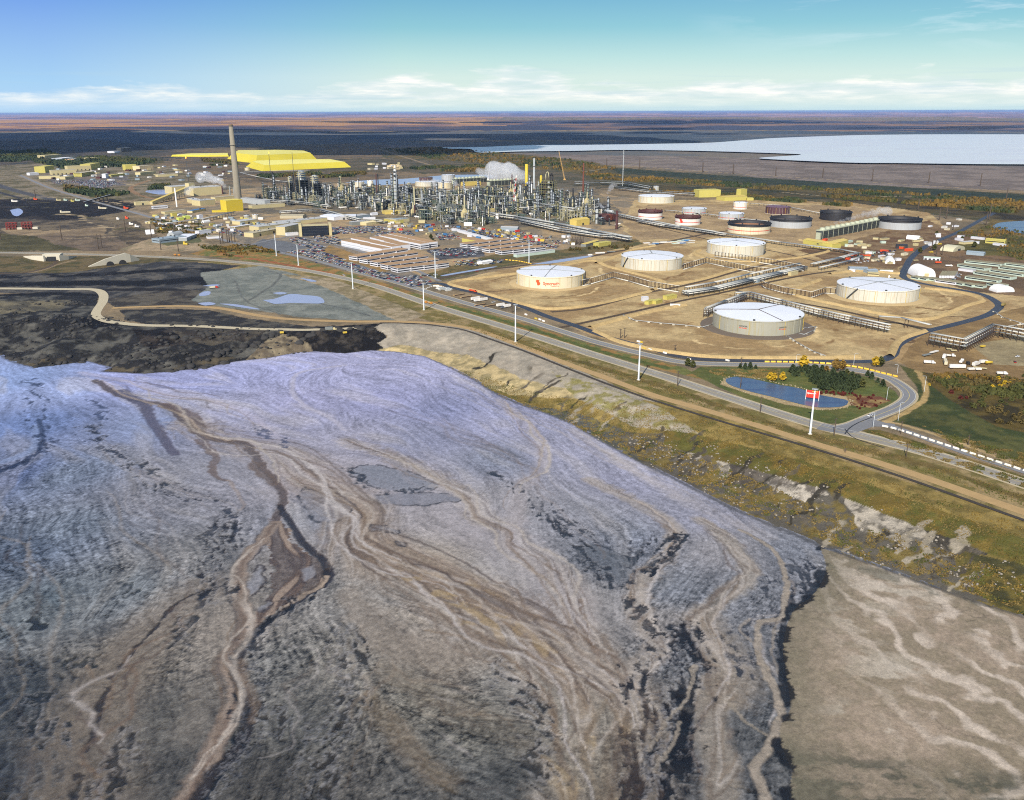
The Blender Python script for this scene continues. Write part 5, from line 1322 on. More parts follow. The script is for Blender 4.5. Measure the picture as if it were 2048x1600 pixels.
# ------------------------------------------------------------------ pipe racks and fences of posts
def pipe_rack(px, label, h=4.0, w=4.0, pipes=2, gap=9.0, postm=steel_brown, pm=None, levels=1, r=0.4, ground_pipe=False, group=None, world=None, zz=None):
 L = Wn(px) if world is None else np.asarray(world, float)
 seg = np.linalg.norm(np.diff(L, axis=0), axis=1); cum = np.concatenate([[0], np.cumsum(seg)])
 tot = cum[-1]
 gap = max(gap, tot / 48)
 o0 = np.array([L[0][0], L[0][1], zat(*L[0])])
 t = thing('pipe_rack', label, 'pipe rack', o0, 0, group)
 bent = None
 def at(s):
  i = min(int(np.searchsorted(cum, s, 'right')) - 1, len(seg) - 1)
  f = (s - cum[i]) / seg[i]
  p = L[i] * (1 - f) + L[i + 1] * f
  return p, (L[i + 1] - L[i]) / seg[i]
 n = int(tot / gap) + 1
 for k in range(n):
  p, d = at(min(k * gap, tot))
  if bent is None:
   mb = MB()
   for s in (-1, 1):
    mb.beam((0, s * w / 2, -0.5), (0, s * w / 2, h), 0.45)
   for lv in range(levels):
    z = h - lv * (h / (levels + 0.4))
    mb.beam((0, -w / 2 - 0.4, z), (0, w / 2 + 0.4, z), 0.45)
   bent = mb.build('bent', postm, t)
  else:
   q = bent.copy(); COL.objects.link(q); q.parent = t; bent_ = q
  b = bent if k == 0 else bent_
  b.location = (p[0] - o0[0], p[1] - o0[1], zat(*p) - o0[2]); b.rotation_euler = (0, 0, math.atan2(d[1], d[0]))
 pms = pm or [pipe_white, galv, steel_grey]
 for lv in range(levels):
  z = h - lv * (h / (levels + 0.4)) + 0.22 + r
  for k in range(pipes):
   off = (k - (pipes - 1) / 2) * (w / max(pipes, 1))
   rr = r * (0.7 + 0.6 * ((k * 7 + lv * 3) % 5) / 4)
   pts = []
   for i in range(len(L)):
    d = (L[min(i + 1, len(L) - 1)] - L[max(i - 1, 0)]); d = d / np.linalg.norm(d)
    q = L[i] + np.array([-d[1], d[0]]) * off
    pts.append((q[0] - o0[0], q[1] - o0[1], z + zat(*L[i]) - o0[2]))
   MB().pipe(pts, rr).build('pipe', pms[(k + lv) % len(pms)], t)
 if ground_pipe:
  pts = []
  for i in range(len(L)):
   d = (L[min(i + 1, len(L) - 1)] - L[max(i - 1, 0)]); d = d / np.linalg.norm(d)
   q = L[i] + np.array([d[1], -d[0]]) * (w * 0.6)
   pts.append((q[0] - o0[0], q[1] - o0[1], 1.0 + zat(*L[i]) - o0[2]))
  MB().pipe(pts, 0.75).build('ground_pipe', pipe_white, t)
 return t
tf = 'pipe racks across the tank farm'
pipe_rack([(1163, 573), (1180, 569), (1226, 556), (1258, 563), (1300, 575), (1358, 585)], 'post rack with white pipe running right from the emblem tank', 8, 2.2, 1, 6, steel_brown, [pipe_white], r=0.5, ground_pipe=True, group=tf)
pipe_rack([(1365, 540), (1385, 534), (1412, 526), (1450, 534), (1500, 544), (1545, 549)], 'post rack with white pipe running right from the tank behind the emblem tank', 8, 2.2, 1, 6, steel_brown, [pipe_white], r=0.5, ground_pipe=True, group=tf)
pipe_rack([(1430, 514), (1480, 520), (1545, 530), (1608, 543)], 'post rack with white pipe in front of the tank by the long yellow shed', 8, 2.2, 1, 6, steel_brown, [pipe_white], r=0.5, ground_pipe=True, group=tf)
pipe_rack([(1670, 590), (1650, 588), (1622, 597), (1570, 588), (1530, 578), (1520, 572)], 'post rack with white pipe left of the tank below the camp road', 8, 2.2, 1, 6, steel_brown, [pipe_white], r=0.5, ground_pipe=True, group=tf)
pipe_rack([(1411, 635), (1412, 632), (1452, 616), (1490, 601)], 'tall dark pipe rack at the left side of the nearest grey tank', 9, 5, 3, 6, steel_brown, [galv, pipe_white], 3, 0.4, group=tf)
pipe_rack([(1470, 600), (1500, 599), (1560, 615), (1640, 636), (1700, 650), (1778, 667)], 'long dark pipe rack running right behind the nearest grey tank', 9, 5, 3, 7, steel_brown, [galv, pipe_white], 3, 0.4, group=tf)
pipe_rack([(1756, 649), (1800, 652), (1858, 667)], 'pipe bridge crossing over the dark perimeter road', 9, 5, 4, 30, steel_brown, [galv, pipe_white], 1, 0.5, group=tf)
pipe_rack([(1858, 690), (1926, 703), (1984, 672), (2048, 684), (2110, 690)], 'tall dark pipe rack turning a corner at the right edge', 12, 6, 3, 6, steel_brown, [galv, pipe_white, steel_grey], 3, 0.45, group=tf)
pipe_rack([(2002, 672), (2030, 668), (2060, 664)], 'short white pipe spur behind the corner pipe rack', 9, 3, 1, 10, steel_brown, [pipe_white], 1, 0.6, group=tf)
pipe_rack([(1370, 592), (1430, 583), (1500, 566), (1560, 552), (1608, 540)], 'wide low pipe rack along the track between the tanks', 5, 12, 7, 9, steel_dark, [galv, pipe_white, steel_grey], 2, 0.55, group=tf)
pipe_rack([(1372, 584), (1430, 574), (1500, 557), (1600, 535)], 'narrow pipe rack beside the wide one between the tanks', 6, 5, 3, 9, steel_dark, [pipe_white, galv], 1, 0.5, group=tf)
pipe_rack([(1625, 535), (1680, 522), (1716, 512), (1680, 505), (1560, 490), (1450, 473), (1400, 466)], 'long pipe rack passing in front of the long yellow shed', 5, 8, 5, 10, steel_dark, [pipe_white, galv, steel_grey], 1, 0.5, group=tf)
pipe_rack([(1640, 541), (1700, 527), (1725, 517)], 'short pipe rack in front of the blue grey sheds', 4, 5, 3, 9, steel_dark, [galv, pipe_white], 1, 0.5, group=tf)
pipe_rack([(1275, 446), (1330, 456), (1400, 466), (1450, 474)], 'pipe rack in front of the two open white tanks', 6, 8, 5, 10, steel_dark, [galv, pipe_white], 2, 0.5, group=tf)
pipe_rack([(1220, 431), (1290, 446), (1360, 460), (1430, 471)], 'pipe rack left of the open white tanks', 7, 8, 5, 10, steel_dark, [steel_grey, galv, pipe_white], 2, 0.5, group=tf)
pipe_rack([(1235, 380), (1300, 388), (1390, 393)], 'dark pipe rack passing behind the farthest white tank', 9, 10, 4, 16, steel_dark, [steel_dark, galv], 2, 0.7, group=tf)
pipe_rack([(1150, 372), (1200, 370), (1250, 372), (1300, 382)], 'dark pipe rack below the green bank', 12, 10, 4, 18, steel_dark, [steel_dark, galv], 2, 0.8, group=tf)
pipe_rack([(1330, 424), (1400, 430), (1470, 440), (1540, 447)], 'thin pipe rack between the small grey tanks', 4, 5, 3, 12, steel_dark, [galv, pipe_white], 1, 0.5, group=tf)
pipe_rack([(1500, 410), (1560, 414), (1640, 430)], 'thin pipe rack behind the dark plum tank', 4, 5, 2, 12, steel_dark, [galv, pipe_white], 1, 0.5, group=tf)
def block_line(px, label, n=9):
 L = Wn(px)
 o0 = np.array([L[0][0], L[0][1], zat(*L[0])])
 t = thing('pipeline', label, 'pipeline', o0)
 MB().pipe([(p[0] - o0[0], p[1] - o0[1], 1.3 + zat(*p) - o0[2]) for p in L], 0.35).build('pipe', galv, t)
 seg = np.linalg.norm(np.diff(L, axis=0), axis=1); cum = np.concatenate([[0], np.cumsum(seg)])
 for k in range(n):
  s = cum[-1] * (k + 0.3) / n
  x = np.interp(s, cum, L[:, 0]); y = np.interp(s, cum, L[:, 1])
  MB().box(-1.3, 1.3, -0.9, 0.9, -0.3, 1.0).build('block', concrete, t, loc=(x - o0[0], y - o0[1], zat(x, y) - o0[2]))
block_line([(1246, 631), (1268, 642), (1320, 648), (1370, 652), (1405, 656), (1425, 650)], 'thin pipe on pale blocks reaching the nearest grey tank from the left')
block_line([(1572, 672), (1590, 684), (1625, 704), (1652, 714)], 'thin pipe on pale blocks running from the grey tank down to the road')
block_line([(1985, 622), (2005, 636), (2048, 650), (2090, 655)], 'thin pipe on pale blocks at the right edge above the corner rack', 6)
block_line([(1598, 660), (1615, 657), (1632, 655), (1629, 662), (1608, 671), (1595, 668)], 'bent white pipe loop beside the nearest grey tank', 4)
# ------------------------------------------------------------------ refinery
LAND = [('the tall concrete chimney', 477, 400), ('the yellow box building', 467, 424), ('the dark coker towers', 606, 392), ('the tall grey fractionator', 792, 405),
  ('the yellow stack', 1053, 372), ('the yellow lattice structure', 1095, 404), ('the red and white crane', 1030, 408), ('the rusty flare stack', 1166, 384), ('the dark red stack', 1233, 456),
  ('the cooling towers', 960, 366), ('the dark glass office', 615, 470), ('the plant pond', 720, 362), ('the gold pump house', 1166, 450), ('the twin dark stacks', 753, 390), ('the two-tone chimney', 830, 432), ('the coker twin', 632, 394), ('the beige power house', 385, 400)]
def rel(x, y, own=None):
 best = None
 for n, lx, ly in LAND:
  if n == own: continue
  dx = x - lx; dy = (y - ly) * 2.2
  d = math.hypot(dx, dy)
  if best is None or d < best[0]: best = (d, n, dx, dy)
 d, n, dx, dy = best
 if abs(dx) > abs(dy): return ('right of ' if dx > 0 else 'left of ') + n
 return ('in front of ' if dy > 0 else 'behind ') + n
def place(t, px, py, rz=None, s=None):
 p = G(px, py)
 t.location = [float(v) for v in p]
 if rz is not None: t.rotation_euler = (0, 0, rz)
 return p
_hd = Wn([(873, 613), (1200, 713)])
GRID = math.atan2(_hd[1, 1] - _hd[0, 1], _hd[1, 0] - _hd[0, 0])
cream = mat('cream_steel', (176, 168, 132), 0.6, 0.15)
greens = mat('green_steel', (96, 110, 98), 0.6, 0.25)
silver = mat('insulation_silver', (150, 156, 160), 0.45, 0.2, metal=0.3)
darkst = mat('process_dark', (58, 64, 66), 0.7, 0.3)
olive = mat('olive_steel', (128, 124, 84), 0.65, 0.25)
rust = mat('rust_steel', (104, 56, 40), 0.8, 0.25)
concg = mat('chimney_concrete', (146, 138, 120), 0.85, 0.14, 0.06, streak=0.35, streak_col=(110, 100, 84))
blackst = mat('stack_black', (34, 34, 36), 0.7, 0.25)
yel2 = mat('yellow_cladding', (206, 182, 54), 0.6, 0.12, 0.1)
yel_bld = mat('yellow_wall', (192, 180, 94), 0.65, 0.1, 0.1)
beige = mat('beige_wall', (198, 184, 138), 0.7, 0.12, 0.1)
beige_d = mat('beige_roof', (176, 166, 140), 0.8, 0.18, 0.1)
blue_grey = mat('blue_grey_wall', (146, 160, 168), 0.6, 0.15)
flame = bpy.data.materials.new('flame'); flame.use_nodes = True
_t = NT(flame.node_tree); _o = _t.n('ShaderNodeOutputMaterial'); _e = _t.n('ShaderNodeEmission'); _e.inputs[0].default_value = (1, 0.32, 0.04, 1); _e.inputs[1].default_value = 4; _t.l(_e.outputs[0], _o.inputs[0])
def stack(px, yb, ytop, wpx, label, m, wtop=None, rings=2, ringm=None, cat='chimney', name='chimney', cap=None, flare=False, split=None):
 p = G(px, yb); k = mpp(p)
 H = (yb - ytop) * k / math.cos(0.1); r0 = wpx / 2 * k; r1 = (wtop or wpx) / 2 * k
 t = thing(name, label, cat, p)
 if split:
  rs = r0 + (r1 - r0) * split
  MB().lathe([(r0, 0), (rs, H * split)], 20, capt=False).build('lower_shell', cap, t)
  MB().lathe([(rs, H * split), (r1, H), (r1 * 0.8, H), (r1 * 0.8, H - 2)], 20, capt=False).build('shell', m, t)
 else:
  MB().lathe([(r0, -1), (r1, H), (r1 * 0.8, H), (r1 * 0.8, H - 3)], 24, capt=False).build('shell', m, t)
  MB().lathe([(r1 * 0.8, H - 2.5), (0.05, H - 2.5)], 16, capt=False).build('flue', blackst, t)
  if cap: MB().lathe([(r1 * 1.01 + 0.1, H * 0.93), (r1 * 1.005 + 0.1, H * 1.0)], 24, capt=False).build('cap', cap, t)
 for i in range(rings):
  z = H * (i + 1) / (rings + 0.35); r = r0 + (r1 - r0) * z / H
  MB().lathe([(r, z - 0.3), (r + max(1.2, r * 0.3), z - 0.3), (r + max(1.2, r * 0.3), z + 0.9), (r, z + 0.9)], 20, capt=False).build('platform', ringm or m, t)
 if flare:
  MB().lathe([(r1 * 0.7, H), (r1 * 2.2, H + r1 * 3), (r1 * 1.6, H + r1 * 6), (0.05, H + r1 * 9)], 10, capt=False).build('flame', flame, t)
 return t
stack(477, 404, 257, 15.0, 'tall tapering concrete chimney left of the refinery', concg, 7.6, 1, concg, cap=mat('chimney_cap', (110, 98, 80)))
stack(377, 362, 319, 1.2, 'slim flare stack with an orange flame, farthest left', steel_dark, 1.0, 0, name='flare_stack', cat='flare stack', flare=True)
stack(541, 346, 309, 1.0, 'slim flare stack with a flame before the sulphur blocks', steel_dark, 0.9, 0, name='flare_stack', cat='flare stack', flare=True)
stack(588, 356, 307, 0.9, 'slim unlit flare stack before the sulphur blocks', steel_dark, 0.8, 0, name='flare_stack', cat='flare stack')
stack(548, 386, 345, 3.2, 'black stack right of the tall chimney', blackst, 2.8, 0)
stack(590, 396, 351, 3.0, 'black stack touching the left coker tower', blackst, 2.6, 0)
stack(754, 392, 349, 2.2, 'left one of the twin dark stacks', dark_red, 2.0, 0)
stack(757.5, 392, 349, 2.2, 'right one of the twin dark stacks', blackst, 2.0, 0)
stack(1053, 372, 330, 6.2, 'thick bright yellow stack near the steam', yel2, 6.0, 0)
stack(1068, 378, 319, 4.4, 'pale grey stack with a brown collar right of the yellow stack', galv, 3.4, 1, steel_brown)
stack(1166, 386, 328, 3.4, 'rusty brown flare stack standing alone at the right', rust, 2.6, 1, steel_dark)
stack(1233, 458, 422, 5.2, 'dark red stack at the right end of the refinery', dark_red, 4.8, 1, rust)
stack(830, 434, 375, 3.0, 'two-tone chimney, cream above and dark red below', cream, 2.4, 0, split=0.4, cap=dark_red)
stack(1024, 372, 350, 2.4, 'short dark red stack left of the red and white crane', dark_red, 2.2, 0)
stack(445, 388, 372, 3.2, 'short dark red stack, left of the three by the chimney', dark_red, 3.0, 0)
stack(461, 394, 373, 2.8, 'short grey stack, middle of the three by the chimney', steel_grey, 2.6, 0)
stack(469, 394, 374, 2.8, 'short grey stack nearest the chimney', steel_grey, 2.6, 0)
stack(354, 414, 377, 3.0, 'slim white stack on a beige base left of the power house', tank_white, 2.2, 0)
stack(1245, 372, 300, 1.6, 'lone tall pale mast at the foot of the green bank', galv, 1.2, 2, galv, name='flare_mast', cat='mast')
def column_proto(kind, h, r, m, n=3, plat=steel_dark):
 t = bpy.data.objects.new('process_column', None); link(t); t['category'] = 'process column'
 MB().lathe([(r, 0), (r, h * 0.62), (r * 0.82, h * 0.66), (r * 0.82, h * 0.97), (r * 0.4, h)], 14).build('shell', m, t)
 for i in range(n):
  z = h * (0.3 + 0.66 * i / max(1, n - 1)); q = r * (1 if z < h * 0.62 else 0.82)
  MB().lathe([(q, z), (q + 1.5, z), (q + 1.5, z + 1.1), (q + 1.3, z + 1.1)], 12, capt=False).build('platform', plat, t)
 MB().beam((r + 0.6, 0, 0), (r + 0.6, 0, h * 0.95), 0.7).build('ladder', plat, t)
 MB().pipe([(0, 0, h), (0, 0, h + 2), (0, r + 1.2, h + 2), (0, r + 1.2, 2)], 0.45).build('overhead_pipe', silver, t)
 return t
def frame_proto(nx, ny, nz, sx, sy, sz, m, rnd, vess=True, deck=True):
 t = bpy.data.objects.new('process_unit', None); link(t); t['category'] = 'process structure'
 mb = MB()
 for i in range(nx + 1):
  for j in range(ny + 1):
   mb.beam((i * sx, j * sy, 0), (i * sx, j * sy, nz * sz), 0.75)
 for k in range(1, nz + 1):
  for i in range(nx + 1): mb.beam((i * sx, 0, k * sz), (i * sx, ny * sy, k * sz), 0.55)
  for j in range(ny + 1): mb.beam((0, j * sy, k * sz), (nx * sx, j * sy, k * sz), 0.55)
 for k in range(nz):
  if rnd.random() < 0.6: mb.beam((0, 0, k * sz), (sx, 0, (k + 1) * sz), 0.4)
  if rnd.random() < 0.6: mb.beam((nx * sx, 0, k * sz), (nx * sx, sy, (k + 1) * sz), 0.4)
 mb.build('frame', m, t)
 if deck:
  for k in range(1, nz + 1):
   if rnd.random() < 0.75:
    x1 = nx * sx * rnd.choice((0.6, 1, 1)); MB().box(0, x1, 0.2, ny * sy - 0.2, k * sz - 0.1, k * sz + 0.18).build('deck', rnd.choice((steel_grey, steel_grey, galv, steel_dark)), t)
 if vess:
  for q in range(rnd.randint(4, 7)):
   x = rnd.uniform(1.5, nx * sx - 1.5); y = rnd.uniform(1, ny * sy - 1); k = rnd.randint(0, max(0, nz - 1)); r = rnd.uniform(1.0, 2.3)
   vm = rnd.choice((silver, greens, darkst, darkst, cream, galv))
   if rnd.random() < 0.5:
    L = rnd.uniform(5, 9); MB().tube((x - L / 2, y, k * sz + r + 0.4), (x + L / 2, y, k * sz + r + 0.4), r, n=10).build('drum', vm, t)
   else:
    hh = rnd.uniform(5, sz * 1.9); MB().lathe([(r, k * sz + 0.3), (r, k * sz + hh), (r * 0.4, k * sz + hh + r * 0.5)], 10, cx=x, cy=y).build('vessel', vm, t)
  for q in range(rnd.randint(4, 6)):
   x = rnd.uniform(0, nx * sx); z = rnd.uniform(2, nz * sz)
   MB().pipe([(x, -0.8, 0), (x, -0.8, z), (x + rnd.uniform(-6, 6), -0.8, z), (x + 2, ny * sy, z + 1)], rnd.uniform(0.3, 0.6)).build('pipe', rnd.choice((pipe_white, pipe_white, galv, cream)), t)
 return t
def drum_proto(L, r, m):
 t = bpy.data.objects.new('horizontal_vessel', None); link(t); t['category'] = 'process vessel'
 MB().tube((-L / 2, 0, r + 2), (L / 2, 0, r + 2), r, n=12, cap=False).build('shell', m, t)
 for s in (-1, 1):
  v = MB(); v.tube((s * L / 2, 0, r + 2), (s * (L / 2 + r * 0.5), 0, r + 2), r, r * 0.55, 12); v.build('head', m, t)
  MB().box(s * L * 0.3 - 0.4, s * L * 0.3 + 0.4, -r * 0.8, r * 0.8, 0, r + 1.2).build('saddle', concrete, t)
 return t
def heater_proto(m, sm):
 t = bpy.data.objects.new('fired_heater', None); link(t); t['category'] = 'fired heater'
 MB().box(-6, 6, -4, 4, 2, 13).build('firebox', m, t)
 mb = MB().box(-4, 4, -2.6, 2.6, 13, 16).box(-2.4, 2.4, -1.8, 1.8, 16, 18); mb.build('convection_section', m, t)
 MB().lathe([(1.5, 18), (1.3, 36), (1.1, 36), (1.1, 33)], 12, capt=False).build('stack', sm, t)
 for x in (-5, 5):
  for y in (-3, 3): MB().beam((x, y, 0), (x, y, 2), 0.8).build('leg', steel_dark, t)
 return t
def sphere_like(r, m):
 t = bpy.data.objects.new('process_vessel', None); link(t); t['category'] = 'process vessel'
 MB().lathe([(r, 0), (r, r * 3.2), (r * 0.8, r * 3.7), (r * 0.3, r * 4.0)], 14).build('shell', m, t)
 MB().lathe([(r, r * 2.6), (r + 1, r * 2.6), (r + 1, r * 2.6 + 1), (r + .8, r * 2.6 + 1)], 12, capt=False).build('platform', steel_dark, t)
 return t
def cooler_bank(n=6):
 t = bpy.data.objects.new('air_cooler', None); link(t); t['category'] = 'air cooler'
 mb = MB()
 for i in range(n + 1):
  for y in (0, 6): mb.beam((i * 4, y, 0), (i * 4, y, 9), 0.5)
 mb.build('legs_frame', steel_dark, t)
 MB().box(0, n * 4, 0, 6, 9, 10.6).build('plenum', darkst, t)
 for i in range(n): MB().lathe([(1.6, 10.6), (1.8, 11.5), (1.5, 11.5), (1.5, 10.8)], 10, cx=i * 4 + 2, cy=3, capt=False).build('fan_ring', galv, t)
 return t
R = random.Random(11)
PROTO = []
def reg(t, desc, grp, w):
 t.location = (0, 0, -4000)
 PROTO.append((t, desc, grp, w))
for (h, r, m, n, d) in ((34, 1.7, silver, 4, 'slim silver process column'), (44, 2.1, silver, 5, 'tall silver process column'), (28, 1.9, cream, 3, 'cream process column'), (40, 1.6, greens, 5, 'slim green process column'),
      (24, 2.4, galv, 3, 'short thick grey process column'), (36, 2.2, olive, 4, 'olive process column'), (30, 1.3, tank_white, 2, 'thin white process column'), (22, 1.3, darkst, 2, 'short dark process column')):
 reg(column_proto(d, h, r, m, n), d, 'columns of the refinery', 0.85)
for i, (nx, ny, nz, sx, sy, sz, m, d) in enumerate(((3, 2, 3, 6, 6, 5.5, greens, 'low green steel process frame'), (2, 2, 5, 6, 6, 5.2, steel_dark, 'tall dark steel process frame'), (4, 2, 2, 6.5, 7, 6, steel_dark, 'long low dark process frame'),
             (2, 1, 4, 6, 7, 5, cream, 'narrow cream steel process frame'), (3, 1, 3, 7, 8, 5, olive, 'olive steel process frame'), (5, 2, 2, 6, 6, 5.5, greens, 'long green steel process frame'), (2, 2, 3, 7, 7, 6, steel_grey, 'grey steel process frame'),
             (3, 2, 4, 6, 6, 5, darkst, 'bulky black steel process frame'))):
 reg(frame_proto(nx, ny, nz, sx, sy, sz, m, random.Random(i + 3)), d, 'steel frames of the refinery', 3.2)
for (L, r, m, d) in ((14, 2.4, silver, 'long silver drum on saddles'), (10, 2.0, cream, 'cream drum on saddles'), (18, 2.0, tank_white, 'long white drum on saddles'), (9, 2.6, greens, 'green drum on saddles')):
 reg(drum_proto(L, r, m), d, 'drums of the refinery', 1.0)
reg(heater_proto(steel_grey, galv), 'grey fired heater with a stack', 'heaters of the refinery', 1.1)
reg(heater_proto(darkst, blackst), 'black fired heater with a stack', 'heaters of the refinery', 0.8)
reg(heater_proto(beige, cream), 'beige fired heater with a stack', 'heaters of the refinery', 0.6)
reg(sphere_like(3.2, tank_white), 'fat white upright vessel', 'vessels of the refinery', 0.5)
reg(sphere_like(3.0, silver), 'fat silver upright vessel', 'vessels of the refinery', 0.6)
reg(cooler_bank(6), 'bank of air coolers', 'air coolers of the refinery', 1.4)
REFZONE = [(515, 400), (540, 378), (575, 384), (650, 380), (700, 382), (780, 378), (830, 385), (900, 384), (960, 378), (1000, 384), (1050, 380), (1110, 392), (1180, 398), (1200, 418), (1240, 446), (1235, 458), (1150, 452), (1060, 440), (1000, 436), (960, 452), (870, 446), (820, 440), (760, 424), (680, 420), (640, 416), (560, 408)]
ZP = Wn(REFZONE)
lo = ZP.min(0); hi = ZP.max(0)
cells = []
ca, sa = math.cos(GRID), math.sin(GRID)
taken = [(W(x, y)[0], W(x, y)[1], rr) for x, y, rr in ((477, 402, 16), (606, 392, 24), (632, 394, 22), (792, 405, 14), (1053, 372, 10), (1095, 404, 30), (1030, 408, 8), (1166, 450, 22), (1233, 457, 8), (1212, 441, 26), (830, 433, 8), (1168, 386, 10), (1140, 390, 20), (735, 372, 40))]
R = random.Random(23)
wsum = [w for *_, w in PROTO]
n_ref = 0
gi = []
for ga in np.arange(-1400, 1400, 25.0):
 for gb in np.arange(-2600, 2600, 31.0):
  gi.append((ga, gb))
cx0, cy0 = ZP.mean(0)
for ga, gb in gi:
 x = cx0 + ga * ca - gb * sa + R.uniform(-7, 7); y = cy0 + ga * sa + gb * ca + R.uniform(-7, 7)
 if not inpoly(np.array([x]), np.array([y]), ZP)[0]: continue
 if any((x - a) ** 2 + (y - b) ** 2 < (rr + 6) ** 2 for a, b, rr in taken): continue
 qx, qy = proj(x, y, 0)
 if R.random() < 0.10: continue
 t, d, grp, w = R.choices(PROTO, wsum)[0]
 s = R.uniform(0.65, 1.25)
 copy_thing(t, d + ' ' + rel(float(qx), float(qy)), (x, y, zat(x, y)), GRID + R.choice((0, math.pi / 2, math.pi)), grp, (s, s, s * R.uniform(0.6, 1.15)))
 n_ref += 1
 if R.random() < 0.35:                                         # a second thing close by
  t, d, grp, w = R.choices(PROTO[:8] + PROTO[16:20], wsum[:8] + wsum[16:20])[0]
  x2 = x + 13 * ca; y2 = y + 13 * sa
  copy_thing(t, d + ' ' + rel(float(qx) + 4, float(qy)), (x2, y2, zat(x2, y2)), GRID, grp, (s, s, s * R.uniform(0.7, 1.1)))
for t, *_ in PROTO:
 for ch in list(t.children): bpy.data.objects.remove(ch)
 bpy.data.objects.remove(t)
def coker(px, yb, ytop, label, seed, w=24):
 p = G(px, yb); k = mpp(p); H = (yb - ytop) * k
 t = thing('coker_tower', label, 'process tower', p, GRID)
 rnd = random.Random(seed)
 mb = MB(); n = int(H * 0.72 / 5.5)
 for i in range(4):
  for j in range(3): mb.beam((-w / 2 + i * w / 3, -w * 0.35 + j * w * 0.35, 0), (-w / 2 + i * w / 3, -w * 0.35 + j * w * 0.35, H * 0.72), 1.0)
 for k_ in range(n + 1):
  z = k_ * H * 0.72 / n
  for j in range(3): mb.beam((-w / 2, -w * 0.35 + j * w * 0.35, z), (w / 2, -w * 0.35 + j * w * 0.35, z), 0.8)
  for i in range(4): mb.beam((-w / 2 + i * w / 3, -w * 0.35, z), (-w / 2 + i * w / 3, w * 0.35, z), 0.8)
 mb.build('frame', darkst, t)
 for k_ in range(1, n): MB().box(-w / 2, w / 2, -w * 0.33, w * 0.33, k_ * H * 0.72 / n, k_ * H * 0.72 / n + 0.5).build('deck', darkst, t)
 MB().lathe([(w * 0.27, 3), (w * 0.27, H * 0.9), (w * 0.2, H * 0.95), (w * 0.2, H), (w * 0.06, H * 1.02)], 18).build('drum', silver if seed % 2 else galv, t)
 for z in (0.78, 0.86, 0.94): MB().lathe([(w * 0.27, H * z), (w * 0.36, H * z), (w * 0.36, H * z + 1.3), (w * 0.34, H * z + 1.3)], 16, capt=False).build('platform', cream, t)
 MB().pipe([(w * 0.45, -w * 0.4, 0), (w * 0.45, -w * 0.4, H * 0.96), (0, 0, H * 0.99)], 1.0).build('riser', cream, t)
 MB().box(-w * 0.42, w * 0.42, -w * 0.3, w * 0.3, 2, H * 0.66).build('wind_wall', blackst, t)
 return t
coker(606, 394, 343, 'left dark coker tower with a pale banded head', 1, 40)
coker(632, 396, 352, 'right dark coker tower with a pale banded head', 2, 34)
coker(583, 392, 354, 'narrow dark structure left of the coker towers', 3, 20)
coker(819, 400, 366, 'black structure right of the tall grey fractionator', 4, 16)
def fractionator():
 p = G(792, 408); k = mpp(p); H = (408 - 333) * k
 t = thing('fractionator', 'tall grey fractionator tower with a cluttered head', 'process tower', p, GRID)
 MB().lathe([(4.2, 0), (4.2, H * 0.55), (3.2, H * 0.58), (3.2, H * 0.9), (1.5, H * 0.92)], 18).build('shell', galv, t)
 for i in range(9):
  z = H * (0.12 + 0.1 * i); MB().lathe([(3.2, z), (6.0, z), (6.0, z + 1.2), (5.8, z + 1.2)], 14, capt=False).build('platform', steel_grey if i % 2 else cream, t)
 MB().box(-7, 7, -5, 5, H * 0.72, H * 0.76).box(-5, 6, -4, 4, H * 0.82, H * 0.85).build('top_deck', steel_dark, t)
 MB().tube((-4, 0, H * 0.8), (4, 0, H * 0.8), 2.0, n=10).build('condenser', tank_white, t)
 MB().lathe([(1.6, H * 0.85), (1.6, H * 0.98), (0.5, H)], 10, cx=3).build('vent_drum', tank_white, t)
 MB().pipe([(7, 0, 0), (7, 0, H * 0.9), (0, 0, H * 0.93)], 1.0).build('riser', silver, t)
 MB().pipe([(-7, 2, 0), (-7, 2, H * 0.62), (0, 0, H * 0.64)], 0.9).build('riser', cream, t)
fractionator()
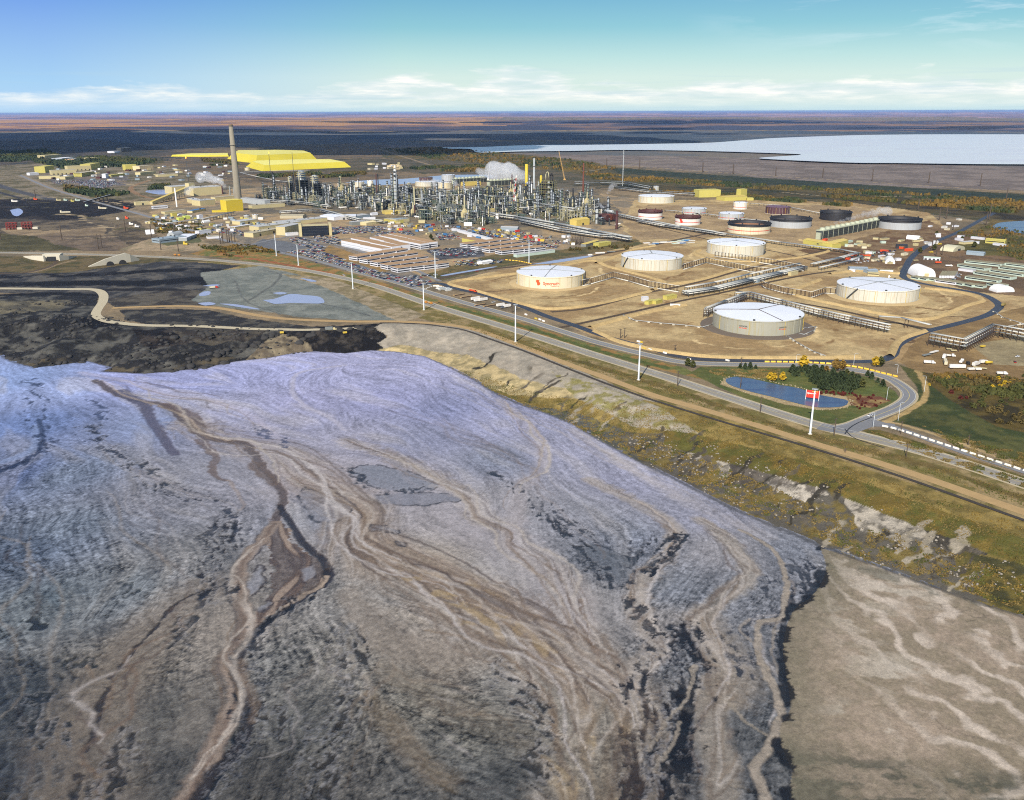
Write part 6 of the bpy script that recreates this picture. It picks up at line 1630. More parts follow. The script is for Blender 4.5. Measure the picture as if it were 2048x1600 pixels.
def yellow_lattice():
 p = G(1094, 405); k = mpp(p); H = (405 - 352) * k; w = 32 * k; d = w * 0.6
 t = thing('reactor_tower', 'big yellow and dark lattice structure full of vessels', 'process structure', p, GRID * 0.5)
 mb = MB(); n = 9
 for i in range(5):
  for j in range(3): mb.beam((-w / 2 + i * w / 4, -d / 2 + j * d / 2, 0), (-w / 2 + i * w / 4, -d / 2 + j * d / 2, H * 0.8), 0.9)
 for q in range(n + 1):
  z = q * H * 0.8 / n
  for j in range(3): mb.beam((-w / 2, -d / 2 + j * d / 2, z), (w / 2, -d / 2 + j * d / 2, z), 0.8)
  for i in range(5): mb.beam((-w / 2 + i * w / 4, -d / 2, z), (-w / 2 + i * w / 4, d / 2, z), 0.8)
 mb.build('frame', olive, t)
 for q in range(2, n + 1, 2): MB().box(-w / 2, w / 2, -d / 2 + 0.5, d / 2, q * H * 0.8 / n - 0.2, q * H * 0.8 / n + 0.2).build('deck', steel_brown, t)
 for i, m in enumerate((darkst, steel_brown, galv, darkst)):
  x = -w * 0.38 + i * w * 0.25; MB().lathe([(3.4, 2), (3.4, H * 0.74), (1.5, H * 0.78)], 14, cx=x, cy=0).build('vessel', m, t)
 MB().tube((-w * 0.47, -d / 2 - 1.5, 0), (-w * 0.47, -d / 2 - 1.5, H * 0.62), 1.6, n=10).build('riser', yellow_paint, t)
 MB().lathe([(3.2, H * 0.72), (3.2, H * 0.95), (1.2, H)], 14, cx=-w * 0.42).build('head_drum', yel2, t)
 MB().pipe([(w * 0.22, 0, H * 0.6), (w * 0.22, 0, H * 0.98), (w * 0.26, 0, H * 1.05), (w * 0.32, 0, H * 1.05), (w * 0.36, 0, H * 0.98), (w * 0.36, 0, H * 0.72)], 2.0, 8).build('loop_pipe', blackst, t)
 MB().pipe([(-w * 0.1, 0, H * 0.8), (-w * 0.1, 0, H * 1.04), (0.0, 0, H * 1.12), (w * 0.08, 0, H * 1.1), (w * 0.1, 0, H * 0.9)], 1.1, 8).build('loop_pipe', cream, t)
yellow_lattice()
def furnace():
 p = G(1212, 443)
 t = thing('furnace', 'dark brown furnace of fat horizontal cylinders', 'furnace', p, GRID)
 for k in range(3):
  MB().tube((-14, -8 + k * 9, 10), (14, -8 + k * 9, 10), 6.2, n=16).build('cylinder', rust if k % 2 else dark_red, t)
 for k in range(5): MB().lathe([(6.4, -0.4), (6.4, 0.4)], 16, capt=True).build('hoop', steel_brown, t, loc=(-12 + k * 6, -8, 10)).rotation_euler = (0, math.pi / 2, 0)
 for x in (-10, 0, 10): MB().box(x - 1, x + 1, -13, 15, 0, 5).build('support', steel_dark, t)
 MB().tube((-18, 14, 20), (6, 14, 20), 3.0, n=12).build('duct', galv, t)
furnace()
def lattice_crane(px, yb, ytop, xtop, label, m, m2=None):
 p = G(px, yb); k = mpp(p)
 t = thing('crane', label, 'crane', p)
 dx = (xtop - px) * k; H = (yb - ytop) * k
 MB().box(-4, 4, -2.5, 2.5, 0, 3.2).box(-2.5, 2.5, -2, 2, 3.2, 5.2).build('carrier', m, t)
 mb = [MB(), MB()]; n = 10
 for i in range(n):
  a = np.array([dx * i / n, 0, 4 + (H - 4) * i / n]); b = np.array([dx * (i + 1) / n, 0, 4 + (H - 4) * (i + 1) / n]); w = 1.3 * (1 - 0.6 * i / n)
  q = mb[i % 2]
  for sx, sy in ((-1, -1), (1, -1), (1, 1), (-1, 1)): q.beam(a + (sx * w, sy * w, 0), b + (sx * w, sy * w, 0), 0.6)
  q.beam(a + (-w, -w, 0), b + (w, -w, 0), 0.4); q.beam(a + (w, w, 0), b + (-w, w, 0), 0.4)
 mb[0].build('boom', m, t); mb[1].build('boom', m2 or m, t)
lattice_crane(1027, 409, 352, 1033, 'red and white lattice crane tower beside the yellow stack', red_paint, tank_white)
lattice_crane(1129, 360, 305, 1117, 'orange yellow crane with a long leaning boom', mat('crane_yellow', (200, 160, 96), 0.6))
lattice_crane(976, 360, 325, 981, 'white crane boom left of the steaming cooling tower', tank_white)
lattice_crane(1018, 366, 332, 1010, 'dark crane boom in the steam', steel_dark)
def cooling_tower(C, Rr, dep, h, n, label, m=mat('tower_timber', (92, 96, 84), 0.8, 0.2), top=mat('tower_top', (176, 180, 156), 0.7, 0.15)):
 a = G(*C); b = G(*Rr)
 L = np.linalg.norm(b[:2] - a[:2]); rz = math.atan2(b[1] - a[1], b[0] - a[0])
 t = thing('cooling_tower', label, 'cooling tower', a, rz)
 v = MB().add([(0, 2, 0), (L, 2, 0), (L, dep - 2, 0), (0, dep - 2, 0), (0, 0, h), (L, 0, h), (L, dep, h), (0, dep, h)], [(0, 1, 5, 4), (1, 2, 6, 5), (2, 3, 7, 6), (3, 0, 4, 7), (4, 5, 6, 7)])
 v.build('body', darkst, t)
 for k in range(5):
  z = h * (k + 0.5) / 5; MB().box(0.2, L - 0.2, 1.6 - k * 0.4, 2.0 - k * 0.4, z, z + 0.5).build('louvre', m, t)
 MB().box(-0.4, L + 0.4, -0.4, dep + 0.4, h, h + 1.2).build('deck', top, t)
 for k in range(n):
  x = L * (k + 0.5) / n; r = min(L / n * 0.36, dep * 0.42)
  MB().lathe([(r, h + 1.2), (r * 0.85, h + 3.2), (r * 0.95, h + 4.6), (r * 0.8, h + 4.6), (r * 0.75, h + 2)], 14, cx=x, cy=dep / 2, capt=False).build('fan_stack', top, t)
 for k in range(n + 1): MB().beam((L * k / n, -0.2, 0), (L * k / n, -0.2, h + 1), 0.5).build('post', top, t)
 MB().box(-5, -0.4, dep * 0.2, dep * 0.8, 0, h * 0.8).build('stair_house', top, t)
cooling_tower((1645, 479), (1760, 455), 14, 15, 12, 'long dark cooling tower with steam pouring from its fans')
cooling_tower((912, 368), (974, 364), 20, 15, 9, 'cooling tower at the left of the two by the steam')
cooling_tower((982, 372), (1050, 368), 20, 15, 10, 'cooling tower under the big white steam cloud')
rf = 'pipe racks through the refinery'
for px, lab, h, w, n, lv in (([(560, 430), (640, 425), (720, 446), (765, 448)], 'pale pipe rack running past the dark glass office roofs', 8, 8, 4, 2),
       ([(480, 352), (520, 362), (560, 370), (600, 374)], 'white conveyor pipe running right from the chimney', 12, 6, 2, 1),
       ([(482, 350), (540, 347), (620, 346)], 'thin pipe rack behind the coker towers', 9, 6, 2, 1),
       ([(850, 392), (930, 388), (1000, 382)], 'dark pipe rack in front of the cooling towers', 11, 12, 5, 2),
       ([(860, 402), (940, 398), (1010, 404), (1080, 418), (1150, 428)], 'long pipe rack passing before the yellow lattice structure', 12, 12, 5, 2),
       ([(640, 404), (720, 402), (790, 412), (860, 420)], 'pipe rack below the coker towers', 9, 10, 5, 2),
       ([(520, 405), (600, 410), (660, 418)], 'pipe rack right of the chimney base', 8, 8, 4, 2),
       ([(960, 432), (1030, 442), (1110, 456), (1180, 470), (1260, 486)], 'long dark pipe rack along the front of the refinery', 10, 12, 6, 2),
       ([(1040, 448), (1120, 466), (1200, 478), (1258, 482)], 'lower pipe rack at the front right of the refinery', 8, 8, 5, 2),
       ([(1030, 424), (1100, 420), (1140, 416)], 'pipe rack beside the long yellow roofed shed', 9, 8, 4, 2),
       ([(700, 392), (780, 396), (860, 410)], 'pipe rack crossing the middle of the refinery', 10, 9, 5, 2),
       ([(830, 418), (900, 428), (970, 432)], 'pipe rack in front of the two-tone chimney', 9, 9, 5, 2),
       ([(320, 455), (400, 446), (470, 430)], 'blue grey pipe rack in front of the yellow box building', 7, 6, 4, 1)):
 pipe_rack(px, lab, h, w, n, 13, steel_dark, [galv, pipe_white, steel_grey, silver], lv, 0.6, group=rf)
# ------------------------------------------------------------------ buildings
glass_d = mat('dark_glass', (36, 42, 52), 0.15, 0.2, 0.3, spec=0.6)
white_wall = mat('white_wall', (216, 216, 220), 0.6, 0.06, 0.2)
brown_roof = mat('brown_gravel_roof', (166, 134, 98), 0.9, 0.14, 0.2)
grey_roof = mat('grey_roof', (178, 178, 176), 0.7, 0.14, 0.1)
green_roof = mat('pale_green_wall', (190, 206, 190), 0.7, 0.12, 0.15)
camp_roof = mat('camp_roof', (140, 132, 104), 0.85, 0.16, 0.15)
fabric = mat('white_fabric', (238, 236, 232), 0.6, 0.05, 0.2)
beige_fab = mat('beige_fabric', (196, 190, 160), 0.7, 0.12, 0.2)
blue_roof = mat('blue_roof', (70, 120, 168), 0.6, 0.15)
gold_roof = mat('gold_roof', (206, 182, 98), 0.6, 0.12, 0.1)
def frame_of(C, Rr):
 a = G(*C); b = G(*Rr)
 L = float(np.linalg.norm(b[:2] - a[:2])); rz = math.atan2(b[1] - a[1], b[0] - a[0])
 if math.cos(rz) < 0 and abs(math.sin(rz)) < 0.5: pass
 return a, L, rz
def bld(label, C, Rr, dep, h, wall, roof=None, kind='flat', doors=0, windows=0, name='building', cat='building', group=None, over=0.3, stuff=0, doorm=None):
 """building from the two ends of its front foot (photograph pixels), its depth and its height in metres"""
 a, L, rz = frame_of(C, Rr)
 a = a.copy(); a[2] = min(a[2], zat(*G(*Rr)[:2]))
 t = thing(name, label, cat, a, rz, group)
 roof = roof or grey_roof
 if kind == 'arch':
  n = 12; prof = [(dep / 2 - math.cos(math.pi * i / n) * dep / 2, math.sin(math.pi * i / n) * h) for i in range(n + 1)]
  v = MB(); vs = [(x, y, z) for x in (0, L) for y, z in prof]
  v.add(vs, [(i, n + 1 + i, n + 2 + i, i + 1) for i in range(n)], True)
  v.build('cover', wall, t)
  for x, f in ((0.02, 1), (L - 0.02, -1)):
   MB().add([(x, y, z) for y, z in prof], [tuple(range(n + 1))[::f]]).build('end_wall', wall, t)
  MB().box(-0.1, 0.3, dep * 0.38, dep * 0.62, 0, h * 0.45).build('door', doorm or steel_dark, t)
  return t
 wz = h if kind == 'flat' else h * 0.78
 wl = MB().add([(0, 0, -0.5), (L, 0, -0.5), (L, dep, -0.5), (0, dep, -0.5), (0, 0, wz), (L, 0, wz), (L, dep, wz), (0, dep, wz)], [(0, 1, 5, 4), (1, 2, 6, 5), (2, 3, 7, 6), (3, 0, 4, 7)])
 if kind == 'gable': wl.add([(0, 0, wz), (0, dep, wz), (0, dep / 2, h - 0.1), (L, 0, wz), (L, dep, wz), (L, dep / 2, h - 0.1)], [(0, 2, 1), (3, 4, 5)])
 wl.build('wall', wall, t)
 if kind == 'flat':
  r = MB().box(-0.2, L + 0.2, -0.2, dep + 0.2, wz, wz + 0.35).build('roof', roof, t)
  rnd = random.Random(int(L * 10 + h * 7))
  for q in range(stuff):
   x = rnd.uniform(L * 0.1, L * 0.85); y = rnd.uniform(dep * 0.15, dep * 0.7); w = rnd.uniform(1.5, 4)
   MB().box(x, x + w, y, y + w * 0.7, wz + 0.35, wz + 0.35 + rnd.uniform(1, 2.2)).build('roof_unit', rnd.choice((galv, steel_grey, steel_dark)), t)
 else:
  MB().gable(0, L, 0, dep, wz, h, over).build('roof', roof, t)
 for q in range(windows):
  z = wz * (q + 0.45) / windows
  for (x0, x1, y0, y1) in ((L * 0.04, L * 0.96, -0.06, 0.1),):
   MB().box(x0, x1, y0, y1, z, z + min(1.4, wz / windows * 0.45)).build('window', glass_d, t)
  MB().box(-0.06, 0.1, dep * 0.1, dep * 0.9, z, z + min(1.4, wz / windows * 0.45)).build('window', glass_d, t)
 for q in range(doors):
  x = L * (q + 0.5) / doors; w = min(4.5, L / doors * 0.6)
  MB().box(x - w / 2, x + w / 2, -0.1, 0.1, -0.3, min(wz * 0.65, 5)).build('door', doorm or steel_dark, t)
 return t
def office_row(C, Rr, label, group, wings=4, dep=19, h=6.8, step=2.4, roof=brown_roof, endm=white_wall, dark=True):
 a, L, rz = frame_of(C, Rr)
 t = thing('office_block', label, 'office block', a, rz, group)
 for k in range(wings):
  x0 = L * k / wings; x1 = L * (k + 1) / wings; y0 = step * (wings - 1 - k) * (1 if step > 0 else 1)
  w = MB().box(x0, x1, y0, y0 + dep, -0.5, h).build('wall', endm, t)
  rq = MB().box(x0 - 0.15, x1 - 0.02, y0 - 0.15, y0 + dep + 0.15, h, h + 0.35).build('roof', roof, w)
  for z in (1.2, 4.6):
   MB().box(x0 + 0.4, x1 - 0.4, y0 - 0.08, y0 + 0.1, z, z + (1.5 if dark else 0.5)).build('window', glass_d if dark else blue_grey, w)
   MB().box(x0 - 0.08, x0 + 0.1, y0 + 0.8, y0 + dep - 0.8, z, z + (1.5 if dark else 0.5)).build('window', glass_d if dark else blue_grey, w)
   if k == wings - 1 and dark: MB().box(x1 - 0.1, x1 + 0.08, y0 + 0.8, y0 + dep - 0.8, z, z + 1.5).build('window', glass_d, w)
 return t
ordw = ['nearest', 'second', 'third', 'fourth', 'farthest']
for k, (C, Rr) in enumerate((((801, 547), (898, 534)), ((781, 541), (878, 527)), ((761, 535), (857, 520)), ((741, 529), (836, 513)), ((721, 523), (816, 506)))):
 office_row(C, Rr, f'white stepped office block with brown roof, {ordw[k]} of five to the highway', 'stepped office blocks by the highway')
for k, (C, Rr) in enumerate((((1009, 511), (1091, 501)), ((985, 507), (1065, 495)), ((962, 502), (1044, 490)), ((940, 497), (1021, 485)))):
 office_row(C, Rr, f'white stepped office block with brown roof, {("nearest", "second", "third", "farthest")[k]} of four left of the emblem tank', 'stepped office blocks left of the emblem tank')
for k, (C, Rr) in enumerate((((680, 492), (764, 509)), ((699, 487), (784, 505)), ((737, 485), (802, 502)), ((755, 481), (841, 499)), ((774, 478), (858, 496)))):
 office_row(C, Rr, f'long white office hall with brown roof, {ordw[k]} of five sloping to the right', 'long white office halls', 2, 18, 9.5, 3.0, brown_roof, white_wall, k > 2)
bld('low white hut between the long halls and the stepped blocks', (701, 515), (726, 521), 9, 3.5, white_wall, grey_roof)
t = bld('dark glass office block with a tan roof and end piers', (604, 473), (657, 471), 26, 19, glass_d, beige, 'flat', name='office_block', cat='office block')
for x0 in (-4.5, 51): MB().box(x0, x0 + 5, -1, 27, -0.5, 22).build('pier', beige, t)
for z in (5, 10, 15): MB().box(1, 51, -0.12, 0.05, z, z + 0.35).build('spandrel', steel_dark, t)
bld('beige block with flat roof left of the dark glass office', (571, 471), (604, 463), 20, 16, beige, grey_roof)
bld('white canopy steps leaning on the dark glass office', (574, 472), (597, 470), 8, 5, white_wall, white_wall)
bld('long low beige hall in front, left of the dark glass office', (507, 475), (561, 465), 22, 8, beige, beige_d, doors=2, stuff=5)
bld('long beige hall with grey roof behind the low beige hall', (518, 463), (603, 452), 30, 9, beige, grey_roof, doors=1, stuff=9)
bld('longest beige hall with pale roof stretching to the office', (560, 452), (655, 442), 30, 7, beige, grey_roof, stuff=8)
bld('flat grey roofed workshop by the twin little tanks', (481, 450), (515, 445), 24, 7, beige, grey_roof, doors=1)
bld('low white topped shed left of the long beige hall', (470, 458), (502, 453), 10, 4, beige, white_wall)
bld('mound-like brown gable shed behind the pale roofed hall', (560, 437), (606, 437), 30, 8, beige_d, beige_d, 'gable')
bld('pale grey warehouse with folded roof right of the dark glass office', (664, 440), (712, 439), 45, 9, grey_roof, roof_white, 'gable', doors=1)
bld('white gabled warehouse joined to the pale grey warehouse', (640, 437), (668, 441), 40, 9, white_wall, roof_white, 'gable')
bld('blue grey warehouse right of the pale grey warehouse', (712, 438), (740, 434), 25, 6, blue_grey, grey_roof)
bld('dark grey low shed with flat roof in front of the warehouses', (704, 451), (731, 449), 14, 7, steel_grey, grey_roof)
bld('cream gable shed right of the dark grey low shed', (733, 451), (768, 446), 22, 7, beige, mat('cream_roof', (226, 210, 164), 0.7), 'gable')
bld('beige hall with blue grey roof right of the cream gable shed', (793, 446), (819, 443), 20, 7, beige, blue_grey, stuff=2)
bld('gold gable shed by the two-tone chimney', (770, 429), (812, 427), 24, 8, gold_roof, gold_roof, 'gable')
bld('yellow flat store below the gold gable shed', (768, 443), (793, 447), 18, 6, yel_bld, beige_d)
bld('small white hut shaped like a house behind the blue grey warehouse', (744, 431), (756, 430), 9, 6, white_wall, white_wall, 'gable')
bld('white long roofed shed before the blue grey warehouse', (727, 439), (751, 438), 6, 4, white_wall, white_wall)
bld('bright yellow box building beside the tall chimney', (454, 424), (487, 421), 28, 26, yel2, mat('yellow_roof', (216, 198, 90), 0.6), doors=0)
t = bld('low bright yellow lean-to joined to the yellow box building', (424, 425), (454, 424), 14, 4, yel2, yel2)
bld('long beige power house left of the chimney', (388, 392), (446, 388), 50, 22, beige, grey_roof, stuff=5)
bld('beige turbine hall with flat roof at the left end of the power house', (345, 388), (386, 385), 45, 20, beige, grey_roof)
bld('tall beige transfer tower behind the sloping conveyor', (380, 388), (391, 387), 18, 30, beige, beige_d, doors=1)
bld('beige boiler house with steaming roof in front of the power house', (401, 412), (431, 409), 34, 13, beige, grey_roof, stuff=6)
bld('beige annexe left of the steaming roof', (374, 404), (399, 411), 20, 10, beige, grey_roof, stuff=3)
bld('beige long store right of the boiler house', (431, 402), (474, 398), 20, 9, beige, beige_d)
bld('pale grey conveyor house right of the chimney base', (482, 405), (530, 411), 16, 12, galv, grey_roof)
bld('beige workshop with tan roof right of the yellow box', (505, 418), (570, 413), 22, 8, beige, beige_d, stuff=4)
bld('cream gatehouse at the lower end of the sloping conveyor', (272, 411), (300, 409), 14, 8, beige, beige, doors=1)
bld('pale long white store below the sloping conveyor', (306, 418), (336, 416), 10, 6, white_wall, white_wall, windows=1)
bld('low beige store left of the yellow lean-to', (330, 428), (372, 424), 16, 5, beige, beige_d)
bld('beige store with a blue roofed end', (385, 426), (412, 421), 14, 5, beige, blue_roof, stuff=1)
bld('small yellow tall hut beside the road before the power house', (345, 434), (355, 433), 8, 8, yel_bld, yel_bld)
bld('lime green small store, left of its twin', (358, 441), (368, 440), 10, 5.5, mat('lime', (196, 206, 96), 0.6), mat('lime_roof', (206, 214, 120), 0.6))
bld('lime green small store, right of its twin', (370, 438), (381, 437), 11, 6, MATS['lime'], MATS['lime_roof'])
bld('cream long store beside the white silo box', (382, 446), (404, 443), 9, 5.5, beige, beige_d)
bld('tall white box behind the cream long store', (399, 441), (407, 440), 8, 11, white_wall, white_wall)
bld('white rounded tent right of the tall white box', (408, 446), (421, 444), 9, 5, fabric, fabric, 'arch')
bld('beige sloping-ended shed over the conveyor foot', (318, 403), (345, 398), 10, 7, beige, gold_roof, 'gable')
def conveyor(A, B, hA, hB, w, label, m=beige):
 a = G(*A); b = G(*B); o = a.copy()
 t = thing('conveyor', label, 'conveyor', o)
 p = np.array([0, 0, hA]); q = np.array([b[0] - a[0], b[1] - a[1], hB + b[2] - a[2]])
 MB().beam(p, q, w, w * 0.75).build('gallery', m, t)
 d = (q - p) / np.linalg.norm(q - p); n = np.array([-d[1], d[0], 0]); n /= np.linalg.norm(n)
 MB().beam(p + (0, 0, w * 0.42), q + (0, 0, w * 0.42), w * 1.06, 0.5).build('roof', gold_roof if m is beige else galv, t)
 for k in range(1, 7):
  c = p + (q - p) * k / 7.0
  if c[2] > 4:
   for s in (-1, 1): MB().beam(c + n * s * w * 0.35 - (0, 0, w * 0.37), (c[0] + n[0] * s * w * 0.5, c[1] + n[1] * s * w * 0.5, -0.5), 0.9).build('leg', steel_dark, t)
conveyor((302, 409), (377, 394), 3, 24, 9, 'long sloping beige conveyor gallery rising to the power house')
conveyor((168, 406), (222, 399), 2, 12, 3, 'brown sloping stacker boom over the black bitumen ground', steel_brown)
for lab, C, Rr, dep, h, wm, rm in (('tall pale yellow shop with dark doors at the far left camp', (252, 341), (274, 340), 40, 22, yel_bld, yel_bld), ('pinkish beige shop right of the tall pale yellow shop', (280, 341), (307, 339), 40, 17, mat('pink_beige', (224, 200, 156), 0.7), beige_d),
         ('cream tall block at the right end of the long mine shop', (182, 340), (201, 336), 40, 22, yel_bld, yel_bld), ('long cream mine shop with dark door bays', (104, 350), (153, 348), 45, 16, beige, beige_d),
         ('long cream block behind the mine shop with door bays', (136, 342), (183, 340), 40, 18, beige, beige), ('yellow stepped block at the left end of the mine shop', (91, 346), (110, 343), 40, 24, yel_bld, yel_bld),
         ('yellow office block with window bands in the far left camp', (164, 354), (190, 350), 30, 14, yel_bld, beige_d), ('low cream long shed at the left of the far camp', (78, 358), (120, 357), 26, 9, beige, beige),
         ('square cream shed before the far camp car park', (131, 359), (149, 357), 24, 9, beige, beige), ('white low shed at the road of the far camp', (60, 351), (78, 350), 24, 9, white_wall, white_wall),
         ('low cream shed below the pinkish beige shop', (281, 350), (312, 347), 24, 9, beige, beige), ('low beige shed right of the far camp', (316, 354), (356, 352), 24, 8, beige, beige_d),
         ('cream long shed behind the blue grey yard of the far camp', (222, 354), (250, 351), 20, 7, yel_bld, yel_bld), ('white upright box in the yard of the far camp', (212, 356), (218, 355), 14, 14, white_wall, white_wall),
         ('cream far shed at the edge of the dark woods', (90, 317), (124, 315), 50, 15, beige, beige), ('pale blue far shed right of the cream far shed', (124, 322), (150, 319), 50, 12, blue_grey, white_wall),
         ('small orange far shed right of the pale blue shed', (148, 323), (157, 322), 40, 11, mat('pale_orange', (220, 170, 110), 0.7), white_wall), ('low tan far store among the dark woods', (176, 320), (200, 318), 40, 9, beige, beige),
         ('white long tent at the far woods edge', (215, 306), (226, 306), 30, 10, white_wall, white_wall), ('white far hut right of the long tent', (229, 306), (240, 305), 30, 9, white_wall, white_wall),
         ('dark far shop by the white tents', (243, 304), (264, 303), 40, 22, steel_dark, steel_grey)):
 bld(lab, C, Rr, dep, h, wm, rm, doors=6 if 'bays' in lab or 'doors' in lab else 0, windows=3 if 'bands' in lab else 0)
t = bld('pale blue grey office with long dark windows beside the highway', (320, 487), (374, 480), 26, 7, blue_grey, blue_grey, stuff=7, windows=1)
bld('white silver wing right of the pale blue grey office', (374, 482), (394, 474), 24, 6, galv, roof_white, doors=1)
bld('silver curved hall behind the pale blue grey office', (350, 474), (368, 470), 18, 8, galv, galv, 'arch')
bld('pale flat store right of the silver wing', (399, 470), (423, 467), 14, 7, white_wall, grey_roof)
bld('grey roofed white hut before the power poles', (416, 478), (442, 476), 12, 4, white_wall, beige_d)
bld('white dome tent by the orange machines, left', (292, 469), (309, 468), 16, 8, fabric, fabric, 'arch')
bld('big gold shed, left of the two beyond the small tanks', (1398, 395), (1441, 394), 38, 19, yel_bld, yel_bld, doors=0)
bld('lower gold shed, right of the two beyond the small tanks', (1449, 402), (1494, 400), 38, 12, yel_bld, gold_roof, 'gable')
bld('upright gold tower on the lower gold shed', (1481, 398), (1493, 397), 16, 25, yel_bld, yel_bld)
bld('small gold annexe at the right end of the gold sheds', (1494, 401), (1507, 401), 20, 6, yel_bld, yel_bld)
t = bld('long yellow shed in front of the dark cooling tower', (1606, 487), (1665, 497), 20, 9, yel_bld, gold_roof, 'gable', doors=1, windows=0)
t = bld('short yellow gable end joined to the long yellow shed', (1664, 497), (1696, 489), 18, 10, yel_bld, gold_roof, 'gable', doors=1)
bld('low yellow lean-to before the long yellow shed', (1622, 494), (1649, 498), 6, 4.5, yel_bld, yel_bld)
bld('gold pump house with grey roof at the right of the refinery', (1153, 452), (1179, 449), 20, 15, gold_roof, gold_roof, 'gable', doors=1)
bld('gold box building below the yellow box hut of the refinery', (1017, 418), (1029, 416), 14, 14, gold_roof, gold_roof)
bld('long yellow roofed shed in the right of the refinery', (1036, 424), (1095, 418), 14, 8, beige, gold_roof, 'gable')
bld('yellow roofed low shed left of the gold box building', (981, 424), (1002, 422), 12, 7, beige, gold_roof, 'gable')
bld('yellow lumpy shed in front of the cooling towers', (930, 372), (962, 370), 24, 11, gold_roof, gold_roof)
bld('blue grey gable shed beside the refinery road', (1001, 461), (1035, 462), 16, 8, blue_grey, grey_roof, 'gable')
bld('white rounded tent before the green process frames', (928, 452), (944, 452), 11, 7, fabric, beige_fab, 'arch')
bld('tan pyramid roofed hut before the two-tone chimney', (837, 446), (850, 446), 12, 6, beige, beige, 'gable')
bld('yellow shed with tan roof among the stepped offices', (924, 484), (955, 490), 20, 7, yel_bld, brown_roof)
t = bld('long thin white covered walk beyond the cars', (903, 461), (981, 482), 5, 4.5, white_wall, white_wall)
bld('long low grey roofed store beside the roadside ditch', (1034, 515), (1110, 505), 9, 4.5, green_roof, grey_roof)
bld('white small tent house on the car park edge', (964, 530), (986, 526), 11, 5, fabric, fabric, 'gable')
bld('olive equipment house, left of the two by the emblem tank road', (1172, 494), (1198, 486), 10, 6, steel_grey, gold_roof, 'gable')
bld('yellow equipment house, right of the two by the emblem tank road', (1197, 494), (1222, 490), 12, 6, yel_bld, yel_bld)
bld('yellow pump shelter among the pipes between the tanks', (1334, 600), (1354, 596), 7, 4.5, yel_bld, yel_bld)
bld('small yellow cabin, left beside the pump shelter', (1297, 610), (1312, 606), 6, 4, yel_bld, yel_bld)
bld('small yellow cabin, right of its twin beside the pump shelter', (1312, 609), (1325, 605), 6, 4, yel_bld, yel_bld)
bld('white cabin on legs left of the yellow cabins', (1286, 603), (1297, 602), 5, 5, white_wall, white_wall)
bld('yellow cabin at the right end of the wide low pipe rack', (1582, 552), (1596, 549), 5, 5, beige, beige)
bld('pale blue container among the pipes between the tanks', (1515, 566), (1531, 560), 6, 4.5, blue_grey, blue_grey)
cg = 'long trailers of the contractor camp'
for lab, C, Rr, dep, h, n in (('long pale camp block behind, tan roof, far row', (1928, 526), (2003, 534), 15, 4, 9), ('long pale camp block with tan roof, second row from the field', (1914, 533), (1970, 542), 15, 4, 8),
        ('long pale camp block left end by the dark lane', (1929, 558), (1995, 567), 14, 4, 9), ('long pale camp block behind the one by the dark lane', (1946, 548), (2022, 560), 14, 4, 9),
        ('long pale camp block third from the dark lane', (1978, 544), (2046, 554), 13, 4, 9), ('long pale camp block at the right edge, rear', (1996, 538), (2075, 549), 13, 4, 9), ('long pale camp block at the right edge, last row', (2008, 531), (2090, 541), 13, 4, 9)):
 t = bld(lab, C, Rr, dep, h, green_roof, camp_roof, group=cg, windows=1, name='camp_block', cat='camp block')
for k in range(6):
 bld(f'narrow camp trailer, {("first", "second", "third", "fourth", "fifth", "last")[k]} of six packed beside the big white dome', (1878 + k * 5.2, 556 - 0.0 * k), (1882.6 + k * 5.2, 556.4), 42, 3.6, white_wall, camp_roof, name='trailer', cat='trailer', group='trailers beside the white dome')
for k, (C, Rr) in enumerate((((1821, 557), (1836, 560)), ((1836, 559), (1852, 562)), ((1852, 560), (1868, 563)), ((1909, 569), (1924, 572)), ((1927, 571), (1943, 575)), ((1945, 574), (1966, 577)), ((1972, 570), (1986, 573)), ((1990, 572), (2004, 575)))):
 bld('small green white trailer along the lane below the white dome', C, Rr, 11, 3.4, green_roof, camp_roof, name='trailer', cat='trailer', group='trailers along the camp lane', windows=1)
bld('joined white trailers with tan roofs below the big white dome', (1869, 564), (1911, 570), 14, 3.6, white_wall, camp_roof, name='trailer', cat='trailer', windows=1)
bld('white trailer row with blue trim left of the camp blocks', (1916, 541), (1945, 545), 10, 3.4, white_wall, grey_roof, name='trailer', cat='trailer')
bld('big white dome tent with a tan doorway', (1834, 555), (1871, 555), 40, 17, fabric, fabric, 'arch', doorm=beige) if False else None
def dome(C, Rr, h, dep, label, wall=fabric, doorm=beige, rot=True):
 """arched tent whose open end faces the viewer"""
 a, L, rz = frame_of(C, Rr)
 t = thing('dome_tent', label, 'tent', a, rz)
 n = 14; prof = [(L / 2 - math.cos(math.pi * i / n) * L / 2, math.sin(math.pi * i / n) ** 0.9 * h) for i in range(n + 1)]
 vs = [(x, y, z) for y in (0, dep) for x, z in prof]
 MB().add(vs, [(i, i + 1, n + 2 + i, n + 1 + i) for i in range(n)], True).build('cover', wall, t)
 MB().add([(x, 0.05, z) for x, z in prof], [tuple(range(n + 1))]).build('end_wall', wall, t)
 MB().add([(x, dep - 0.05, z) for x, z in prof], [tuple(range(n + 1))[::-1]]).build('end_wall', wall, t)
 MB().box(L * 0.38, L * 0.62, -0.15, 0.1, 0, h * 0.42).build('door', doorm, t)
 return t
dome((1834, 555), (1871, 555), 14, 34, 'big white dome tent with a tan doorway in the camp')
dome((1993, 585), (2029, 584), 8, 16, 'smaller white dome tent at the right edge of the camp', doorm=white_wall)
dome((1770, 527), (1790, 528), 9, 24, 'white hut shaped tent with a dark opening left of the camp road', doorm=blackst)
